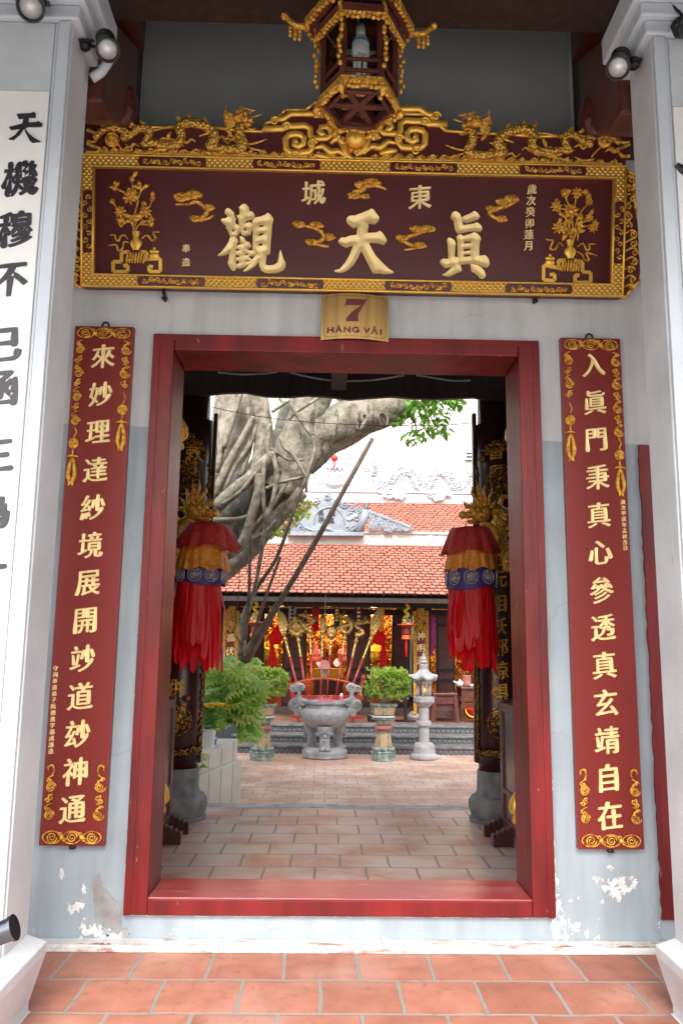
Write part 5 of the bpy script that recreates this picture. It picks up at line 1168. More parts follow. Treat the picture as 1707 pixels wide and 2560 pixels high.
def streamers(r, c, k, Y, cx, y0, ybs, w0, n, seed, spread=1.12, flutter=None):
    rd = random.Random(seed); z0 = P(cx, y0, Y).z
    for ringi, (rr, nn) in enumerate(((w0*k/2*.97, n), (w0*k/2*.6, n//2))):
        for i in range(nn):
            a = 2*pi*(i+.5*ringi)/nn+rd.uniform(-.05,.05); zb = P(cx, rd.uniform(*ybs), Y).z
            w = 2*pi*rr/nn*.82*rd.uniform(.9,1.3); b = MB(); m = 12; ph = rd.uniform(0,6); sw = rd.uniform(-.02,.03); vs = []
            tdir = Vector((-sin(a), cos(a)*.95, 0)); rdir = Vector((cos(a), .95*sin(a), 0))
            fl = flutter if flutter and ringi == 0 and i in flutter else 0
            for j in range(m+1):
                t = j/m; z = z0+(zb-z0)*t; rad_ = rr*(1+(spread-1)*t)+.010*sin(4*t+ph)*t+(.16*t*t if fl else 0)
                tw = .35*sin(2.2*t+ph)*t; dd = tdir*cos(tw)+rdir*sin(tw)
                ce = Vector((c.x, c.y, z))+rdir*rad_+tdir*sw*t
                wl = w*(1 if j < m else .8)*(1-.22*t)*(1.0 if not fl else 1-.6*t)
                cr = .012*sin(3*t+ph)
                vs += [ce-dd*wl, ce-dd*wl*.35+rdir*cr, ce+dd*wl*.35-rdir*cr*.6, ce+dd*wl]
            vs.append(Vector((c.x, c.y, zb-.022))+rdir*rr*spread+tdir*sw)
            fs = [(4*j+q, 4*j+q+1, 4*j+5+q, 4*j+4+q) for j in range(m) for q in range(3)]+[(4*m,4*m+1,len(vs)-1),(4*m+1,4*m+2,len(vs)-1),(4*m+2,4*m+3,len(vs)-1)]
            b.add(vs, fs); part('streamer', b, M['red_cloth'], r, world=True, smooth=True)
HY = 6.05
r, c, k = hanging('tiered red, gold and blue silk hanging with red streamers, left of the doorway', 512, HY, [('top_canopy','red_broc',1312,1372,104,160,13,.07,8),('gold_tier','gold_broc',1366,1427,108,134,17,.06,-2),('blue_band','blue_broc',1418,1463,112,118,5,.015,-1)], 1310, hkL, 1, -.1)
streamers(r, Vector((c.x-10*k, c.y, c.z)), k, HY, 508, 1455, (1600,1685), 108, 26, 4, 1.2, flutter=(0,13,14))
r, c, k = hanging('tiered red, gold and blue silk hanging with red streamers, right of the doorway', 1176, HY, [('top_canopy','red_broc',1322,1384,98,144,12,.075,-2),('gold_tier','gold_broc',1372,1427,110,130,16,.06,0),('blue_band','blue_broc',1420,1474,118,126,5,.015,0)], 1320, hkR, 2, .25)
streamers(r, c, k, HY, 1172, 1462, (1585,1688), 112, 26, 9, 1.1)
# ------------------------------------------------------------------ low gate screens on stepped feet
def screen(sg, label, feet, lx):
    r = thing('gate_screen', label, 'screen', (lx, 5.5, 0), group='folded gate screens')
    b = MB(); x = lx
    b.box(x-.022, x+.022, 4.85, 6.02, .10, .88); part('panel', b, M['dkpost'], r, world=True, bevel=.006)
    b = MB()
    for z0, z1 in ((.86,.92),(.08,.13),(.30,.335)): b.box(x-.034, x+.034, 4.84, 6.03, z0, z1)
    part('rail', b, M['redwood'], r, world=True, bevel=.004)
    b = MB()
    for y in (4.86, 6.0): b.box(x-.036, x+.036, y-.035, y+.035, .0, .94)
    part('post', b, M['redwood'], r, world=True, bevel=.004)
    for y in feet:
        b = MB()
        for i in range(4): b.box(min(x-sg*.03-sg*.034*i, x-sg*.03-sg*.034*(i+1)), max(x-sg*.03-sg*.034*i, x-sg*.03-sg*.034*(i+1)), y-.036, y+.036, 0, .125-.016*i)
        part('stepped_foot', b, M['dkpost'], r, world=True, bevel=.003)
    b = MB(); b.box(x-.02, x+.02, 5.02, 5.62, .945, 1.34)
    part('latticed_top', b, M['black'], r, world=True, bevel=.01)
    if sg > 0:
        b = MB(); b.box(x-.055, x-.037, 5.0, 5.06, .78, 1.02); b.bar((x-.06,5.03,.80),(x-.06,5.03,.98),.014,.014); part('latch', b, M['steel'], r, world=True)
screen(-1, 'dark wooden gate screen on stepped feet, folded against the left jamb', (6.03, 5.72), -1.095)
screen(1, 'dark wooden gate screen on stepped feet with a steel latch, folded against the right jamb', (6.03, 5.72), 1.30)
# gilt lotus knobs on both sides of the passage
for i, (x, y, Y, s, lab) in enumerate(((449,1085,4.6,.085,'gilt lotus finial at the upper left of the passage'),(1283,1092,4.6,.085,'gilt lotus finial at the upper right of the passage'),(405,1995,4.9,.075,'brass lotus knob low at the left jamb'),(1290,2022,4.9,.075,'brass lotus knob low at the right jamb'))):
    q = P(x, y, Y); b = MB(); b.lathe(q.x, q.y, [(.02,q.z-s*1.1),(s*.35,q.z-s*.9),(s*.22,q.z-s*.5),(s*.5,q.z-s*.25),(s*.55,q.z),(s*.5,q.z+s*.5),(s*.3,q.z+s*.9),(.004,q.z+s*1.25)], 18, wob=lambda a, z: 1+.10*abs(sin(4*a)))
    xw = -1.35 if x < 800 else 1.55
    b.tube([(q.x, q.y, q.z-s), (q.x+(.1 if x > 800 else -.1), q.y, q.z-s*1.2), (xw, q.y, q.z-s*1.2)], .012, 6)
    solo('lotus_finial', b, M['gold_flat'] if i > 1 else M['gold'], lab, 'finial', tuple(q), smooth=True, group='gilt lotus finials')
# invented dark partitions, shutting side light out of the passage
for sx, x in ((-1, -1.42), (1, 1.62)):
    b = MB(); b.box(min(x, x+sx*.05), max(x, x+sx*.05), 4.12, 6.40, 0, 3.3)
    solo('added_partition', b, M['wood'], 'added dark partition keeping side light off the passage, %s of the doorway' % ('left' if sx < 0 else 'right'), 'partition', (x, 5.3, 0))
# ------------------------------------------------------------------ courtyard: steps, planter, tree, pots
GZ = -.12
st = thing('stone_steps', 'three grey stone steps across the courtyard up to the temple platform', 'steps', (0, 11.55, GZ))
def tier(z, Y0, zlo, i):
    b = MB(); b.box(-7, 7, Y0, Y0+1.4 if i < 2 else 12.7, zlo, z-.032); o = part('step', b, M['steps'], st, world=True)
    b = MB(); b.box(-7, 7, Y0-.02, 12.618 if i == 2 else Y0+.40, z-.0315, z); part('tread', b, M['stone_dk'], o, world=True, bevel=.006)
    b = MB(); b.box(-5, 5, Y0-.0045, Y0-.0005, zlo+.012, z-.045); f_ = part('frieze', b, M['stone_fr'], o, world=True)
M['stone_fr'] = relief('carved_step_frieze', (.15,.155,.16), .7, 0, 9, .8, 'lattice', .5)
tier(-.01, 11.55, -.3, 0); tier(.10, 11.90, -.012, 1); tier(.21, 12.25, .098, 2)
TZ = .21
M['temple_floor'] = brickmat('temple_floor_tiles', (.25,.135,.10), (.21,.11,.08), (.16,.12,.10), .3, .3, .006, .1, .05, .5)
struct('temple_floor', MB().box(-7, 7, 12.62, 22, .05, TZ+.002), M['temple_floor'])
# planter wall on the left
pw = thing('planter', 'pale stone planter wall running along the left of the courtyard', 'planter', (-1.3, 7.6, GZ))
pe = P(602, 1985, 7.75).x
zt_ = P(602, 1845, 7.75).z
pn = (P(486, 1905, 7.19).x, 7.19); zn = P(486, 1908, 7.19).z
def course(d, f0, f1, nm):
    'one course of the skewed front wall; its top falls a little towards the gate'
    b = MB(); c0, c1 = (pe-d, 7.76-d*.3), (pn[0]-d, pn[1]+.003); poly = [c1, c0, (-4, 7.76-d*.3), (-4, 7.19+.003)]
    tz = lambda y: zn+(zt_-zn)*(y-7.19)/.57
    z0 = lambda y: GZ-.05 if f0 == 0 else tz(y)*f0+.001
    vs = [(x, y, z0(y)) for x, y in poly]+[(x, y, tz(y)*f1) for x, y in poly]
    b.add(vs, [(0,1,2,3),(7,6,5,4),(0,4,5,1),(1,5,6,2),(2,6,7,3),(3,7,4,0)]); part(nm, b, M['stone_pl'], pw, world=True, bevel=.008)
    return c0, c1, tz, z0
c0, c1, tz, z0 = course(0, 0, .60, 'lower_course'); c2, c3, tz2, z02 = course(.04, .60, 1, 'upper_course')
b = MB()
for (A, C, lo, hi, ts) in ((c0, c1, lambda y: GZ, lambda y: tz(y)*.6-.012, (.2,.45,.7,.9)), (c2, c3, lambda y: tz(y)*.6+.012, lambda y: tz(y)-.012, (.1,.35,.62,.85))):
    for t in ts:
        x, y = A[0]+(C[0]-A[0])*t, A[1]+(C[1]-A[1])*t; b.tube([(x+.0005, y-.0005, lo(y)), (x+.0005, y-.0005, hi(y))], .0022, 4)
part('joint', b, M['stone_dk'], pw, world=True)
b = MB(); b.box(-4, pe-.62, 7.77, 10.6, GZ-.05, zt_*.72); part('bed', b, M['bark2'], pw, world=True)
# ------------------------------------------------------------------ banyan tree
M['hollow'] = mat('dark_knot_wood', (.045,.036,.026), .95, var=.5, scale=30, bump=.8, bscale=60)  # knot hollows coloured darker than the bark round them
TY = 8.6
tree = thing('banyan_tree', 'old grey banyan with tangled aerial roots leaning over the courtyard', 'tree', tuple(P(470, 1500, TY)))
kk = mpp(TY)
def limb(mb, pts, widths, dy=0, n=14, sub=4, lump=.06, seed=0, sy=1.):
    rd = random.Random(seed); L = [(P(x, y, TY+dy+(d[0] if d else 0))) for x, y, *d in pts]
    q = catmull([tuple(p) for p in L], sub); ww = catmull([(a,) for a in widths], sub)
    s0 = len(mb.v); mb.tube(q, [a[0]*kk/2 for a in ww], n, sy)
    for i in range(s0, len(mb.v)):
        v = Vector(mb.v[i]); c = Vector(q[min(len(q)-1, (i-s0)//n)]); a = (i-s0) % n
        g_ = (i-s0)//n; f = 1+lump*(sin(2*pi*a/n*3+seed+.12*g_)+.6*sin(g_*.9*4/sub+2*pi*a/n*2+seed*2)+.55*sin(2*pi*a/n*7+.3*g_+seed))+rd.uniform(-lump, lump)*.45
        mb.v[i] = tuple(c+(v-c)*f)
b = MB()
limb(b, [(430,1420),(520,1345),(610,1265),(690,1185),(740,1105)], [170,175,165,150,130], .25, 44, 14, .04, 1)
part('trunk', b, M['bark2'], tree, world=True, smooth=True)
b = MB(); limb(b, [(690,1230),(722,1170),(748,1085),(778,1015),(806,950),(815,900)], [120,112,98,92,88,86], .05, 44, 14, .034, 2); part('limb', b, M['bark'], tree, world=True, smooth=True)
b = MB(); limb(b, [(742,1150),(790,1100),(840,1070),(900,1042),(955,1022),(1002,1008),(1026,1000)], [112,116,116,110,100,88,66], .12, 44, 14, .034, 3); lo = b; part('limb', b, M['bark'], tree, world=True, smooth=True)
b = MB(); limb(b, [(520,1285),(560,1150),(600,1030),(628,930)], [130,120,108,100], .55, 40, 14, .07, 4); part('limb', b, M['bark'], tree, world=True, smooth=True)
b = MB(); limb(b, [(650,1200),(658,1120),(660,1060),(648,1000),(636,940)], [62,50,44,46,50], -.05, 16, 5, .04, 5); part('limb', b, M['root'], tree, world=True, smooth=True)
b = MB(); limb(b, [(530,1240),(545,1120),(568,1000),(580,940)], [60,60,64,66], .75, 14, 5, .05, 6); part('limb', b, M['root'], tree, world=True, smooth=True)
b = MB(); limb(b, [(694,1130),(700,1080),(712,1030),(722,1010)], [34,34,36,34], .4, 10, 4, .06, 16); part('limb', b, M['bark2'], tree, world=True, smooth=True)
roots = [([(528,1278),(575,1235),(625,1195),(668,1152),(690,1128)],[34,34,33,32,26],-.25),([(531,1245),(575,1150),(610,1090),(634,1042)],[20,19,18,14],-.15),([(556,1230),(590,1160),(625,1110),(640,1060)],[16,15,15,12],-.1),
 ([(644,1185),(646,1232),(630,1287),(617,1329),(602,1362),(572,1384),(540,1402)],[24,26,24,22,26,28,24],-.3),([(753,1228),(702,1286),(660,1335),(628,1374),(560,1430),(480,1480)],[40,40,40,44,48,50],-.05),
 ([(661,1150),(658,1210),(660,1262),(664,1300)],[12,11,10,8],-.32),([(682,1130),(692,1190),(682,1250),(670,1290)],[13,13,12,12],-.3),([(700,1092),(712,1120),(735,1140),(768,1200)],[10,10,9,7],-.35),([(664,1222),(700,1206),(745,1196),(770,1190)],[9,8,8,7],-.3),
 ([(500,1306),(540,1300),(590,1298),(618,1292)],[16,12,11,12],-.3),([(729,990),(732,1020),(760,1062),(783,1090)],[10,10,11,12],-.3),([(722,1048),(740,1030),(780,1005),(810,985)],[9,9,8,8],-.3),([(680,1030),(712,1008),(736,992)],[8,8,8],-.2),
 ([(783,1090),(786,1130),(770,1180),(765,1230)],[9,9,8,6],-.35),([(560,1120),(580,1060),(598,1000),(608,960)],[14,13,12,12],.1),([(540,1180),(562,1100),(585,1020),(600,960)],[18,16,15,14],.15),([(600,1190),(622,1130),(628,1080),(620,1020)],[16,14,12,12],-.05),
 ([(676,1060),(668,1110),(680,1150),(700,1180)],[12,13,14,12],-.2),([(552,1262),(600,1230),(640,1180)],[10,10,9],-.34),([(618,1330),(650,1300),(690,1250),(720,1200)],[10,11,12,10],-.28),([(630,1350),(665,1330),(690,1300)],[8,9,8],-.3),([(676,1120),(720,1148),(760,1150)],[8,8,7],-.3)]
for i, (pts, wd, dy) in enumerate(roots): b = MB(); limb(b, pts, wd, dy, 10, 5, .05, 30+i); part('aerial_root', b, M['root'], tree, world=True, smooth=True)
# knot holes on the right limb
for j, (x, y, rw_, sx_, ti) in enumerate(((905,1052,17,.55,.55),(957,1046,14,.75,-.35))):
    q = P(x, y, TY-.10); k2 = rw_*kk; b = MB()
    ell = lambda a, f=1.: (q.x+k2*f*(sx_*cos(a)+ti*sin(a)*.8), q.y+.012+.01*sin(3*a+j), q.z+k2*f*(1.15*sin(a)+.12*cos(2*a)))
    b.tube([ell(a, 1+.06*sin(5*a+j)) for a in np.linspace(0, 2*pi, 25)[:-1]], [k2*(.20+.09*sin(a+2+j)) for a in np.linspace(0, 2*pi, 25)[:-1]], 8, closed=True)
    part('knot_hole', b, M['bark'], tree, world=True, smooth=True)
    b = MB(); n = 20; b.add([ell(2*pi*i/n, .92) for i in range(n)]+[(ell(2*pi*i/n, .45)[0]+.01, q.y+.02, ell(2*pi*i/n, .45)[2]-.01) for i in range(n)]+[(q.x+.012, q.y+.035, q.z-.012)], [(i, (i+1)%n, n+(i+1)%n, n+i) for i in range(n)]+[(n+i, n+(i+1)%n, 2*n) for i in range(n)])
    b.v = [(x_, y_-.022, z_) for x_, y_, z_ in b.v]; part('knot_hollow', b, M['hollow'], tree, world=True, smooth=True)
def leaf_at(mb, p, L, W, rd, droop=.6, cup=.15):
    'one pointed oval leaf, folded a little along the midrib'
    a = rd.uniform(0, 2*pi); d = Vector((cos(a), sin(a)*.8, -droop+rd.uniform(-.5,.6))).normalized(); s = d.cross(Vector((0,0,1)));
    if s.length < .1: s = Vector((1,0,0))
    s = (s.normalized()+Vector((rd.uniform(-.5,.5), rd.uniform(-.3,.3), rd.uniform(-.4,.4)))); s = (s-d*s.dot(d)).normalized(); n = s.cross(d)
    prof = ((0,.10),(.2,.72),(.45,1.),(.72,.78),(.9,.35),(1,.02)); vs = []
    for t, w_ in prof: c = p+d*(L*t)+n*(-.18*L*t*t); vs += [c+s*W*w_*.5+n*cup*W*w_, c, c-s*W*w_*.5+n*cup*W*w_]
    mb.add(vs, [(3*k+j, 3*k+j+1, 3*k+4+j, 3*k+3+j) for k in range(5) for j in range(2)])
rd = random.Random(12); lv = MB()
def cluster(x0, x1, y0, y1, n, Y, L=.105):
    for _ in range(n):
        t = rd.random(); x = x0+(x1-x0)*t; y = y0+(y1-y0)*rd.random(); leaf_at(lv, P(x, y, Y+rd.uniform(-.25,.25)), L*rd.uniform(.75,1.2), L*.55*rd.uniform(.8,1.15), rd)
cluster(1005, 1150, 978, 1008, 130, TY+.1); cluster(1010,1150,930,985,60,TY+.1); cluster(1005, 1062, 1000, 1040, 44, TY); cluster(986,1016,1040,1062,12,TY-.05); cluster(1036,1095,1015,1060,46,TY); cluster(1012,1068,1072,1104,26,TY); cluster(1070,1122,1058,1084,24,TY); cluster(1095,1120,1030,1050,9,TY); cluster(1110,1150,985,1020,26,TY)
cluster(840, 935, 978, 1016, 44, TY+.6); cluster(690, 728, 970, 1002, 9, TY+.5); cluster(560,1180,820,940,120,TY+.4)
part('crown', lv, M['leaf'], tree, world=True)
lv = MB(); cluster(705,782,1246,1290,60,TY+.15,.095); cluster(690,745,1275,1318,34,TY+.15,.095); cluster(668,715,1305,1345,22,TY+.1,.09); limb(lv, [(760,1250),(720,1290),(690,1330)], [5,5,4], .15, 5, 3, 0, 1)
part('low_shoot', lv, M['leaf_lt'], tree, world=True, label='bright low shoot of leaves under the trunk')
b = MB(); twig = [([(1010,985),(1030,1020),(1042,1085)],6),([(1020,990),(1062,1020),(1088,1060),(1112,1055)],5),([(1040,1085),(1060,1070),(1100,1076)],4),([(1000,965),(1080,975),(1130,985)],7),([(846,975),(855,1000),(872,985)],5)]
for pts, wd in twig: limb(b, pts, [wd, wd*.8, wd*.5, wd*.4][:len(pts)], 0, 6, 3, 0, 1)
part('twigs', b, M['pole'], tree, world=True)
for i, (pts, wd, mm, lab) in enumerate((([(931,1096),(860,1225),(780,1370),(690,1520),(608,1655)],[10,12,13,16,30],'pole','weathered thick prop pole leaning up to the big limb'),
    ([(765,1196),(727,1300),(689,1400),(640,1475),(612,1560)],[8,8,9,10,10],'pole','thin dark prop pole right of the thickest roots'), ([(671,1270),(652,1390),(634,1482),(611,1545),(603,1640)],[10,10,11,18,20],'root','brown hanging root joining the pole foot'),
    ([(626,1330),(624,1420),(621,1520),(612,1600)],[8,8,8,9],'pole','thin upright prop pole nearest the left hanging'), ([(701,1392),(672,1470),(645,1550),(618,1640)],[7,7,8,9],'pole','thin slanting prop pole beside the thick one'))):
    b = MB(); limb(b, pts, wd, -.35-.05*i, 10, 4, .04, 60+i); q = P(*pts[-1], TY-.35)
    solo('prop_pole', b, M[mm], lab, 'pole', tuple(q), smooth=True, group='prop poles under the banyan')
# fine hanging strings among the roots
for i, (x0,y0,x1,y1) in enumerate(((600,1400,590,1560),(664,1250,655,1300),(606,1402,640,1480))):
    b = MB(); b.tube([tuple(P(x0,y0,TY-.5)), tuple(P((x0+x1)/2+2,(y0+y1)/2,TY-.5)), tuple(P(x1,y1,TY-.5))], .004, 5)
    solo('hanging_twig', b, M['pole'], ('thin hanging twig left of the prop poles','thin hanging twig over the trunk','thin slanting twig between the prop poles')[i], 'twig', tuple(P(x1,y1,TY-.5)))
# ------------------------------------------------------------------ potted plants on the planter
def lobed(mb, p, d, n, L, W, rd):
    'deeply cut leaf: lobes left and right of a midrib'
    s = d.cross(n).normalized(); k = 5
    def lobe(t, dd, l, w): 
        c = p+d*(L*t); e = c+dd*l+n*(-.15*l); m = c+dd*l*.55+n*.02; q = dd.cross(n).normalized()
        mb.add([c+q*w*.25, m+q*w*.5, e, m-q*w*.5, c-q*w*.25], [(0,1,3,4),(1,2,3)])
    for i in range(k):
        t = .1+.72*i/(k-1); l = W*(.5+.5*sin(pi*(.2+.65*i/(k-1)))); fw_ = (d*(.35+.5*i/k))
        for sg in (-1, 1): lobe(t, (s*sg+fw_).normalized(), l*rd.uniform(.8,1.1), W*.30)
    lobe(.8, d, L*.38, W*.3)
    mb.add([p+s*W*.07, p-s*W*.07, p+d*L*.8-s*W*.07-n*.02, p+d*L*.8+s*W*.07-n*.02], [(0,1,2,3)])
def philodendron():
    rd = random.Random(21); PY = 8.35; r = thing('leafy_plant', 'big leafy plant with deeply cut green leaves on the planter', 'plant', tuple(P(560, 1860, PY)))
    for nm, mm, sh in (('foliage','leaf_md',1),('bright_foliage','leaf_lt',0)):
        b = MB(); n = 80 if sh else 60
        for i in range(n):
            x, y = rd.gauss(578, 36), rd.gauss(1755 if sh else 1730, 44)
            if x < 500 or x > 655 or y > 1852 or y < 1645: continue
            if (y > 1795 and (x > 640 or x < 556)) or (x < 545 and y > 1735): continue
            p = P(x, y, PY+rd.uniform(-.3,.3)); a = rd.uniform(-.7, 1.2) if x > 575 else rd.uniform(.2, 2.9)
            d = Vector((cos(a), rd.uniform(-.7,.2), sin(a)*.7-.2)).normalized(); nn = Vector((rd.uniform(-.4,.4), -.6, .8)); nn = (nn-d*nn.dot(d)).normalized()
            L = rd.uniform(.17,.28); lobed(b, p-d*L*.5, d, nn, L, L*.62, rd)
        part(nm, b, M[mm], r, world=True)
    b = MB()
    for i in range(26):
        x, y = rd.gauss(585, 30), rd.uniform(1660, 1800); q = catmull([tuple(P(545+rd.uniform(-15,15), 1855, PY)), tuple(P((x+540)/2, (y+1850)/2-20, PY-.05)), tuple(P(x, y, PY))], 4); b.tube(q, .006, 5)
    part('stalks', b, M['leaf_md'], r, world=True)
philodendron()
def white_pot(x0, x1, y0, y1, Y, label):
    a, c = P(x0, y1, Y), P(x1, y1, Y); cx = (a.x+c.x)/2; rr = (c.x-a.x)/2; zb, zt = a.z, P(x0, y0, Y).z
    r = thing('flower_pot', label, 'flower pot', (cx, Y, zb), group='white flower pots on the planter')
    b = MB(); b.lathe(cx, Y, [(rr*.72,zb),(rr*.98,zt-.02),(rr,zt),(rr*.9,zt),(rr*.86,zt-.05)], 20); part('pot', b, M['ceramic'], r, world=True, auto=50)
    b = MB(); b.lathe(cx, Y, [(rr*.80,zb-.012),(rr*.95,zb+.004),(rr*.9,zb+.012),(rr*.7,zb+.004)], 20); part('saucer', b, M['ceramic'], r, world=True, smooth=True)
    return r, cx, zt, rr
r, cx, zt2, rr = white_pot(499, 538, 1821, 1890, 7.55, 'white flower pot nearest the door with yellow chrysanthemums')
rd = random.Random(5); b = MB()
for i in range(150):
    p = Vector((cx+rd.gauss(0,.055), 7.55+rd.gauss(0,.06), zt2+rd.uniform(0,.24))); leaf_at(b, p, .075, .034, rd, -.3)
part('foliage', b, M['leaf'], r, world=True)
b = MB()
for x in (508, 518, 528, 537, 547, 523): p = P(x, 1764+rd.uniform(-5,6), 7.38+rd.uniform(-.05,.05)); [b.tube([p, p+Vector((.045*cos(a), .045*sin(a)*.8, rd.uniform(0,.02)))], [.011,.005], 5) for a in np.linspace(0, 2*pi, 15)]
part('flowers', b, M['yellow'], r, world=True)
r, cx, zt2, rr = white_pot(561, 579, 1808, 1848, 8.1, 'smaller white flower pot behind the grey slab')
b = MB()
for i in range(70): leaf_at(b, Vector((cx+rd.gauss(0,.05), 8.1+rd.gauss(0,.05), zt2+rd.uniform(-.02,.2))), .08, .035, rd, -.2)
part('foliage', b, M['leaf'], r, world=True)
b = MB()
for x, y in ((556,1768),(566,1772),(570,1765),(562,1760)): p = P(x, y, 8.0); [b.tube([p, p+Vector((.026*cos(a), .02*sin(a), .008))], [.007,.003], 5) for a in np.linspace(0, 2*pi, 11)]
part('flowers', b, M['yellow'], r, world=True)
# carved stone slab, china jar, small ornaments
b = MB(); A = P(538, 1842, 7.75); b.add([(A.x,7.6,A.z-.12),(A.x+.16,7.75,A.z-.02),(A.x+.16,7.9,A.z+.11),(A.x,7.85,A.z+.02),(A.x+.06,7.55,A.z-.16),(A.x+.19,7.7,A.z-.06),(A.x+.19,7.86,A.z+.06),(A.x+.06,7.8,A.z-.03)], [(3,2,1,0),(4,5,6,7),(0,1,5,4),(1,2,6,5),(2,3,7,6),(3,0,4,7)])
solo('stone_slab', b, M['steps'], 'small grey stone slab leaning on the planter beside the white pots', 'slab', tuple(A), bevel=.01)
b = MB(); q = P(536, 1885, 7.62); b.lathe(q.x, q.y, [(.02,q.z),(.045,q.z+.03),(.05,q.z+.07),(.03,q.z+.12),(.02,q.z+.15),(.026,q.z+.165)], 16); solo('china_jar', b, M['blueglaze'], 'blue and white china jar behind the nearest white pot', 'jar', tuple(q), smooth=True)
b = MB(); q = P(548, 1745, 8.5); b.lathe(q.x, q.y, [(.05,q.z-.06),(.11,q.z+.03),(.12,q.z+.11),(.08,q.z+.19),(.045,q.z+.21),(.06,q.z+.23)], 18); solo('china_jar', b, M['blueglaze'], 'large blue china jar hidden among the cut leaves', 'jar', tuple(q), smooth=True)
b = MB(); q = P(553, 1660, 8.7); b.lathe(q.x, q.y, [(.06,q.z-.05),(.10,q.z),(.08,q.z+.05),(.025,q.z+.09),(.022,q.z+.14),(.03,q.z+.16)], 14); b.box(q.x+.06, q.x+.12, q.y-.02, q.y+.02, q.z-.03, q.z+.05); b.ball((q.x-.08,q.y,q.z+.02), .06, .06, .045, 10, 6); solo('stone_vase', b, M['stone'], 'pale stone vase on the dark altar behind the plants', 'vase', tuple(q), smooth=True)
b = MB(); q = P(505, 1790, 8.9); zt3 = P(505, 1690, 8.9).z; b.box(q.x-.28, q.x+.16, 8.75, 9.1, zt_*.9, zt3-.06); b.box(q.x-.33, q.x+.22, 8.70, 9.15, zt3-.055, zt3); b.box(q.x-.31, q.x+.19, 8.72, 9.12, zt_*.9, zt_*.9+.08)
solo('stone_altar', b, M['stone_dk'], 'dark carved stone altar stand behind the left hanging', 'altar', (q.x, 8.9, zt_*.9), bevel=.012)
b = MB(); q = P(585, 1840, 7.7); b.lathe(q.x, q.y, [(.02,q.z),(.03,q.z+.012),(.028,q.z+.02)], 12); solo('small_bowl', b, M['blueglaze'], 'tiny dark blue cup standing on the planter corner', 'cup', tuple(q))
rd = random.Random(33); b = MB()
for i in range(40): leaf_at(b, P(rd.uniform(494,512), rd.uniform(1885,1925), 7.2), .06, .03, rd, .2)
solo('small_fern', b, M['leaf_lt'], 'small bright fern at the near foot of the planter', 'plant', tuple(P(503,1930,7.2)))
# ------------------------------------------------------------------ bonsai, pots and pedestals
def bonsai(cxp, label, x0, x1, y0, y1, trunk, Y, seed):
    rd = random.Random(seed); k = mpp(Y); base = P(*trunk[0], Y); r = thing('bonsai', label, 'bonsai', tuple(base), group='bonsai trees by the censer')
    b = MB(); q = catmull([tuple(P(x, y, Y)) for x, y in trunk], 4); b.tube(q, [.045-.028*i/(len(q)-1) for i in range(len(q))], 8)
    for a in range(6): b.tube([(base.x, base.y, base.z+.03), (base.x+.07*cos(a), base.y+.05*sin(a), base.z)], [.02,.006], 6)
    top = Vector(q[-1]); cc = P((x0+x1)/2, (y0+y1)/2, Y); rx, rz = (x1-x0)/2*k, (y1-y0)/2*k
    tips = []
    for i in range(80):
        a = rd.uniform(0, 2*pi); e = rd.uniform(-.95, 1.0); t = Vector((cc.x+rx*.9*cos(a)*cos(e*.9), Y+rx*.8*sin(a)*cos(e*.9), cc.z+rz*.85*sin(e*1.25))); tips.append(t)
        if i % 3 == 0: b.tube([top, top.lerp(t, .6)+Vector((0,0,-.03)), t], [.012,.007,.004], 5)
    part('trunk', b, M['root'], r, world=True, smooth=True)
    b1, b2 = MB(), MB()
    def tuft(mb, t, n, s):
        for i in range(n):
            a = rd.uniform(0, 2*pi); el = rd.uniform(-.1, 1.3); d = Vector((cos(a)*cos(el), sin(a)*cos(el), sin(el))); L = s*rd.uniform(.7,1.2); sd = d.cross(Vector((0,0,1))+Vector((.1,.2,0))).normalized()*L*.13
            mb.add([t, t+d*L*.5+sd, t+d*L, t+d*L*.5-sd], [(0,1,2,3)])
    for t in tips:
        for j in range(13):
            p = t+Vector((rd.gauss(0,.05), rd.gauss(0,.05), rd.gauss(0,.024)))
            if p.z > cc.z+rz or p.x > cc.x+rx*1.05: continue
            tuft(b1 if rd.random() < .75 else b2, p, 12, .045)
    part('foliage', b1, M['leaf_lt'], r, world=True); part('deeper_foliage', b2, M['leaf_md'], r, world=True)  # second mesh: tufts picked at random, in a deeper green
    return r
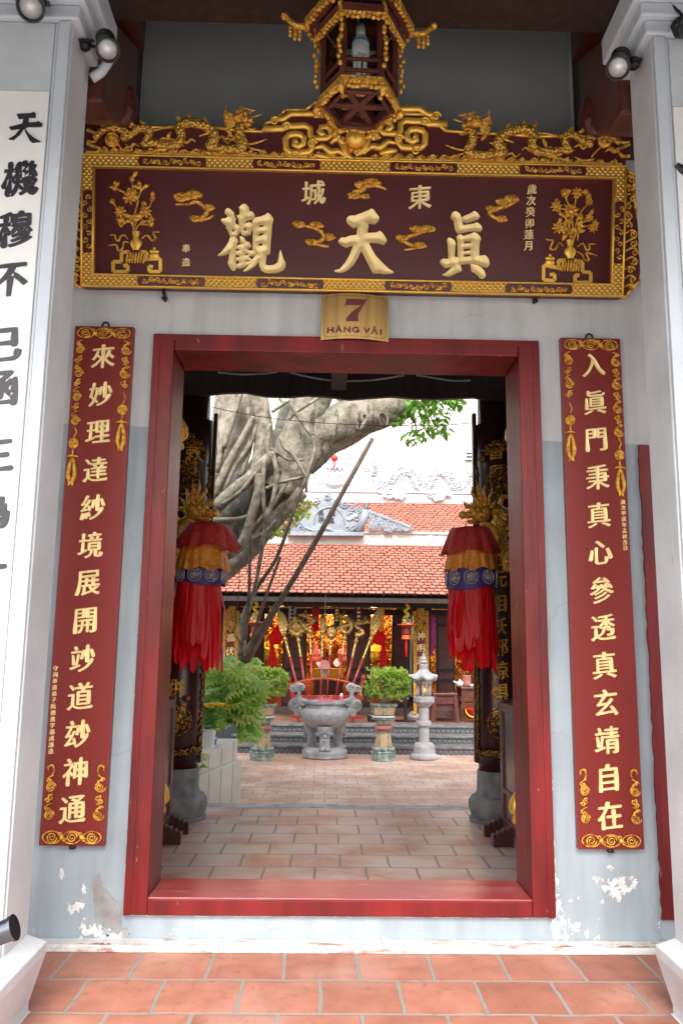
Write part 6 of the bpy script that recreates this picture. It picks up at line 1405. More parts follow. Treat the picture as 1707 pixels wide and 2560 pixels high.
def pedestal(label, cxp, Y, yb, s=1.):
    base = PZ(cxp, yb, GZ); cx, cy = base.x, base.y; k = mpp(cy)
    Z = lambda y: P(cxp, y, cy).z
    r = thing('glazed_pedestal', label, 'pedestal', (cx, cy, GZ), group='glazed pedestals')
    z0 = GZ
    b = MB()
    for ii, (ya, yb2, ra, rb) in enumerate(((1900,1880,26,26),(1880,1876,28,25),(1830,1827,17,19),(1812,1800,14,17),(1799,1795,25,27))):
        b = MB(); b.frus(cx, cy, Z(ya) if ya < 1900 else z0, Z(yb2), ra*k, rb*k, 6, 0); part('glazed_moulding', b, M['glaze'], r, world=True, bevel=.006)
    b = MB()
    for i in range(18): a = 2*pi*i/18; b.ball((cx+23.5*k*cos(a), cy+23.5*k*sin(a), Z(1872)), 5*k, 5*k, 6*k, 8, 5)
    part('petal_ring', b, M['glaze'], r, world=True, smooth=True)
    b = MB(); b.frus(cx, cy, Z(1868), Z(1830), 19*k, 14.5*k, 6, 0); part('body', b, M['glaze'], r, world=True)
    for i in range(6):
        a0, a1 = pi/3*i+.10, pi/3*(i+1)-.10; kk2 = 1/cos(pi/6); b = MB(); vs = []
        for (yy, rr) in ((1866,19.2),(1832,14.9)): vs += [(cx+rr*k*kk2*1.012*cos(pi/3*i)*(1-t)+rr*k*kk2*1.012*cos(pi/3*(i+1))*t, cy+rr*k*kk2*1.012*sin(pi/3*i)*(1-t)+rr*k*kk2*1.012*sin(pi/3*(i+1))*t, Z(yy)) for t in (.14,.86)]
        b.add(vs, [(0,1,3,2)]); part('painted_panel', b, M['cream'], r, world=True)
    b = MB(); b.lathe(cx, cy, [(15*k,Z(1826)),(21*k,Z(1822)),(22*k,Z(1817)),(19*k,Z(1813))], 18); part('brown_collar', b, M['brickred'], r, world=True, smooth=True)
    b = MB(); b.lathe(cx, cy, [(20*k,Z(1795)),(27*k,Z(1793)),(29*k,Z(1790)),(20*k,Z(1789.5))], 24); part('white_rim', b, M['ceramic'], r, world=True, smooth=True)
    return cx, cy, k, Z
def bonsai_pot(label, cx, cy, k, Z, w):
    r = thing('bonsai_pot', label, 'pot', (cx, cy, Z(1789)), group='green bonsai pots')
    w *= k; b = MB(); z = [Z(y) for y in (1789,1784,1765,1760)]
    for zz, hw in ((0,0),): pass
    def slab(za, zb, wa, wb, d=.62): b.add([(cx+sx*wa, cy+sy*wa*d, za) for sx, sy in ((-1,-1),(1,-1),(1,1),(-1,1))]+[(cx+sx*wb, cy+sy*wb*d, zb) for sx, sy in ((-1,-1),(1,-1),(1,1),(-1,1))], [(3,2,1,0),(4,5,6,7),(0,1,5,4),(1,2,6,5),(2,3,7,6),(3,0,4,7)])
    slab(Z(1788), Z(1766), w*.76, w*.92); slab(Z(1766)+.001, Z(1758), w*1.02, w*1.04)
    for sx in (-1,1): b.box(cx+sx*w*.55-.03, cx+sx*w*.55+.03, cy-w*.4, cy+w*.4, Z(1791), Z(1787.5))
    part('pot_body', b, M['glaze'], r, world=True, bevel=.008)
    for sx in (-.46, .46):
        b = MB(); wa = w*.29; y0 = cy-w*.62*.80; y1 = cy-w*.62*.93
        b.add([(cx+sx*w*.95-wa, y0-.004, Z(1785)), (cx+sx*w*.95+wa, y0-.004, Z(1785)), (cx+sx*w+wa*1.1, y1-.004, Z(1768)), (cx+sx*w-wa*1.1, y1-.004, Z(1768))], [(0,1,2,3)])
        part('painted_panel', b, M['cream'], r, world=True)
    b = MB(); b.box(cx-w*.9, cx+w*.9, cy-w*.5, cy+w*.5, Z(1757.8), Z(1757)); part('soil', b, M['bark2'], r, world=True)
cx, cy, k, Z = pedestal('green glazed pedestal with painted panels right of the censer', 958, 10.9, 1902)
bonsai_pot('green bonsai pot with painted panels right of the censer', cx, cy, k, Z, 31); bonsai(958, 'rounded light green bonsai right of the censer', 918, 1018, 1672, 1752, [(962,1757),(966,1742),(960,1728),(968,1715)], cy, 4)
cx, cy, k, Z = pedestal('green glazed pedestal partly behind the planter plants', 655, 10.9, 1900)
bonsai_pot('green bonsai pot partly behind the planter plants', cx, cy, k, Z, 31); bonsai(655, 'spreading light green bonsai above the planter plants', 612, 716, 1672, 1742, [(655,1757),(650,1740),(662,1725),(658,1712)], cy, 8)
# ------------------------------------------------------------------ stone incense burner
def censer():
    base = PZ(811, 1900, GZ); cx, cy = base.x, base.y+.25; k = mpp(cy); Z = lambda y: P(811, y, cy).z
    r = thing('stone_censer', 'grey carved stone incense burner with cloud handles in the courtyard centre', 'incense burner', (cx, cy, GZ))
    R = lambda p: p*k
    b = MB(); b.lathe(cx, cy, [(R(50),GZ),(R(54),GZ+.02),(R(53),GZ+.09),(R(55),Z(1880)),(R(54),Z(1874)),(R(46),Z(1871)),(R(44),Z(1867)),(.01,Z(1867))], 40, wob=lambda a, z: 1+(.02*sin(12*a) if z < GZ+.1 else 0)); part('base', b, M['stone'], r, world=True, auto=40)
    b = MB(); b.lathe(cx, cy, [(R(22),Z(1822)),(R(44),Z(1814)),(R(56),Z(1800)),(R(61),Z(1786)),(R(58),Z(1774)),(R(52),Z(1770))], 48); part('bowl', b, M['stone_rel'], r, world=True, smooth=True)
    b = MB(); b.lathe(cx, cy, [(R(50),Z(1771)),(R(47),Z(1762)),(R(53),Z(1757)),(R(53),Z(1752)),(R(47),Z(1752)),(R(44),Z(1760)),(.01,Z(1760))], 48); part('rim', b, M['stone'], r, world=True, auto=45)
    for a in (-pi/2, pi/6, 5*pi/6):
        b = MB(); d = Vector((cos(a), sin(a), 0)); o = Vector((cx, cy, 0)); s = Vector((-sin(a), cos(a), 0))
        ctr = [(R(40),Z(1812),R(19)),(R(43),Z(1822),R(17)),(R(38),Z(1838),R(13)),(R(36),Z(1855),R(12)),(R(40),Z(1866),R(13)),(R(40),Z(1871),R(14))]
        n = 10; vs = []
        for rr, z, w_ in ctr:
            for i in range(n): t = 2*pi*i/n; vs.append(o+d*(rr+w_*.8*cos(t))+s*w_*sin(t)+Vector((0,0,z)))
        b.add(vs, [(q*n+i, q*n+(i+1)%n, (q+1)*n+(i+1)%n, (q+1)*n+i) for q in range(len(ctr)-1) for i in range(n)])
        for sg in (-1,1): b.ball(o+d*R(52)+s*sg*R(8)+Vector((0,0,Z(1828))), R(5), R(5), R(4), 8, 5); b.ball(o+d*R(48)+s*sg*R(7)+Vector((0,0,Z(1868))), R(8), R(8), R(5), 8, 5)
        b.ball(o+d*R(55)+Vector((0,0,Z(1836))), R(5), R(5), R(6), 8, 5); b.ball(o+d*R(53)+Vector((0,0,Z(1845))), R(8), R(4), R(3), 8, 5)
        part('lion_leg', b, M['stone'], r, world=True, smooth=True)
    for sg in (-1, 1):
        b = MB(); X = lambda px: cx+sg*px*k
        out = [(56,1780),(62,1790),(74,1790),(78,1778),(86,1774),(91,1762),(86,1750),(76,1746),(70,1742),(68,1732),(72,1729),(84,1730),(89,1722),(86,1714),(76,1712),(68,1707),(56,1708),(49,1716),(52,1726),(60,1730),(60,1742),(54,1746),(44,1748),(40,1756),(46,1764),(58,1766),(66,1770),(62,1776)]
        b.prism([(X(x), Z(y)) for x, y in out], cy-.05, cy+.05); part('cloud_handle', b, M['stone'], r, world=True, bevel=.012)
        o2 = MB()
        for x, y, rr in ((76,1760,9),(54,1756,8),(78,1722,8),(60,1717,8)): spiral(o2, X(x), Z(y), rr*k, 1.5, 0, .012, lambda u, v, h: (u, cy-.05-h, v), sg, .004)
        part('cloud_scroll', o2, M['stone'], r, world=True, smooth=True)
        b = MB(); b.ball((X(60), cy, Z(1778)), R(9), R(14), R(13), 10, 7); b.ball((X(66), cy, Z(1772)), R(6), R(8), R(6), 8, 5); part('handle_mask', b, M['stone_rel'], r, world=True, smooth=True)
    rd = random.Random(2)
    s = thing('incense_bundle', 'bundle of pink incense sticks standing in the stone burner', 'incense', (cx, cy, Z(1758)))
    b = MB()
    for i in range(60): a = rd.uniform(0, 6.28); e = rd.uniform(.2, 1.2); L = rd.uniform(.06,.12); p = Vector((cx+.04*cos(a), cy+.04*sin(a), Z(1760))); b.tube([p, p+Vector((cos(a)*cos(e)*L, sin(a)*cos(e)*L, sin(e)*L))], .004, 4)
    part('sticks', b, M['pink'], s, world=True)
    q = P(853, 1752, cy); s = thing('candle', 'lit pink candle at the right of the burner rim', 'candle', (q.x, cy-.05, Z(1752)))
    b = MB(); b.lathe(q.x, cy-.05, [(.02,Z(1752)),(.024,Z(1740)),(.022,Z(1738))], 12); part('wax', b, M['pink'], s, world=True); b = MB(); b.ball((q.x, cy-.05, Z(1736)), .010, .010, .02, 8, 6); part('flame', b, M['flame'], s, world=True)
    # bent rods over the burner with the hanging incense coil
    b = MB(); c = catmull([(722,1713),(750,1703),(785,1697),(815,1696),(850,1700),(880,1708),(905,1722)], 4)
    for dy in (0, .03): b.tube([tuple(P(x, y+dy*60, cy+.1+dy)) for x, y in c], .008, 6)
    solo('bent_rod', b, M['orange'], 'thin orange rods bent in an arch over the burner', 'rod', tuple(P(815,1696,cy+.1)))
    q = P(811, 1673, cy); s = thing('incense_coil', 'hanging cone of coiled brown incense above the burner', 'incense coil', tuple(q))
    b = MB(); h = P(811, 1652, cy).z-q.z; n = 220
    b.tube([(q.x+(16-11*i/n)*k*cos(i*.27), q.y+(16-11*i/n)*k*sin(i*.27), q.z+h*i/n) for i in range(n)], .011, 6); b.lathe(q.x, q.y, [(13*k,q.z),(4*k,q.z+h)], 16)
    part('coil', b, M['incense'], s, world=True, smooth=True)
    b = MB(); b.tube([(q.x, q.y, q.z+h), (q.x, q.y, 2.2)], .003, 5); b.tube([(q.x, q.y, q.z), (q.x, q.y, Z(1730))], .003, 5); part('wire', b, M['pole'], s, world=True)
    b = MB(); z = P(811, 1685, cy).z
    for dx, dz in ((0,0),(.025,.02),(-.025,.02),(0,.045),(.02,-.025),(-.02,-.025)): b.tube([(q.x+dx+.018*cos(t), q.y, z+dz+.018*sin(t)) for t in np.linspace(0, 6.28, 11)[:-1]], .004, 5, closed=True)
    part('charm', b, M['steel'], s, world=True)
censer()
# ------------------------------------------------------------------ stone lantern
def stone_lantern():
    base = PZ(1063, 1902, GZ); cx, cy = base.x, base.y+.15; k = mpp(cy); Z = lambda y: P(1063, y, cy).z
    r = thing('stone_lantern', 'tall pale stone lantern with an upturned roof, right of the bonsai', 'stone lantern', (cx, cy, GZ))
    pt = lambda nm, prof, n=6, rot=0., **kw: part(nm, MB().lathe(cx, cy, [(a*k*(1/cos(pi/n) if n < 9 else 1), z) for a, z in prof], n, rot), M['stone'] if kw.get('m') is None else M[kw['m']], r, world=True, auto=kw.get('auto'), bevel=kw.get('bevel', 0))
    lt = 'stone_lt'
    pt('base', [(31,GZ),(33,GZ+.02),(33,Z(1888)),(26,Z(1882)),(25,Z(1866)),(22,Z(1858)),(13,Z(1855))], 8, pi/8, m=lt, bevel=.008)
    pt('shaft', [(12.5,Z(1856)),(12.5,Z(1814)),(12,Z(1813)),(12,Z(1804))], 20, m=lt, auto=40)
    pt('ring', [(12,Z(1816)),(18,Z(1813)),(19,Z(1806)),(17,Z(1802)),(12,Z(1801))], 24, m=lt, auto=40)
    pt('upper_shaft', [(12.5,Z(1801)),(12.5,Z(1769)),(11,Z(1768))], 20, m=lt, auto=40)
    pt('tray', [(11,Z(1769)),(22,Z(1758)),(25,Z(1754)),(25,Z(1742)),(20,Z(1741))], 8, pi/8, m=lt, bevel=.006)
    for i in range(6): a = pi/3*i+.3; b = MB(); b.lathe(cx+16.5*k*cos(a), cy+16.5*k*sin(a), [(3.6*k,Z(1742)),(3.2*k,Z(1726)),(3.6*k,Z(1708))], 8); part('lantern_post', b, M[lt], r, world=True, smooth=True)
    pt('lintel', [(19,Z(1710)),(20,Z(1706)),(20,Z(1702))], 6, .3, m=lt)
    b = MB(); n = 48; rows = []
    for rr, y in ((20,1702),(33,1698),(31,1692),(23,1688),(15,1680),(11,1674)):
        row = []
        for i in range(n):
            a = 2*pi*i/n; u = abs(cos(3*(a-.3)))**6; e = (rr/33)**2; row.append((cx+rr*k*(1+.10*u*e)*cos(a), cy+rr*k*(1+.10*u*e)*sin(a), Z(y)+.05*u*e-.01*e))
        rows.append(row)
    b.add([p for q in rows for p in q], [(q*n+i, q*n+(i+1)%n, (q+1)*n+(i+1)%n, (q+1)*n+i) for q in range(5) for i in range(n)]+[tuple(range(n-1,-1,-1))])
    for i in range(6): a = pi/3*i+.3; b.ball((cx+33*k*cos(a), cy+33*k*sin(a), Z(1691)), 5*k, 5*k, 5*k, 8, 6)
    part('roof', b, M[lt], r, world=True, smooth=True)
    pt('finial', [(11,Z(1675)),(10,Z(1669)),(11,Z(1667)),(11,Z(1662)),(7,Z(1660)),(10,Z(1656)),(9,Z(1652)),(5,Z(1650)),(7,Z(1648)),(3.5,Z(1641)),(3.5,Z(1634)),(4.5,Z(1632)),(.1,Z(1632))], 20, m=lt, auto=40)
    b = MB(); b.ball((cx, cy-.02, Z(1725)), .012, .012, .022, 8, 5); part('lamp_flame', b, M['flame'], r, world=True)
M['stone_lt'] = mat('pale_lantern_stone', (.36,.355,.365), .75, var=.14, scale=9, bump=.3)
stone_lantern()
# ------------------------------------------------------------------ temple behind the courtyard
EY, RY = 12.25, 14.4
ez, rz = P(900, 1486, EY).z, P(900, 1362, RY).z
tp = thing('temple_hall', 'red tiled temple hall across the courtyard with dark timber doors', 'temple', (.5, 13.5, TZ))
def tiles(mb, x0, x1, y0, z0, y1, z1, pitch, rows, seed=0):
    'fish-scale tiles: each a small tilted tongue, rows overlap and break joint'
    rd = random.Random(seed); d = Vector((0, y1-y0, z1-z0)); L = d.length/rows; d.normalize(); n = Vector((0, -d.z, d.y)); X = Vector((1,0,0))
    for j in range(rows):
        o = Vector((0, y0, z0))+d*(L*j); off = pitch/2*(j % 2)
        for i in range(int((x1-x0)/pitch)+1):
            p = o+X*(x0+i*pitch+off)+n*rd.uniform(0,.004); w = pitch*.445; t = .014; lift = n*.034
            jit = X*rd.uniform(-.004,.004); up = d*(L*1.35); dn = -d*(L*.12)
            a = [p+jit+dn*.0+up-X*w, p+jit+up+X*w, p+jit+X*w+lift, p+jit+X*w*.55+dn+lift, p+jit-X*w*.55+dn+lift, p+jit-X*w+lift]
            mb.add([q for q in a]+[q-n*t for q in a], [(5,4,3,2,1,0),(2,3,9,8),(3,4,10,9),(4,5,11,10)])
b = MB(); tiles(b, -4.5, 5.5, EY, ez, RY, rz, .118, 19, 1); part('roof', b, M['rtile'], tp, world=True)
b = MB(); b.add([(-4.6,EY+.02,ez-.012),(5.6,EY+.02,ez-.012),(5.6,RY,rz-.012),(-4.6,RY,rz-.012)], [(0,1,2,3)])
b.add([(-4.6,EY+.02,ez-.05),(5.6,EY+.02,ez-.05),(5.6,RY,rz-.05),(-4.6,RY,rz-.05)], [(3,2,1,0)]); part('roof_deck', b, M['wood'], tp, world=True)
b = MB(); b.box(-4.6, 5.6, EY-.01, EY+.05, ez-.12, ez-.055); b.box(-4.6, 5.6, EY+.5, EY+.62, ez-.16, ez-.02); part('eave_board', b, M['wood'], tp, world=True)
b = MB(); zr0, zr1 = P(900, 1363, RY).z, P(900, 1328, RY).z
b.box(-4.6, 5.6, RY-.02, RY+.28, zr0-.1, zr1-.05); part('ridge', b, M['ridge'], tp, world=True)
b = MB(); b.box(-4.6, 5.6, RY-.05, RY+.31, zr1-.049, zr1); part('ridge_cap', b, M['ridge'], tp, world=True, bevel=.01)
b = MB()
for x in (955, 985, 1075, 1100): q = P(x, 1345, RY-.03); b.box(q.x-.03, q.x+.03, RY-.032, RY-.021, zr0+.05, zr1-.06)
part('ridge_pilaster', b, M['white_s'], tp, world=True)
# side slope hides the gable: back wall and rear roof keep light out
FY = 14.2   # facade line
cols = []
def fx(px, Y=FY): return P(px, 1640, Y).x
wallz = ez+.1
def colm(px, w=.15, m='wood', Y=FY):
    b = MB(); b.lathe(fx(px, Y), Y, [(w,TZ+.06),(w*1.02,1.2),(w*.95,wallz+.3)], 16); part('column', b, M[m], tp, world=True, smooth=True)
    b = MB(); b.lathe(fx(px, Y), Y, [(w*1.5,TZ),(w*1.5,TZ+.05),(w*1.2,TZ+.10),(w,TZ+.12)], 16); part('column_base', b, M['stone'], tp, world=True, smooth=True)
for px in (575, 1052): colm(px, .15, 'wood', FY-.65)
def leafd(x0, x1, nm='door_leaf'):
    b = MB(); a, c = fx(x0), fx(x1); z1 = P(800, 1536, FY).z; b.box(a, c, FY, FY+.06, TZ+.12, z1)
    o = part(nm, b, M['wood'], tp, world=True); b = MB(); n = max(1, int((c-a)/.32)); w = (c-a)/n
    for i in range(n):
        xa, xb = a+w*i+.03, a+w*(i+1)-.03
        for z0, z2 in ((.18,.55),(.60,.72),(.77,1.5),(1.55,1.75)): b.box(xa, xb, FY-.012, FY-.001, TZ+z0, TZ+z2)
    if n: part('door_panel', b, M['redwood'], o, world=True, bevel=.006)
for x0, x1 in ((540,590),(611,660),(706,766),(867,926),(979,1024),(1090,1136)): leafd(x0, x1)
b = MB(); z1 = P(800, 1536, FY).z; b.box(-5, 6, FY-.04, FY+.1, z1, z1+.10); b.box(-5, 6, FY-.06, FY+.12, z1+.28, wallz+.6); part('lintel_beam', b, M['wood'], tp, world=True)
b = MB(); b.box(-5, 6, FY-.03, FY+.12, TZ, TZ+.12); part('threshold', b, M['pole'], tp, world=True)
for x0, x1 in ((668,905),(905,975),(1080,1140),(600,655)):
    b = MB(); a, c = fx(x0), fx(x1); b.box(a, c, FY-.075, FY-.062, z1+.105, z1+.275); o = part('gold_frieze', b, M['maroon'], tp, world=True)
    b = MB(); rf_ = random.Random(x0)
    for A, C in (((a,z1+.11),(c,z1+.11)),((a,z1+.27),(c,z1+.27)),((a,z1+.11),(a,z1+.27)),((c,z1+.11),(c,z1+.27))): b.tube([(A[0],FY-.078,A[1]),(C[0],FY-.078,C[1])], .013, 5)
    for i in range(int((c-a)/.07)): spiral(b, a+.05+i*.07, z1+.19+rf_.uniform(-.03,.03), .04, 1.2, rf_.uniform(0,6), .012, lambda u, v, h: (u, FY-.078-h, v), 1, .004)
    part('frieze_carving', b, M['gold'], o, world=True)
b = MB(); b.box(-5, -4.9, FY, 18, TZ, 3.2); b.box(6, 6.1, FY, 18, TZ, 3.2); b.box(-5, 6, 17.9, 18, TZ, 3.2); b.box(-5, 6, FY, 18, 2.75, 2.85)
part('interior_wall', b, M['wood'], tp, world=True)
for px in (600, 1028): b = MB(); x = fx(px, FY+.02); b.box(x-.055, x+.055, FY+.03, FY+.05, TZ+.3, P(px, 1528, FY).z); part('pale_green_strip', b, M['palegreen'], tp, world=True)
# inscription boards on the temple columns
for i, (px, chars) in enumerate(((575,'祿福伏喜'),(1052,'神明道'))):
    Y = FY-.82; x = P(px, 1640, Y).x; zt_2 = P(px, 1512, Y).z; zb2 = P(px, 1785, Y).z
    r = thing('temple_inscription_board', 'gold and red carved board on the %s temple column' % ('left' if i == 0 else 'right'), 'inscription board', (x, Y, zb2), group='boards on the temple columns')
    b = MB(); b.box(x-.125, x+.125, Y-.005, Y+.02, zb2, zt_2-.1); part('board', b, M['couplet'], r, world=True)
    b = MB(); b.box(x-.125, x-.068, Y-.018, Y-.006, zb2, zt_2-.1); b.box(x+.068, x+.125, Y-.018, Y-.006, zb2, zt_2-.1); part('carved_edge', b, M['gold_scale'], r, world=True)
    b = MB(); rd = random.Random(i)
    for q in range(60): t = rd.random(); b.ball((x+rd.uniform(-.09,.09)*(1-.5*t), Y-.02, zt_2-.42+.42*t), .03, .025, .035, 6, 4)
    part('crown_carving', b, M['gold_scale'], r, world=True, smooth=True)
    for q, ch in enumerate(chars): b = MB(); glyph(b, ch, x, P(px, (1590+30*q) if i else (1560+34*q), Y).z, .14, rim=.012, k=0, bold=1.5, put=lambda u, v, h: (u, Y-.006-h, v)); part('character', b, M['gold_pale'], r, world=True)
# ------------------------------------------------------------------ altars inside, gilded and lamp lit
def altar(label, x0, x1, Y, y0, y1, seed, n):
    a, c = P(x0, y1, Y), P(x1, y0, Y); r = thing('gilded_altar', label, 'altar', ((a.x+c.x)/2, Y, TZ), group='gilded altars')
    rd = random.Random(seed); W = c.x-a.x
    b = MB(); b.box(a.x, c.x, Y+.02, Y+.10, a.z, c.z); part('carved_screen', b, M['gold_in'], r, world=True)
    b = MB()
    for i in range(n):
        x, z = rd.uniform(a.x, c.x), rd.uniform(a.z+.15, c.z); s = rd.uniform(.02,.055); q = rd.random()
        if q < .45: b.ball((x, Y-rd.uniform(0,.2), z), s, s, s*rd.uniform(.7,1.6), 7, 5)
        elif q < .8: spiral(b, x, z, s*1.5, 1.3, rd.uniform(0,6), s*.3, lambda u, v, h: (u, Y-.05-h, v), rd.choice((-1,1)), .01)
        else: b.box(x-s, x+s, Y-.12, Y-.06, z-s*.4, z+s*.4)
    part('gilt_carving', b, M['gold_in'], r, world=True, smooth=True)
    b = MB(); b.box(a.x, c.x, Y-.55, Y, a.z-.35, a.z); part('altar_table', b, M['red_in'], r, world=True)
    return r
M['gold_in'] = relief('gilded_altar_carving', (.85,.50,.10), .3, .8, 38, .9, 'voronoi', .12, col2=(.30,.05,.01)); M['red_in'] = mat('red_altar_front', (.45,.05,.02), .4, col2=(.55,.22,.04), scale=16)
altar('gilded main altar seen through the middle door', 745, 890, 16.8, 1520, 1712, 1, 260)
altar('gilded side altar seen through the left door', 640, 715, 15.6, 1520, 1718, 2, 140)
altar('gilded side altar seen through the right door', 918, 990, 15.6, 1520, 1718, 3, 140)
altar('gilded altar at the far right behind the red streamers', 1068, 1240, 16.0, 1560, 1730, 4, 200)
def lamp(label, p, s, m='lotus'):
    b = MB(); b.lathe(p.x, p.y, [(s*.3,p.z-s),(s*.9,p.z-s*.3),(s,p.z+s*.1),(s*.6,p.z+s*.7),(.003,p.z+s*1.2)], 12); return solo('altar_lamp', b, M[m], label, 'lamp', tuple(p), smooth=True, group='lit lamps on the altars')
for x, y, Y, s, l in ((799,1657,16.2,.07,'pink lit lotus lamp left of the main altar centre'),(842,1657,16.2,.07,'pink lit lotus lamp right of the main altar centre')): lamp(l, P(x, y, Y), s)
def plight(name, loc, e, col=(1,.62,.28), rad_=.12):
    l = bpy.data.lights.new(name, 'POINT'); l.energy = e; l.color = col; l.shadow_soft_size = rad_; o = bpy.data.objects.new(name, l); COL.objects.link(o); o.location = loc
for i, (x, y, Y, e) in enumerate(((820,1530,16.2,20),(700,1526,15.0,16),(934,1526,15.0,16),(1140,1545,15.3,12))):
    p = P(x, y, Y); plight('altar_lamp_light', tuple(p-Vector((0,0,.12))), e)
    b = MB(); b.ball(p, .03, .03, .04, 10, 6); b.tube([tuple(p), (p.x, p.y, 2.75)], .005, 5)
    solo('ceiling_bulb', b, M['lampglow'], ('lit bulb over the main altar','lit bulb over the left side altar','lit bulb over the right side altar','lit bulb over the far right altar')[i], 'bulb', tuple(p), group='bulbs inside the temple')
def statue(label, x, y0, y1, Y, m):
    a, c = P(x, y1, Y), P(x, y0, Y); h = c.z-a.z; b = MB()
    b.lathe(a.x, Y, [(h*.26,a.z),(h*.28,a.z+h*.2),(h*.17,a.z+h*.5),(h*.19,a.z+h*.62),(h*.08,a.z+h*.72),(h*.10,a.z+h*.82),(h*.08,a.z+h*.92),(h*.12,a.z+h*.95),(.01,c.z)], 14)
    for sg in (-1,1): b.tube([(a.x+sg*h*.17,Y,a.z+h*.62),(a.x+sg*h*.24,Y-.04,a.z+h*.42),(a.x+sg*h*.06,Y-.12,a.z+h*.38)], [h*.06,h*.06,h*.04], 7)
    solo('statue', b, M[m], label, 'statue', tuple(a), smooth=True, group='altar statues')
statue('pink robed altar statue left of the middle door centre', 788, 1606, 1655, 16.0, 'pink'); statue('pink robed altar statue right of the middle door centre', 858, 1606, 1655, 16.0, 'pink')
statue('golden altar statue high in the middle door', 822, 1560, 1630, 16.5, 'gold_in'); statue('golden statue at the left side altar', 676, 1580, 1650, 15.2, 'yellow'); statue('golden statue at the right side altar', 940, 1595, 1650, 15.2, 'yellow')
b = MB(); a, c = P(784, 1695, 15.2), P(858, 1672, 15.2); b.box(a.x, c.x, 15.2, 15.6, a.z, c.z); solo('altar_cloth', b, M['yel_cloth'], 'yellow cloth on the offering table in the middle door', 'cloth', tuple(a))
b = MB(); a, c = P(784, 1735, 15.25), P(858, 1697, 15.25); b.box(a.x, c.x, 15.25, 15.6, TZ+.05, c.z); solo('offering_table', b, M['redwood'], 'dark offering table in the middle door', 'table', (a.x, 15.3, TZ))
for x0, x1, l in ((658,704,'orange red cloth panel low in the left door'),(926,974,'orange red cloth panel low in the right door')):
    b = MB(); a, c = P(x0, 1762, 14.6), P(x1, 1740, 14.6); b.box(a.x, c.x, 14.6, 14.64, TZ+.1, c.z); solo('altar_cloth', b, M['orange'], l, 'cloth', tuple(a))
# cloth swags
def swag(label, pts, w, m, Y):
    b = MB(); q = catmull([tuple(P(x, y, Y)) for x, y in pts], 5); ww = catmull([(a,) for a in w], 5); b.tube(q, [a[0]*mpp(Y)/2 for a in ww], 9, .5)
    for i in range(0, len(b.v)): v = b.v[i]; b.v[i] = (v[0]+.012*sin(i*2.4), v[1]+.015*sin(i*1.7), v[2])
    solo('cloth_swag', b, M[m], label, 'cloth', tuple(P(*pts[-1], Y)), smooth=True, group='cloth swags in the temple doors')
swag('red cloth swag knotted in the left door', [(702,1560),(696,1580),(686,1600),(680,1612),(682,1640),(680,1668)], [10,30,34,12,18,22], 'red_cloth', 14.05)
swag('red cloth swag knotted in the right door', [(932,1560),(938,1580),(950,1600),(957,1614),(958,1640),(960,1668)], [10,30,34,12,18,20], 'red_cloth', 14.05)
swag('magenta cloth hanging right of the right column', [(1078,1536),(1078,1570),(1078,1605),(1076,1625),(1074,1640)], [22,22,20,14,18], 'magenta', 14.0)
# long prayer banners hung from the eave beam
for x, y1, m, w, l in ((731,1572,'greywh',20,'white printed banner under the temple eave'),(789,1572,'red_cloth',19,'red banner under the temple eave'),(842,1562,'dkgreen',16,'dark green banner under the temple eave'),(896,1575,'purple',20,'purple banner under the temple eave'),(951,1570,'gold_broc',19,'gold brocade banner behind the great blade'),(677,1556,'black',14,'black banner in the left door')):
    Y = 13.2; a, c = P(x-w/2, y1, Y), P(x+w/2, 1500, Y); r = thing('prayer_banner', l, 'banner', ((a.x+c.x)/2, Y, a.z), group='banners under the temple eave')
    b = MB(); n = 10; xc = (a.x+c.x)/2; hw = (c.x-a.x)/2
    vs = [(xc+s*hw, Y+.02*sin(j*.8+s), c.z+(a.z-c.z)*j/n) for j in range(n+1) for s in (-1,1)]+[(xc, Y, a.z-.07)]
    b.add(vs, [(2*j, 2*j+1, 2*j+3, 2*j+2) for j in range(n)]+[(2*n, 2*n+1, 2*n+2)]); o = part('cloth', b, M[m], r, world=True)
    b = MB(); b.box(a.x-.04, c.x+.04, Y-.012, Y+.012, c.z, c.z+.02); b.box(a.x-.04, a.x-.01, Y-.02, Y+.02, c.z-.02, c.z+.05); b.box(c.x+.01, c.x+.04, Y-.02, Y+.02, c.z-.02, c.z+.05); part('bar', b, M['gold_flat'], r, world=True)
    for j in range(6): z = c.z+(a.z-c.z)*(.12+.13*j); b = MB(); b.box(xc-.025, xc+.025, Y-.027, Y-.024, z-.035, z); part('printed_mark', b, M['ink'] if m in ('greywh','red_cloth') else M['gold_flat'], r, world=True)
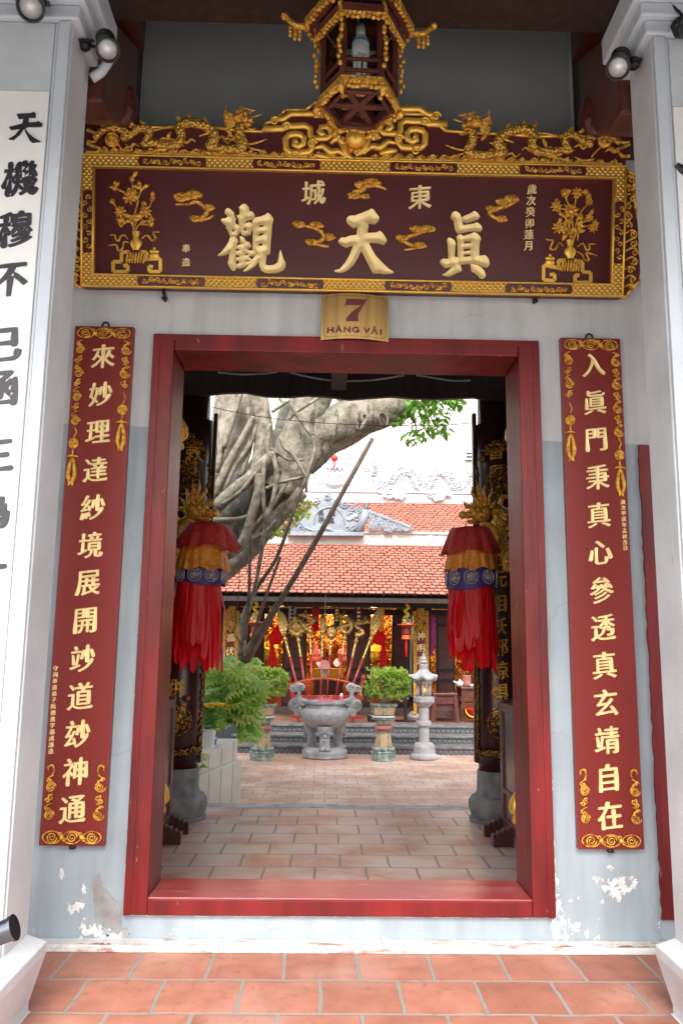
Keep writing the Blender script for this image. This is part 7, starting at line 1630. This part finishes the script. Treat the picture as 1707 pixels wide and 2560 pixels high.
# ------------------------------------------------------------------ rack of ceremonial weapons
WY = 12.75; wk = mpp(WY)
def weapon(name, label, head, bottom, kind, gold_y):
    h = P(*head, WY); f = P(*bottom, WY-.1); t = (h.z-TZ)/(h.z-f.z) if h.z != f.z else 1; ft = h+(f-h)*min(1.35, t)
    r = thing(name, label, 'ceremonial weapon', tuple(ft), group='ceremonial weapons in the rack'); U = (h-f).normalized(); S = U.cross(Vector((0,1,0))).normalized()*-1
    g = h+(f-h)*((gold_y-head[1])/(bottom[1]-head[1]))
    b = MB(); b.tube([tuple(g), tuple(ft)], .019, 8); part('red_shaft', b, M['redpole'], r, world=True, smooth=True)
    b = MB(); L = (h-g).length; hd = h-U*(.42*L if kind != 'blade' else .5*L); n = 14; b.tube([tuple(hd.lerp(g, i/n)) for i in range(n+1)], [.017+.005*(i % 2) for i in range(n+1)], 8); b.ball(hd, .045, .04, .05, 8, 6); b.ball(hd-U*.09, .034, .034, .04, 8, 6); part('gold_sleeve', b, M['gold_w'], r, world=True, smooth=True)
    b = MB(); H = (h-hd).length
    pt = lambda s, u: hd+S*s+U*u
    if kind == 'blade':
        sg = 1 if head[0] > 811 else -1; prof = [(.0,0),(.06,.1),(.10,.35),(.09,.7),(.02,1.0),(-.02,.86),(-.05,.5),(-.045,.1)]; vs = [pt(-sg*s, u*H) for s, u in prof]; m = len(vs)
        b.add([v+Vector((0,-.014,0)) for v in vs]+[v+Vector((0,.014,0)) for v in vs], [tuple(range(m)), tuple(range(2*m-1,m-1,-1))]+[(i,(i+1)%m,m+(i+1)%m,m+i) for i in range(m)])
    elif kind == 'spear': b.lathe(0, 0, [(.01,0),(.05,.12*H),(.03,.3*H),(.055,.62*H),(.03,.8*H),(.001,H)], 8); b.v = [tuple(hd+S*x+Vector((0,y,0))+U*z) for x, y, z in b.v]
    elif kind == 'ball':
        c = pt(0, H*.45)
        for i in range(26): a = 2*pi*i/26; b.tube([c+(S*cos(a)+U*sin(a))*.07, c+(S*cos(a)+U*sin(a))*(.15+.02*(i%2))], [.022,.008], 6)
        b.ball(c, .09, .06, .09, 10, 7); b.ball(c+S*.12, .05, .05, .06, 8, 6); b.tube([pt(0,H*.7), pt(0,H*1.0), pt(0,H*1.3)], [.05,.04,.01], 7)
    elif kind == 'bull':
        c = pt(0, H*.4); b.ball(c, .09, .07, .11, 10, 7); b.ball(c-U*.06, .07, .08, .05, 8, 6)
        for sg in (-1,1): b.tube([c+S*sg*.07+U*.05, c+S*sg*.14+U*.10, c+S*sg*.13+U*.22, c+S*sg*.09+U*.28], [.028,.03,.02,.005], 7)
    else:
        sg = 1 if kind == 'dragon' else -1; q = catmull([tuple(pt(sg*s, u*H)) for s, u in ((0,0),(.07,.15),(.05,.35),(-.05,.5),(-.03,.7),(.05,.8),(.10,.95))], 5); b.tube(q, [.035-.012*i/len(q) for i in range(len(q))], 8)
        c = Vector(q[-1]); b.ball(c, .045, .04, .04, 8, 6); b.ball(c+S*sg*.05, .03, .03, .022, 8, 6)
        for i in range(6): b.tube([c, c-S*sg*(.05+.01*i)+U*(.09-.03*i)], [.016,.003], 5)
        for i in range(2, len(q)-2, 3): p = Vector(q[i]); b.tube([p, p-S*sg*.08+U*.03], [.018,.003], 5)
        if kind == 'crescent': b.tube([pt(.10*cos(t)-.02, H*.4+.13*sin(t)) for t in np.linspace(-1.5,1.5,12)], [.012+.02*sin(pi*i/11) for i in range(12)], 7)
    part('gold_head', b, M['gold_pale'] if kind == 'bull_' else M['gold_w'], r, world=True, smooth=kind != 'blade')
M['gold_w'] = relief('gilt_weapon_heads', (.80,.52,.16), .3, .75, 48, .7, 'voronoi', .42)
for a in (('halberd','great gold blade leaning left, leftmost of the weapon rack',(694,1524),(739,1698),'blade',1645),('mace','sunburst gold mace head second from the left in the rack',(738,1545),(760,1698),'ball',1645),('flame_staff','slim flame topped staff third from the left in the rack',(774,1534),(779,1698),'flame',1640),
          ('spear','upright gold tipped spear in the middle of the rack',(808,1532),(803,1698),'spear',1645),('bull_staff','staff topped by a horned mask, right of the upright spear',(830,1560),(820,1698),'bull',1640),('crescent_axe','crescent dragon axe third from the right in the rack',(869,1540),(846,1698),'crescent',1640),
          ('dragon_staff','curling dragon staff second from the right in the rack',(902,1548),(868,1698),'dragon',1645),('halberd','great gold blade leaning right, rightmost of the weapon rack',(957,1518),(887,1698),'blade',1650)): weapon(*a)
r = thing('weapon_rack', 'low red rack that holds the ceremonial weapons behind the burner', 'rack', (.0, WY-.15, TZ))
b = MB(); a, c = P(727,1760,WY-.15), P(908,1760,WY-.15)
b.bar((a.x,WY-.15,P(800,1742,WY).z),(c.x,WY-.15,P(800,1742,WY).z),.06,.06); b.bar((a.x,WY-.15,P(800,1790,WY).z),(c.x,WY-.15,P(800,1790,WY).z),.06,.05); part('cross_rail', b, M['redpole'], r, world=True)
for sg, x0, x1, y in ((-1,748,722,1700),(1,880,908,1694)): b = MB(); q = P(x1, y, WY-.15); f = P(x0, 1800, WY-.15); b.bar((f.x, f.y, TZ), tuple(q), .05, .05); b.ball(q, .04, .04, .05, 8, 6); part('post', b, M['redpole'], r, world=True)
# ------------------------------------------------------------------ hanging offering trays
def tray(label, px, py0, Y):
    k = mpp(Y); c = P(px, py0, Y); Zt = lambda y: P(px, py0+y, Y).z
    r = thing('offering_tray', label, 'offering tray', tuple(c), group='hanging offering trays')
    b = MB(); b.frus(c.x, Y, Zt(4), Zt(0), 16*k, 19*k, 6, 0); b.frus(c.x, Y, Zt(12), Zt(4.2), 8*k, 13*k, 6, 0); b.frus(c.x, Y, Zt(24), Zt(12.2), 9*k, 9*k, 6, 0); part('tray_body', b, M['couplet'], r, world=True, bevel=.005)
    b = MB(); b.frus(c.x, Y, Zt(1), Zt(-2), 19.5*k, 20*k, 6, 0); b.frus(c.x, Y, Zt(36), Zt(26), 9.5*k, 9*k, 6, 0); part('orange_band', b, M['orange'], r, world=True)
    rd = random.Random(px)
    for nm, m, n in (('flowers','pink',14),('white_flowers','ceramic',12),('yellow_fruit','yellow',12),('greens','leaf_lt',12)):
        b = MB()
        for i in range(n): a = rd.uniform(0,6.28); e = rd.random(); h = rd.random(); b.ball((c.x+16*k*(1-h*.7)*cos(a)*e, Y+14*k*(1-h*.7)*sin(a)*e, Zt(-2)+20*k*h), 3*k, 3*k, 3*k, 6, 4)
        part(nm, b, M[m], r, world=True, smooth=True)
    b = MB(); q = catmull([(c.x-4*k, Y, Zt(-18)), (c.x+5*k, Y, Zt(-26)), (c.x-3*k, Y, Zt(-35)), (c.x+5*k, Y, Zt(-42)), (c.x+2*k, Y, Zt(-50))], 4); b.tube(q, [5*k-3*k*i/len(q) for i in range(len(q))], 8)
    for p in q[::2]: b.ball(p, 4.5*k, 3*k, 3.5*k, 6, 4)
    part('gold_figure', b, M['yellow'], r, world=True, smooth=True)
    b = MB(); b.tube([(c.x, Y, Zt(-48)), (c.x, Y, ez+.02)], .006, 5); part('cord', b, M['pole'], r, world=True)
    b = MB(); b.lathe(c.x, Y, [(3.2*k,Zt(80)),(2.6*k,Zt(60)),(3*k,Zt(40)),(1.5*k,Zt(36))], 8); part('red_tassel', b, M['red_cloth'], r, world=True, smooth=True)
tray('hanging offering tray with flowers and red tassel, half behind the prop poles', 637, 1556, 12.6); tray('hanging offering tray with flowers and red tassel, left of the right column', 1015, 1562, 12.6)
# ------------------------------------------------------------------ furniture on the right of the platform
def tbl(name, label, cat, px0, px1, ytop, Y, depth, legw, m, flare=0, shelf=None):
    a, c = P(px0, ytop, Y), P(px1, ytop, Y); r = thing(name, label, cat, ((a.x+c.x)/2, Y, TZ)); zt_ = a.z
    b = MB(); b.box(a.x, c.x, Y-.02, Y+depth, zt_-.035, zt_); part('top', b, M[m], r, world=True, bevel=.008)
    b = MB(); b.box(a.x+.05, c.x-.05, Y+.01, Y+depth-.04, zt_-.16, zt_-.036); part('apron', b, M[m], r, world=True, bevel=.005)
    for x in (a.x+.03, c.x-.03):
        for y in (Y+.02, Y+depth-.06): b = MB(); b.bar((x, y, zt_-.036), (x+(-flare if x < (a.x+c.x)/2 else flare), y, TZ), legw, legw); part('leg', b, M[m], r, world=True, bevel=.004)
    if shelf: b = MB(); b.box(a.x+.03, c.x-.03, Y+.02, Y+depth-.05, shelf, shelf+.03); part('shelf', b, M[m], r, world=True)
    return a, c
a, c = tbl('wooden_stool', 'reddish wooden stool table right of the stone lantern', 'stool', 1082, 1143, 1733, 12.75, .45, .06, 'redwood', .03)
b = MB(); b.box(a.x+.05, c.x-.05, 12.80, 13.1, a.z-.26, a.z-.162); solo('stool_drawer', b, M['redwood'], 'plain drawer box under the reddish stool top', 'drawer', (a.x, 12.9, a.z-.26))
a, c = tbl('tea_table', 'dark tea table with carved apron at the far right', 'table', 1152, 1215, 1718, 13.0, .5, .05, 'redwood', 0, P(1160, 1762, 13).z)
b = MB(); q = P(1166, 1717, 13.1); b.lathe(q.x, q.y, [(.06,q.z),(.07,q.z+.06),(.068,q.z+.16),(.075,q.z+.18)], 14); solo('tea_jar', b, M['glassjar'] if 'glassjar' in M else M['incense'], 'amber glass jar on the tea table', 'jar', tuple(q), smooth=True)
b = MB(); q = P(1149, 1717, 13.1); b.ball((q.x, q.y, q.z+.05), .06, .06, .05, 10, 6); b.tube([(q.x-.05,q.y,q.z+.05),(q.x-.10,q.y,q.z+.09)], [.015,.01], 6); b.ball((q.x,q.y,q.z+.105), .014, .014, .014, 6, 4); solo('teapot', b, M['ceramic'], 'small white teapot at the left end of the tea table', 'teapot', tuple(q), smooth=True)
b = MB(); q = P(1180, 1717, 13.05); b.lathe(q.x, q.y, [(.03,q.z),(.05,q.z+.04),(.045,q.z+.04),(.028,q.z+.005)], 12); solo('tea_cup', b, M['ceramic'], 'small white cup right of the amber jar', 'cup', tuple(q), smooth=True)
r_ = P(1181, 1800, 12.9); r = thing('bucket', 'red plastic bucket with a yellow handle under the tea table', 'bucket', (r_.x, 12.95, P(1181,1798,12.95).z))
q = P(1181, 1796, 12.95); t = P(1181, 1772, 12.95).z
b = MB(); b.lathe(q.x, 12.95, [(.09,q.z),(.125,t-.01),(.135,t),(.115,t),(.085,q.z+.02)], 20); part('pail', b, M['red_pl'], r, world=True, smooth=True)
b = MB(); b.tube([(q.x+.13*cos(s), 12.82, t-.13*abs(sin(s))*.9) for s in np.linspace(0, pi, 12)], .010, 6); part('handle', b, M['yellow'], r, world=True)
b = MB(); q = P(1013, 1800, 12.9); z = P(1013, 1690, 12.9).z; b.tube([(q.x, 12.9, TZ), (q.x, 12.9, z)], .022, 8); b.tube([(q.x,12.9,z),(q.x+.0,12.85,z+.10)], .05, 10); b.lathe(q.x, 12.9, [(.16,TZ),(.16,TZ+.02),(.03,TZ+.035)], 16); b.box(q.x-.035,q.x+.035,12.87,12.93,TZ+.3,TZ+.7)
solo('microphone_stand', b, M['black'], 'black metal stand between the bonsai and the stone lantern', 'stand', (q.x, 12.9, TZ))
b = MB(); q = P(930, 1800, 12.8); b.box(q.x-.07, q.x+.07, 12.75, 12.9, TZ, TZ+.11); b.ball((q.x, 12.83, TZ+.11), .05, .05, .04, 8, 5); solo('black_shoes', b, M['black'], 'pair of black shoes left beside the pedestal', 'shoes', (q.x, 12.8, TZ), bevel=.02)
# ------------------------------------------------------------------ scroll shaped ridge ornament with 道氣長存
OY = RY-.12
ro = thing('ridge_ornament', 'grey stucco scroll tablet with four black characters on the temple ridge', 'roof ornament', tuple(P(810, 1340, OY)))
XZ = lambda x, y: (P(x, y, OY).x, P(x, y, OY).z)
b = MB(); b.prism([XZ(*p) for p in [(715,1330),(716,1312),(735,1318),(742,1290),(760,1283),(775,1268),(790,1255),(806,1246),(818,1238),(832,1246),(850,1254),(868,1262),(882,1276),(895,1274),(910,1276),(920,1284),(907,1326),(890,1320),(880,1330)]], OY-.03, OY+.10); part('scroll_body', b, M['slate'], ro, world=True, bevel=.012)
b = MB(); b.prism([XZ(*p) for p in [(718,1340),(718,1330),(909,1331),(909,1341)]], OY-.07, OY+.14); part('plinth', b, M['slate'], ro, world=True, bevel=.008)
b = MB(); rr = random.Random(3); f = lambda u, v, h: (u, OY-.03-h, v)
for i, (x, y) in enumerate([(740,1288),(752,1278),(770,1265),(790,1252),(818,1243),(846,1256),(862,1262),(878,1272),(894,1276),(735,1305),(870,1325),(752,1322),(890,1295),(876,1290)]): spiral(b, *XZ(x, y), .07, 1.5, rr.uniform(0,6), .018, f, rr.choice((-1,1)), .012)
wavy(b, [XZ(*p) for p in [(745,1302),(765,1320),(790,1328),(815,1322),(840,1330),(865,1326),(888,1312)]], .03, f, .005); wavy(b, [XZ(*p) for p in [(785,1312),(790,1285),(815,1270),(840,1272),(856,1290),(862,1312)]], .02, f, .005)
part('scroll_relief', b, M['slate'], ro, world=True, smooth=True)
b = MB(); a, c = XZ(915,1276), XZ(896,1330); b.tube([(a[0],OY,a[1]),(c[0],OY,c[1])], .075, 14); part('scroll_roll', b, M['slate'], ro, world=True, smooth=True)
b = MB()
for x, y in ((880,1293),(872,1298),(888,1290)): b.ball((XZ(x,y)[0], OY-.04, XZ(x,y)[1]), .05, .03, .035, 8, 5)
part('white_cloud', b, M['white_s'], ro, world=True, smooth=True)
for ch, x, y in (('道',831,1284),('氣',828,1302),('長',802,1284),('存',803,1300)): b = MB(); glyph(b, ch, *XZ(x, y), .115, rim=.012, k=0, bold=1.3, put=f); part('character', b, M['ink'], ro, world=True)
b = MB(); a, c = XZ(914,1276), XZ(922,1253); b.tube([(a[0],OY,a[1]),(a[0]+.0,OY,a[1]+.05),((a[0]+c[0])/2,OY,(a[1]+c[1])/2+.02),(c[0],OY,c[1])], [.045,.05,.035,.004], 10); solo('roof_horn', b, M['steps'], 'small dark horn finial at the right end of the ridge scroll', 'finial', (a[0],OY,a[1]), smooth=True)
b = MB(); rr = random.Random(7)
for i in range(34):
    t = rr.random(); x = 922+100*t; top = 1282+38*t; y = rr.uniform(top, 1326); spiral(b, *XZ(x, y), .055, 1.3, rr.uniform(0,6), .017, lambda u, v, h: (u, OY-h, v), rr.choice((-1,1)), .01)
for i in range(14): x = 922+100*i/13; y = 1280+38*i/13; b.ball((XZ(x,y)[0], OY, XZ(x,y)[1]), .05, .04, .04, 7, 5); wavy(b, [XZ(x,y), XZ(x+8,(y+1326)/2), XZ(x-2,1327)], .025, lambda u, v, h: (u, OY-h, v), .0)
solo('ridge_foliage', b, M['slate'], 'grey stucco vine scrolls tapering along the ridge right of the tablet', 'roof ornament', (XZ(960,1326)[0], OY, XZ(960,1326)[1]), smooth=True)
# ------------------------------------------------------------------ second roof and the white building behind
Y2, Y3 = 17.0, 19.4; z2, z3 = P(900, 1340, Y2).z, P(900, 1256, Y3).z
r2 = thing('tiled_hall', 'second red tiled hall roof behind the temple ridge', 'temple', (.5, 18.5, 0))
b = MB(); tiles(b, -2.5, 7, Y2, z2, Y3, z3, .13, 17, 5); part('roof', b, M['rtile'], r2, world=True)
b = MB(); b.add([(-2.6,Y2,z2-.014),(7,Y2,z2-.014),(7,Y3,z3-.014),(-2.6,Y3,z3-.014)], [(0,1,2,3)]); b.box(-2.5, 7, Y2+.4, Y2+.5, 1.5, z2); part('roof_deck', b, M['wood'], r2, world=True)
b = MB(); zt1, zt2 = P(900,1256,Y3).z, P(900,1232,Y3).z; b.box(-2.5, 7.5, Y3-.02, Y3+.3, zt1-.1, zt2); b.box(-2.5, 7.5, Y3-.07, Y3+.35, zt2+.001, zt2+.05); part('ridge', b, M['white_s'], r2, world=True, bevel=.01)
rr = random.Random(17); RYd = Y3+.05
def rdragon(label, pts, seed, s=1.):
    rr = random.Random(seed); q = catmull([tuple(P(x, y, RYd)) for x, y in pts], 5); n = len(q); r = thing('ridge_dragon', label, 'roof ornament', tuple(P(*pts[-1], RYd)), group='stucco dragons on the rear ridge')
    b = MB(); b.tube(q, [.10*s*(.5+.6*sin(pi*(.1+.8*i/n))) for i in range(n)], 10); part('dragon_body', b, M['white_s'], r, world=True, smooth=True)
    b = MB()
    for i in range(1, n-1): p = Vector(q[i]); d = Vector((rr.uniform(-.5,.5), -.1, 1)).normalized(); b.tube([p+d*.05, p+d*.14+Vector((.03,0,0)), p+d*rr.uniform(.18,.26)], [.035,.03,.006], 6)
    for i in range(0, n, 2): p = Vector(q[i]); c = p+Vector((rr.uniform(-.15,.15), -.08, rr.uniform(-.15,.1))); spiral(b, c.x, c.z, .10, 1.4, rr.uniform(0,6), .022, lambda u, v, h: (u, RYd-.1-h, v), rr.choice((-1,1)), .01)
    part('mosaic_scales', b, M['blue_s'], r, world=True, smooth=True)
    b = MB(); h = Vector(q[0]); b.ball(h, .14*s, .10, .12*s, 10, 7); b.ball(h+Vector((-.12*s,-.03,-.02)), .09*s, .08, .06*s, 8, 6); b.ball(h+Vector((-.10*s,-.02,-.10)), .07*s, .06, .03, 8, 5)
    for i in range(7): a = .3+.3*i; b.tube([h, h+Vector((.16*cos(a), 0, .16*sin(a))), h+Vector((.30*cos(a)+.05, 0, .28*sin(a)+.03*(-1)**i))], [.04,.03,.004], 6)
    part('dragon_head', b, M['white_s'], r, world=True, smooth=True)
rdragon('white stucco dragon on the rear ridge, head left, right of the pearl', [(925,1168),(935,1190),(945,1215),(970,1222),(985,1195),(1005,1182),(1030,1190),(1045,1220),(1065,1225),(1080,1200),(1095,1184),(1120,1196),(1135,1222),(1160,1212),(1180,1188),(1200,1200)], 4)
r = thing('ridge_mask', 'white stucco monster mask with red pearl at the middle of the rear ridge', 'roof ornament', tuple(P(836, 1230, RYd)))
b = MB(); c = P(836, 1195, RYd); b.ball(c, .34, .14, .28, 14, 10)
for sg in (-1,1):
    b.ball(c+Vector((sg*.13,-.10,.06)), .09, .07, .07, 8, 6); b.tube([c+Vector((sg*.2,0,.15)), c+Vector((sg*.33,0,.3)), c+Vector((sg*.25,0,.45))], [.06,.05,.008], 7)
    for i in range(4): b.tube([c+Vector((sg*.25,0,-.1+.06*i)), c+Vector((sg*.45,0,-.15+.09*i)), c+Vector((sg*.62,0,-.12+.06*i))], [.06,.045,.008], 6)
part('mask', b, M['white_s'], r, world=True, smooth=True)
b = MB(); b.tube([c+Vector((.16*cos(t)*1.2, -.15, -.14+.06*sin(t))) for t in np.linspace(pi, 2*pi, 10)], .025, 6)
for i in range(7): b.ball(c+Vector((-.18+.06*i, -.12, .2+.03*(-1)**i)), .04, .04, .05, 6, 4)
part('mask_features', b, M['blue_s'], r, world=True, smooth=True)
q = P(836, 1146, RYd-.3); b = MB(); b.ball(q, .085, .085, .085, 16, 10); b.tube([(q.x,q.y,q.z-.08),(q.x,q.y,q.z-.22)], .02, 6); solo('red_ball', b, M['red_pl'], 'bright red ball standing above the stucco mask', 'ball', tuple(q), smooth=True)
for i, (x, y) in enumerate(((985,1240),(1100,1240))):
    b = MB(); rr = random.Random(i+40); c = P(x, y, Y3-.1)
    for k in range(22): a = rr.uniform(0,6.28); e = rr.random(); b.ball((c.x+.28*e*cos(a), c.y, c.z+.11*e*sin(a)), .06, .06, .05, 7, 5)
    solo('ridge_cloud', b, M['white_s'], ('stucco cloud on the rear ridge front, left one','stucco cloud on the rear ridge front, right one')[i], 'roof ornament', tuple(c), smooth=True)
wb = thing('white_building', 'plain off white building wall with stains behind the roofs', 'building', (3, 24, 0))
b = MB(); xw = P(735, 1100, 23.5).x; b.box(xw-4, 14, 23.5, 30, 0, P(900, 1018, 23.5).z+3.4); part('wall', b, M['white_b'], wb, world=True)
b = MB(); x1, x2 = P(985,1100,23.5).x, P(1015,1100,23.5).x; b.box(x1, x2, 23.42, 23.499, 0, 9.4); b.box(P(1130,1100,23.5).x, P(1142,1100,23.5).x, 23.45, 23.499, 0, 9.4); part('pilaster', b, M['white_b'], wb, world=True)
b = MB(); a, c = P(1163,1147,23.4), P(1180,1130,23.4); b.box(a.x, c.x, 23.43, 23.498, a.z, c.z); o = part('window', b, M['steps'], wb, world=True)
b = MB()
for A, C in (((a.x,a.z),(c.x,a.z)),((a.x,c.z),(c.x,c.z)),((a.x,a.z),(a.x,c.z)),((c.x,a.z),(c.x,c.z)),((a.x,(a.z+c.z)/2),(c.x,(a.z+c.z)/2))): b.bar((A[0],23.41,A[1]),(C[0],23.41,C[1]),.04,.04)
part('frame', b, M['white_s'], o, world=True)
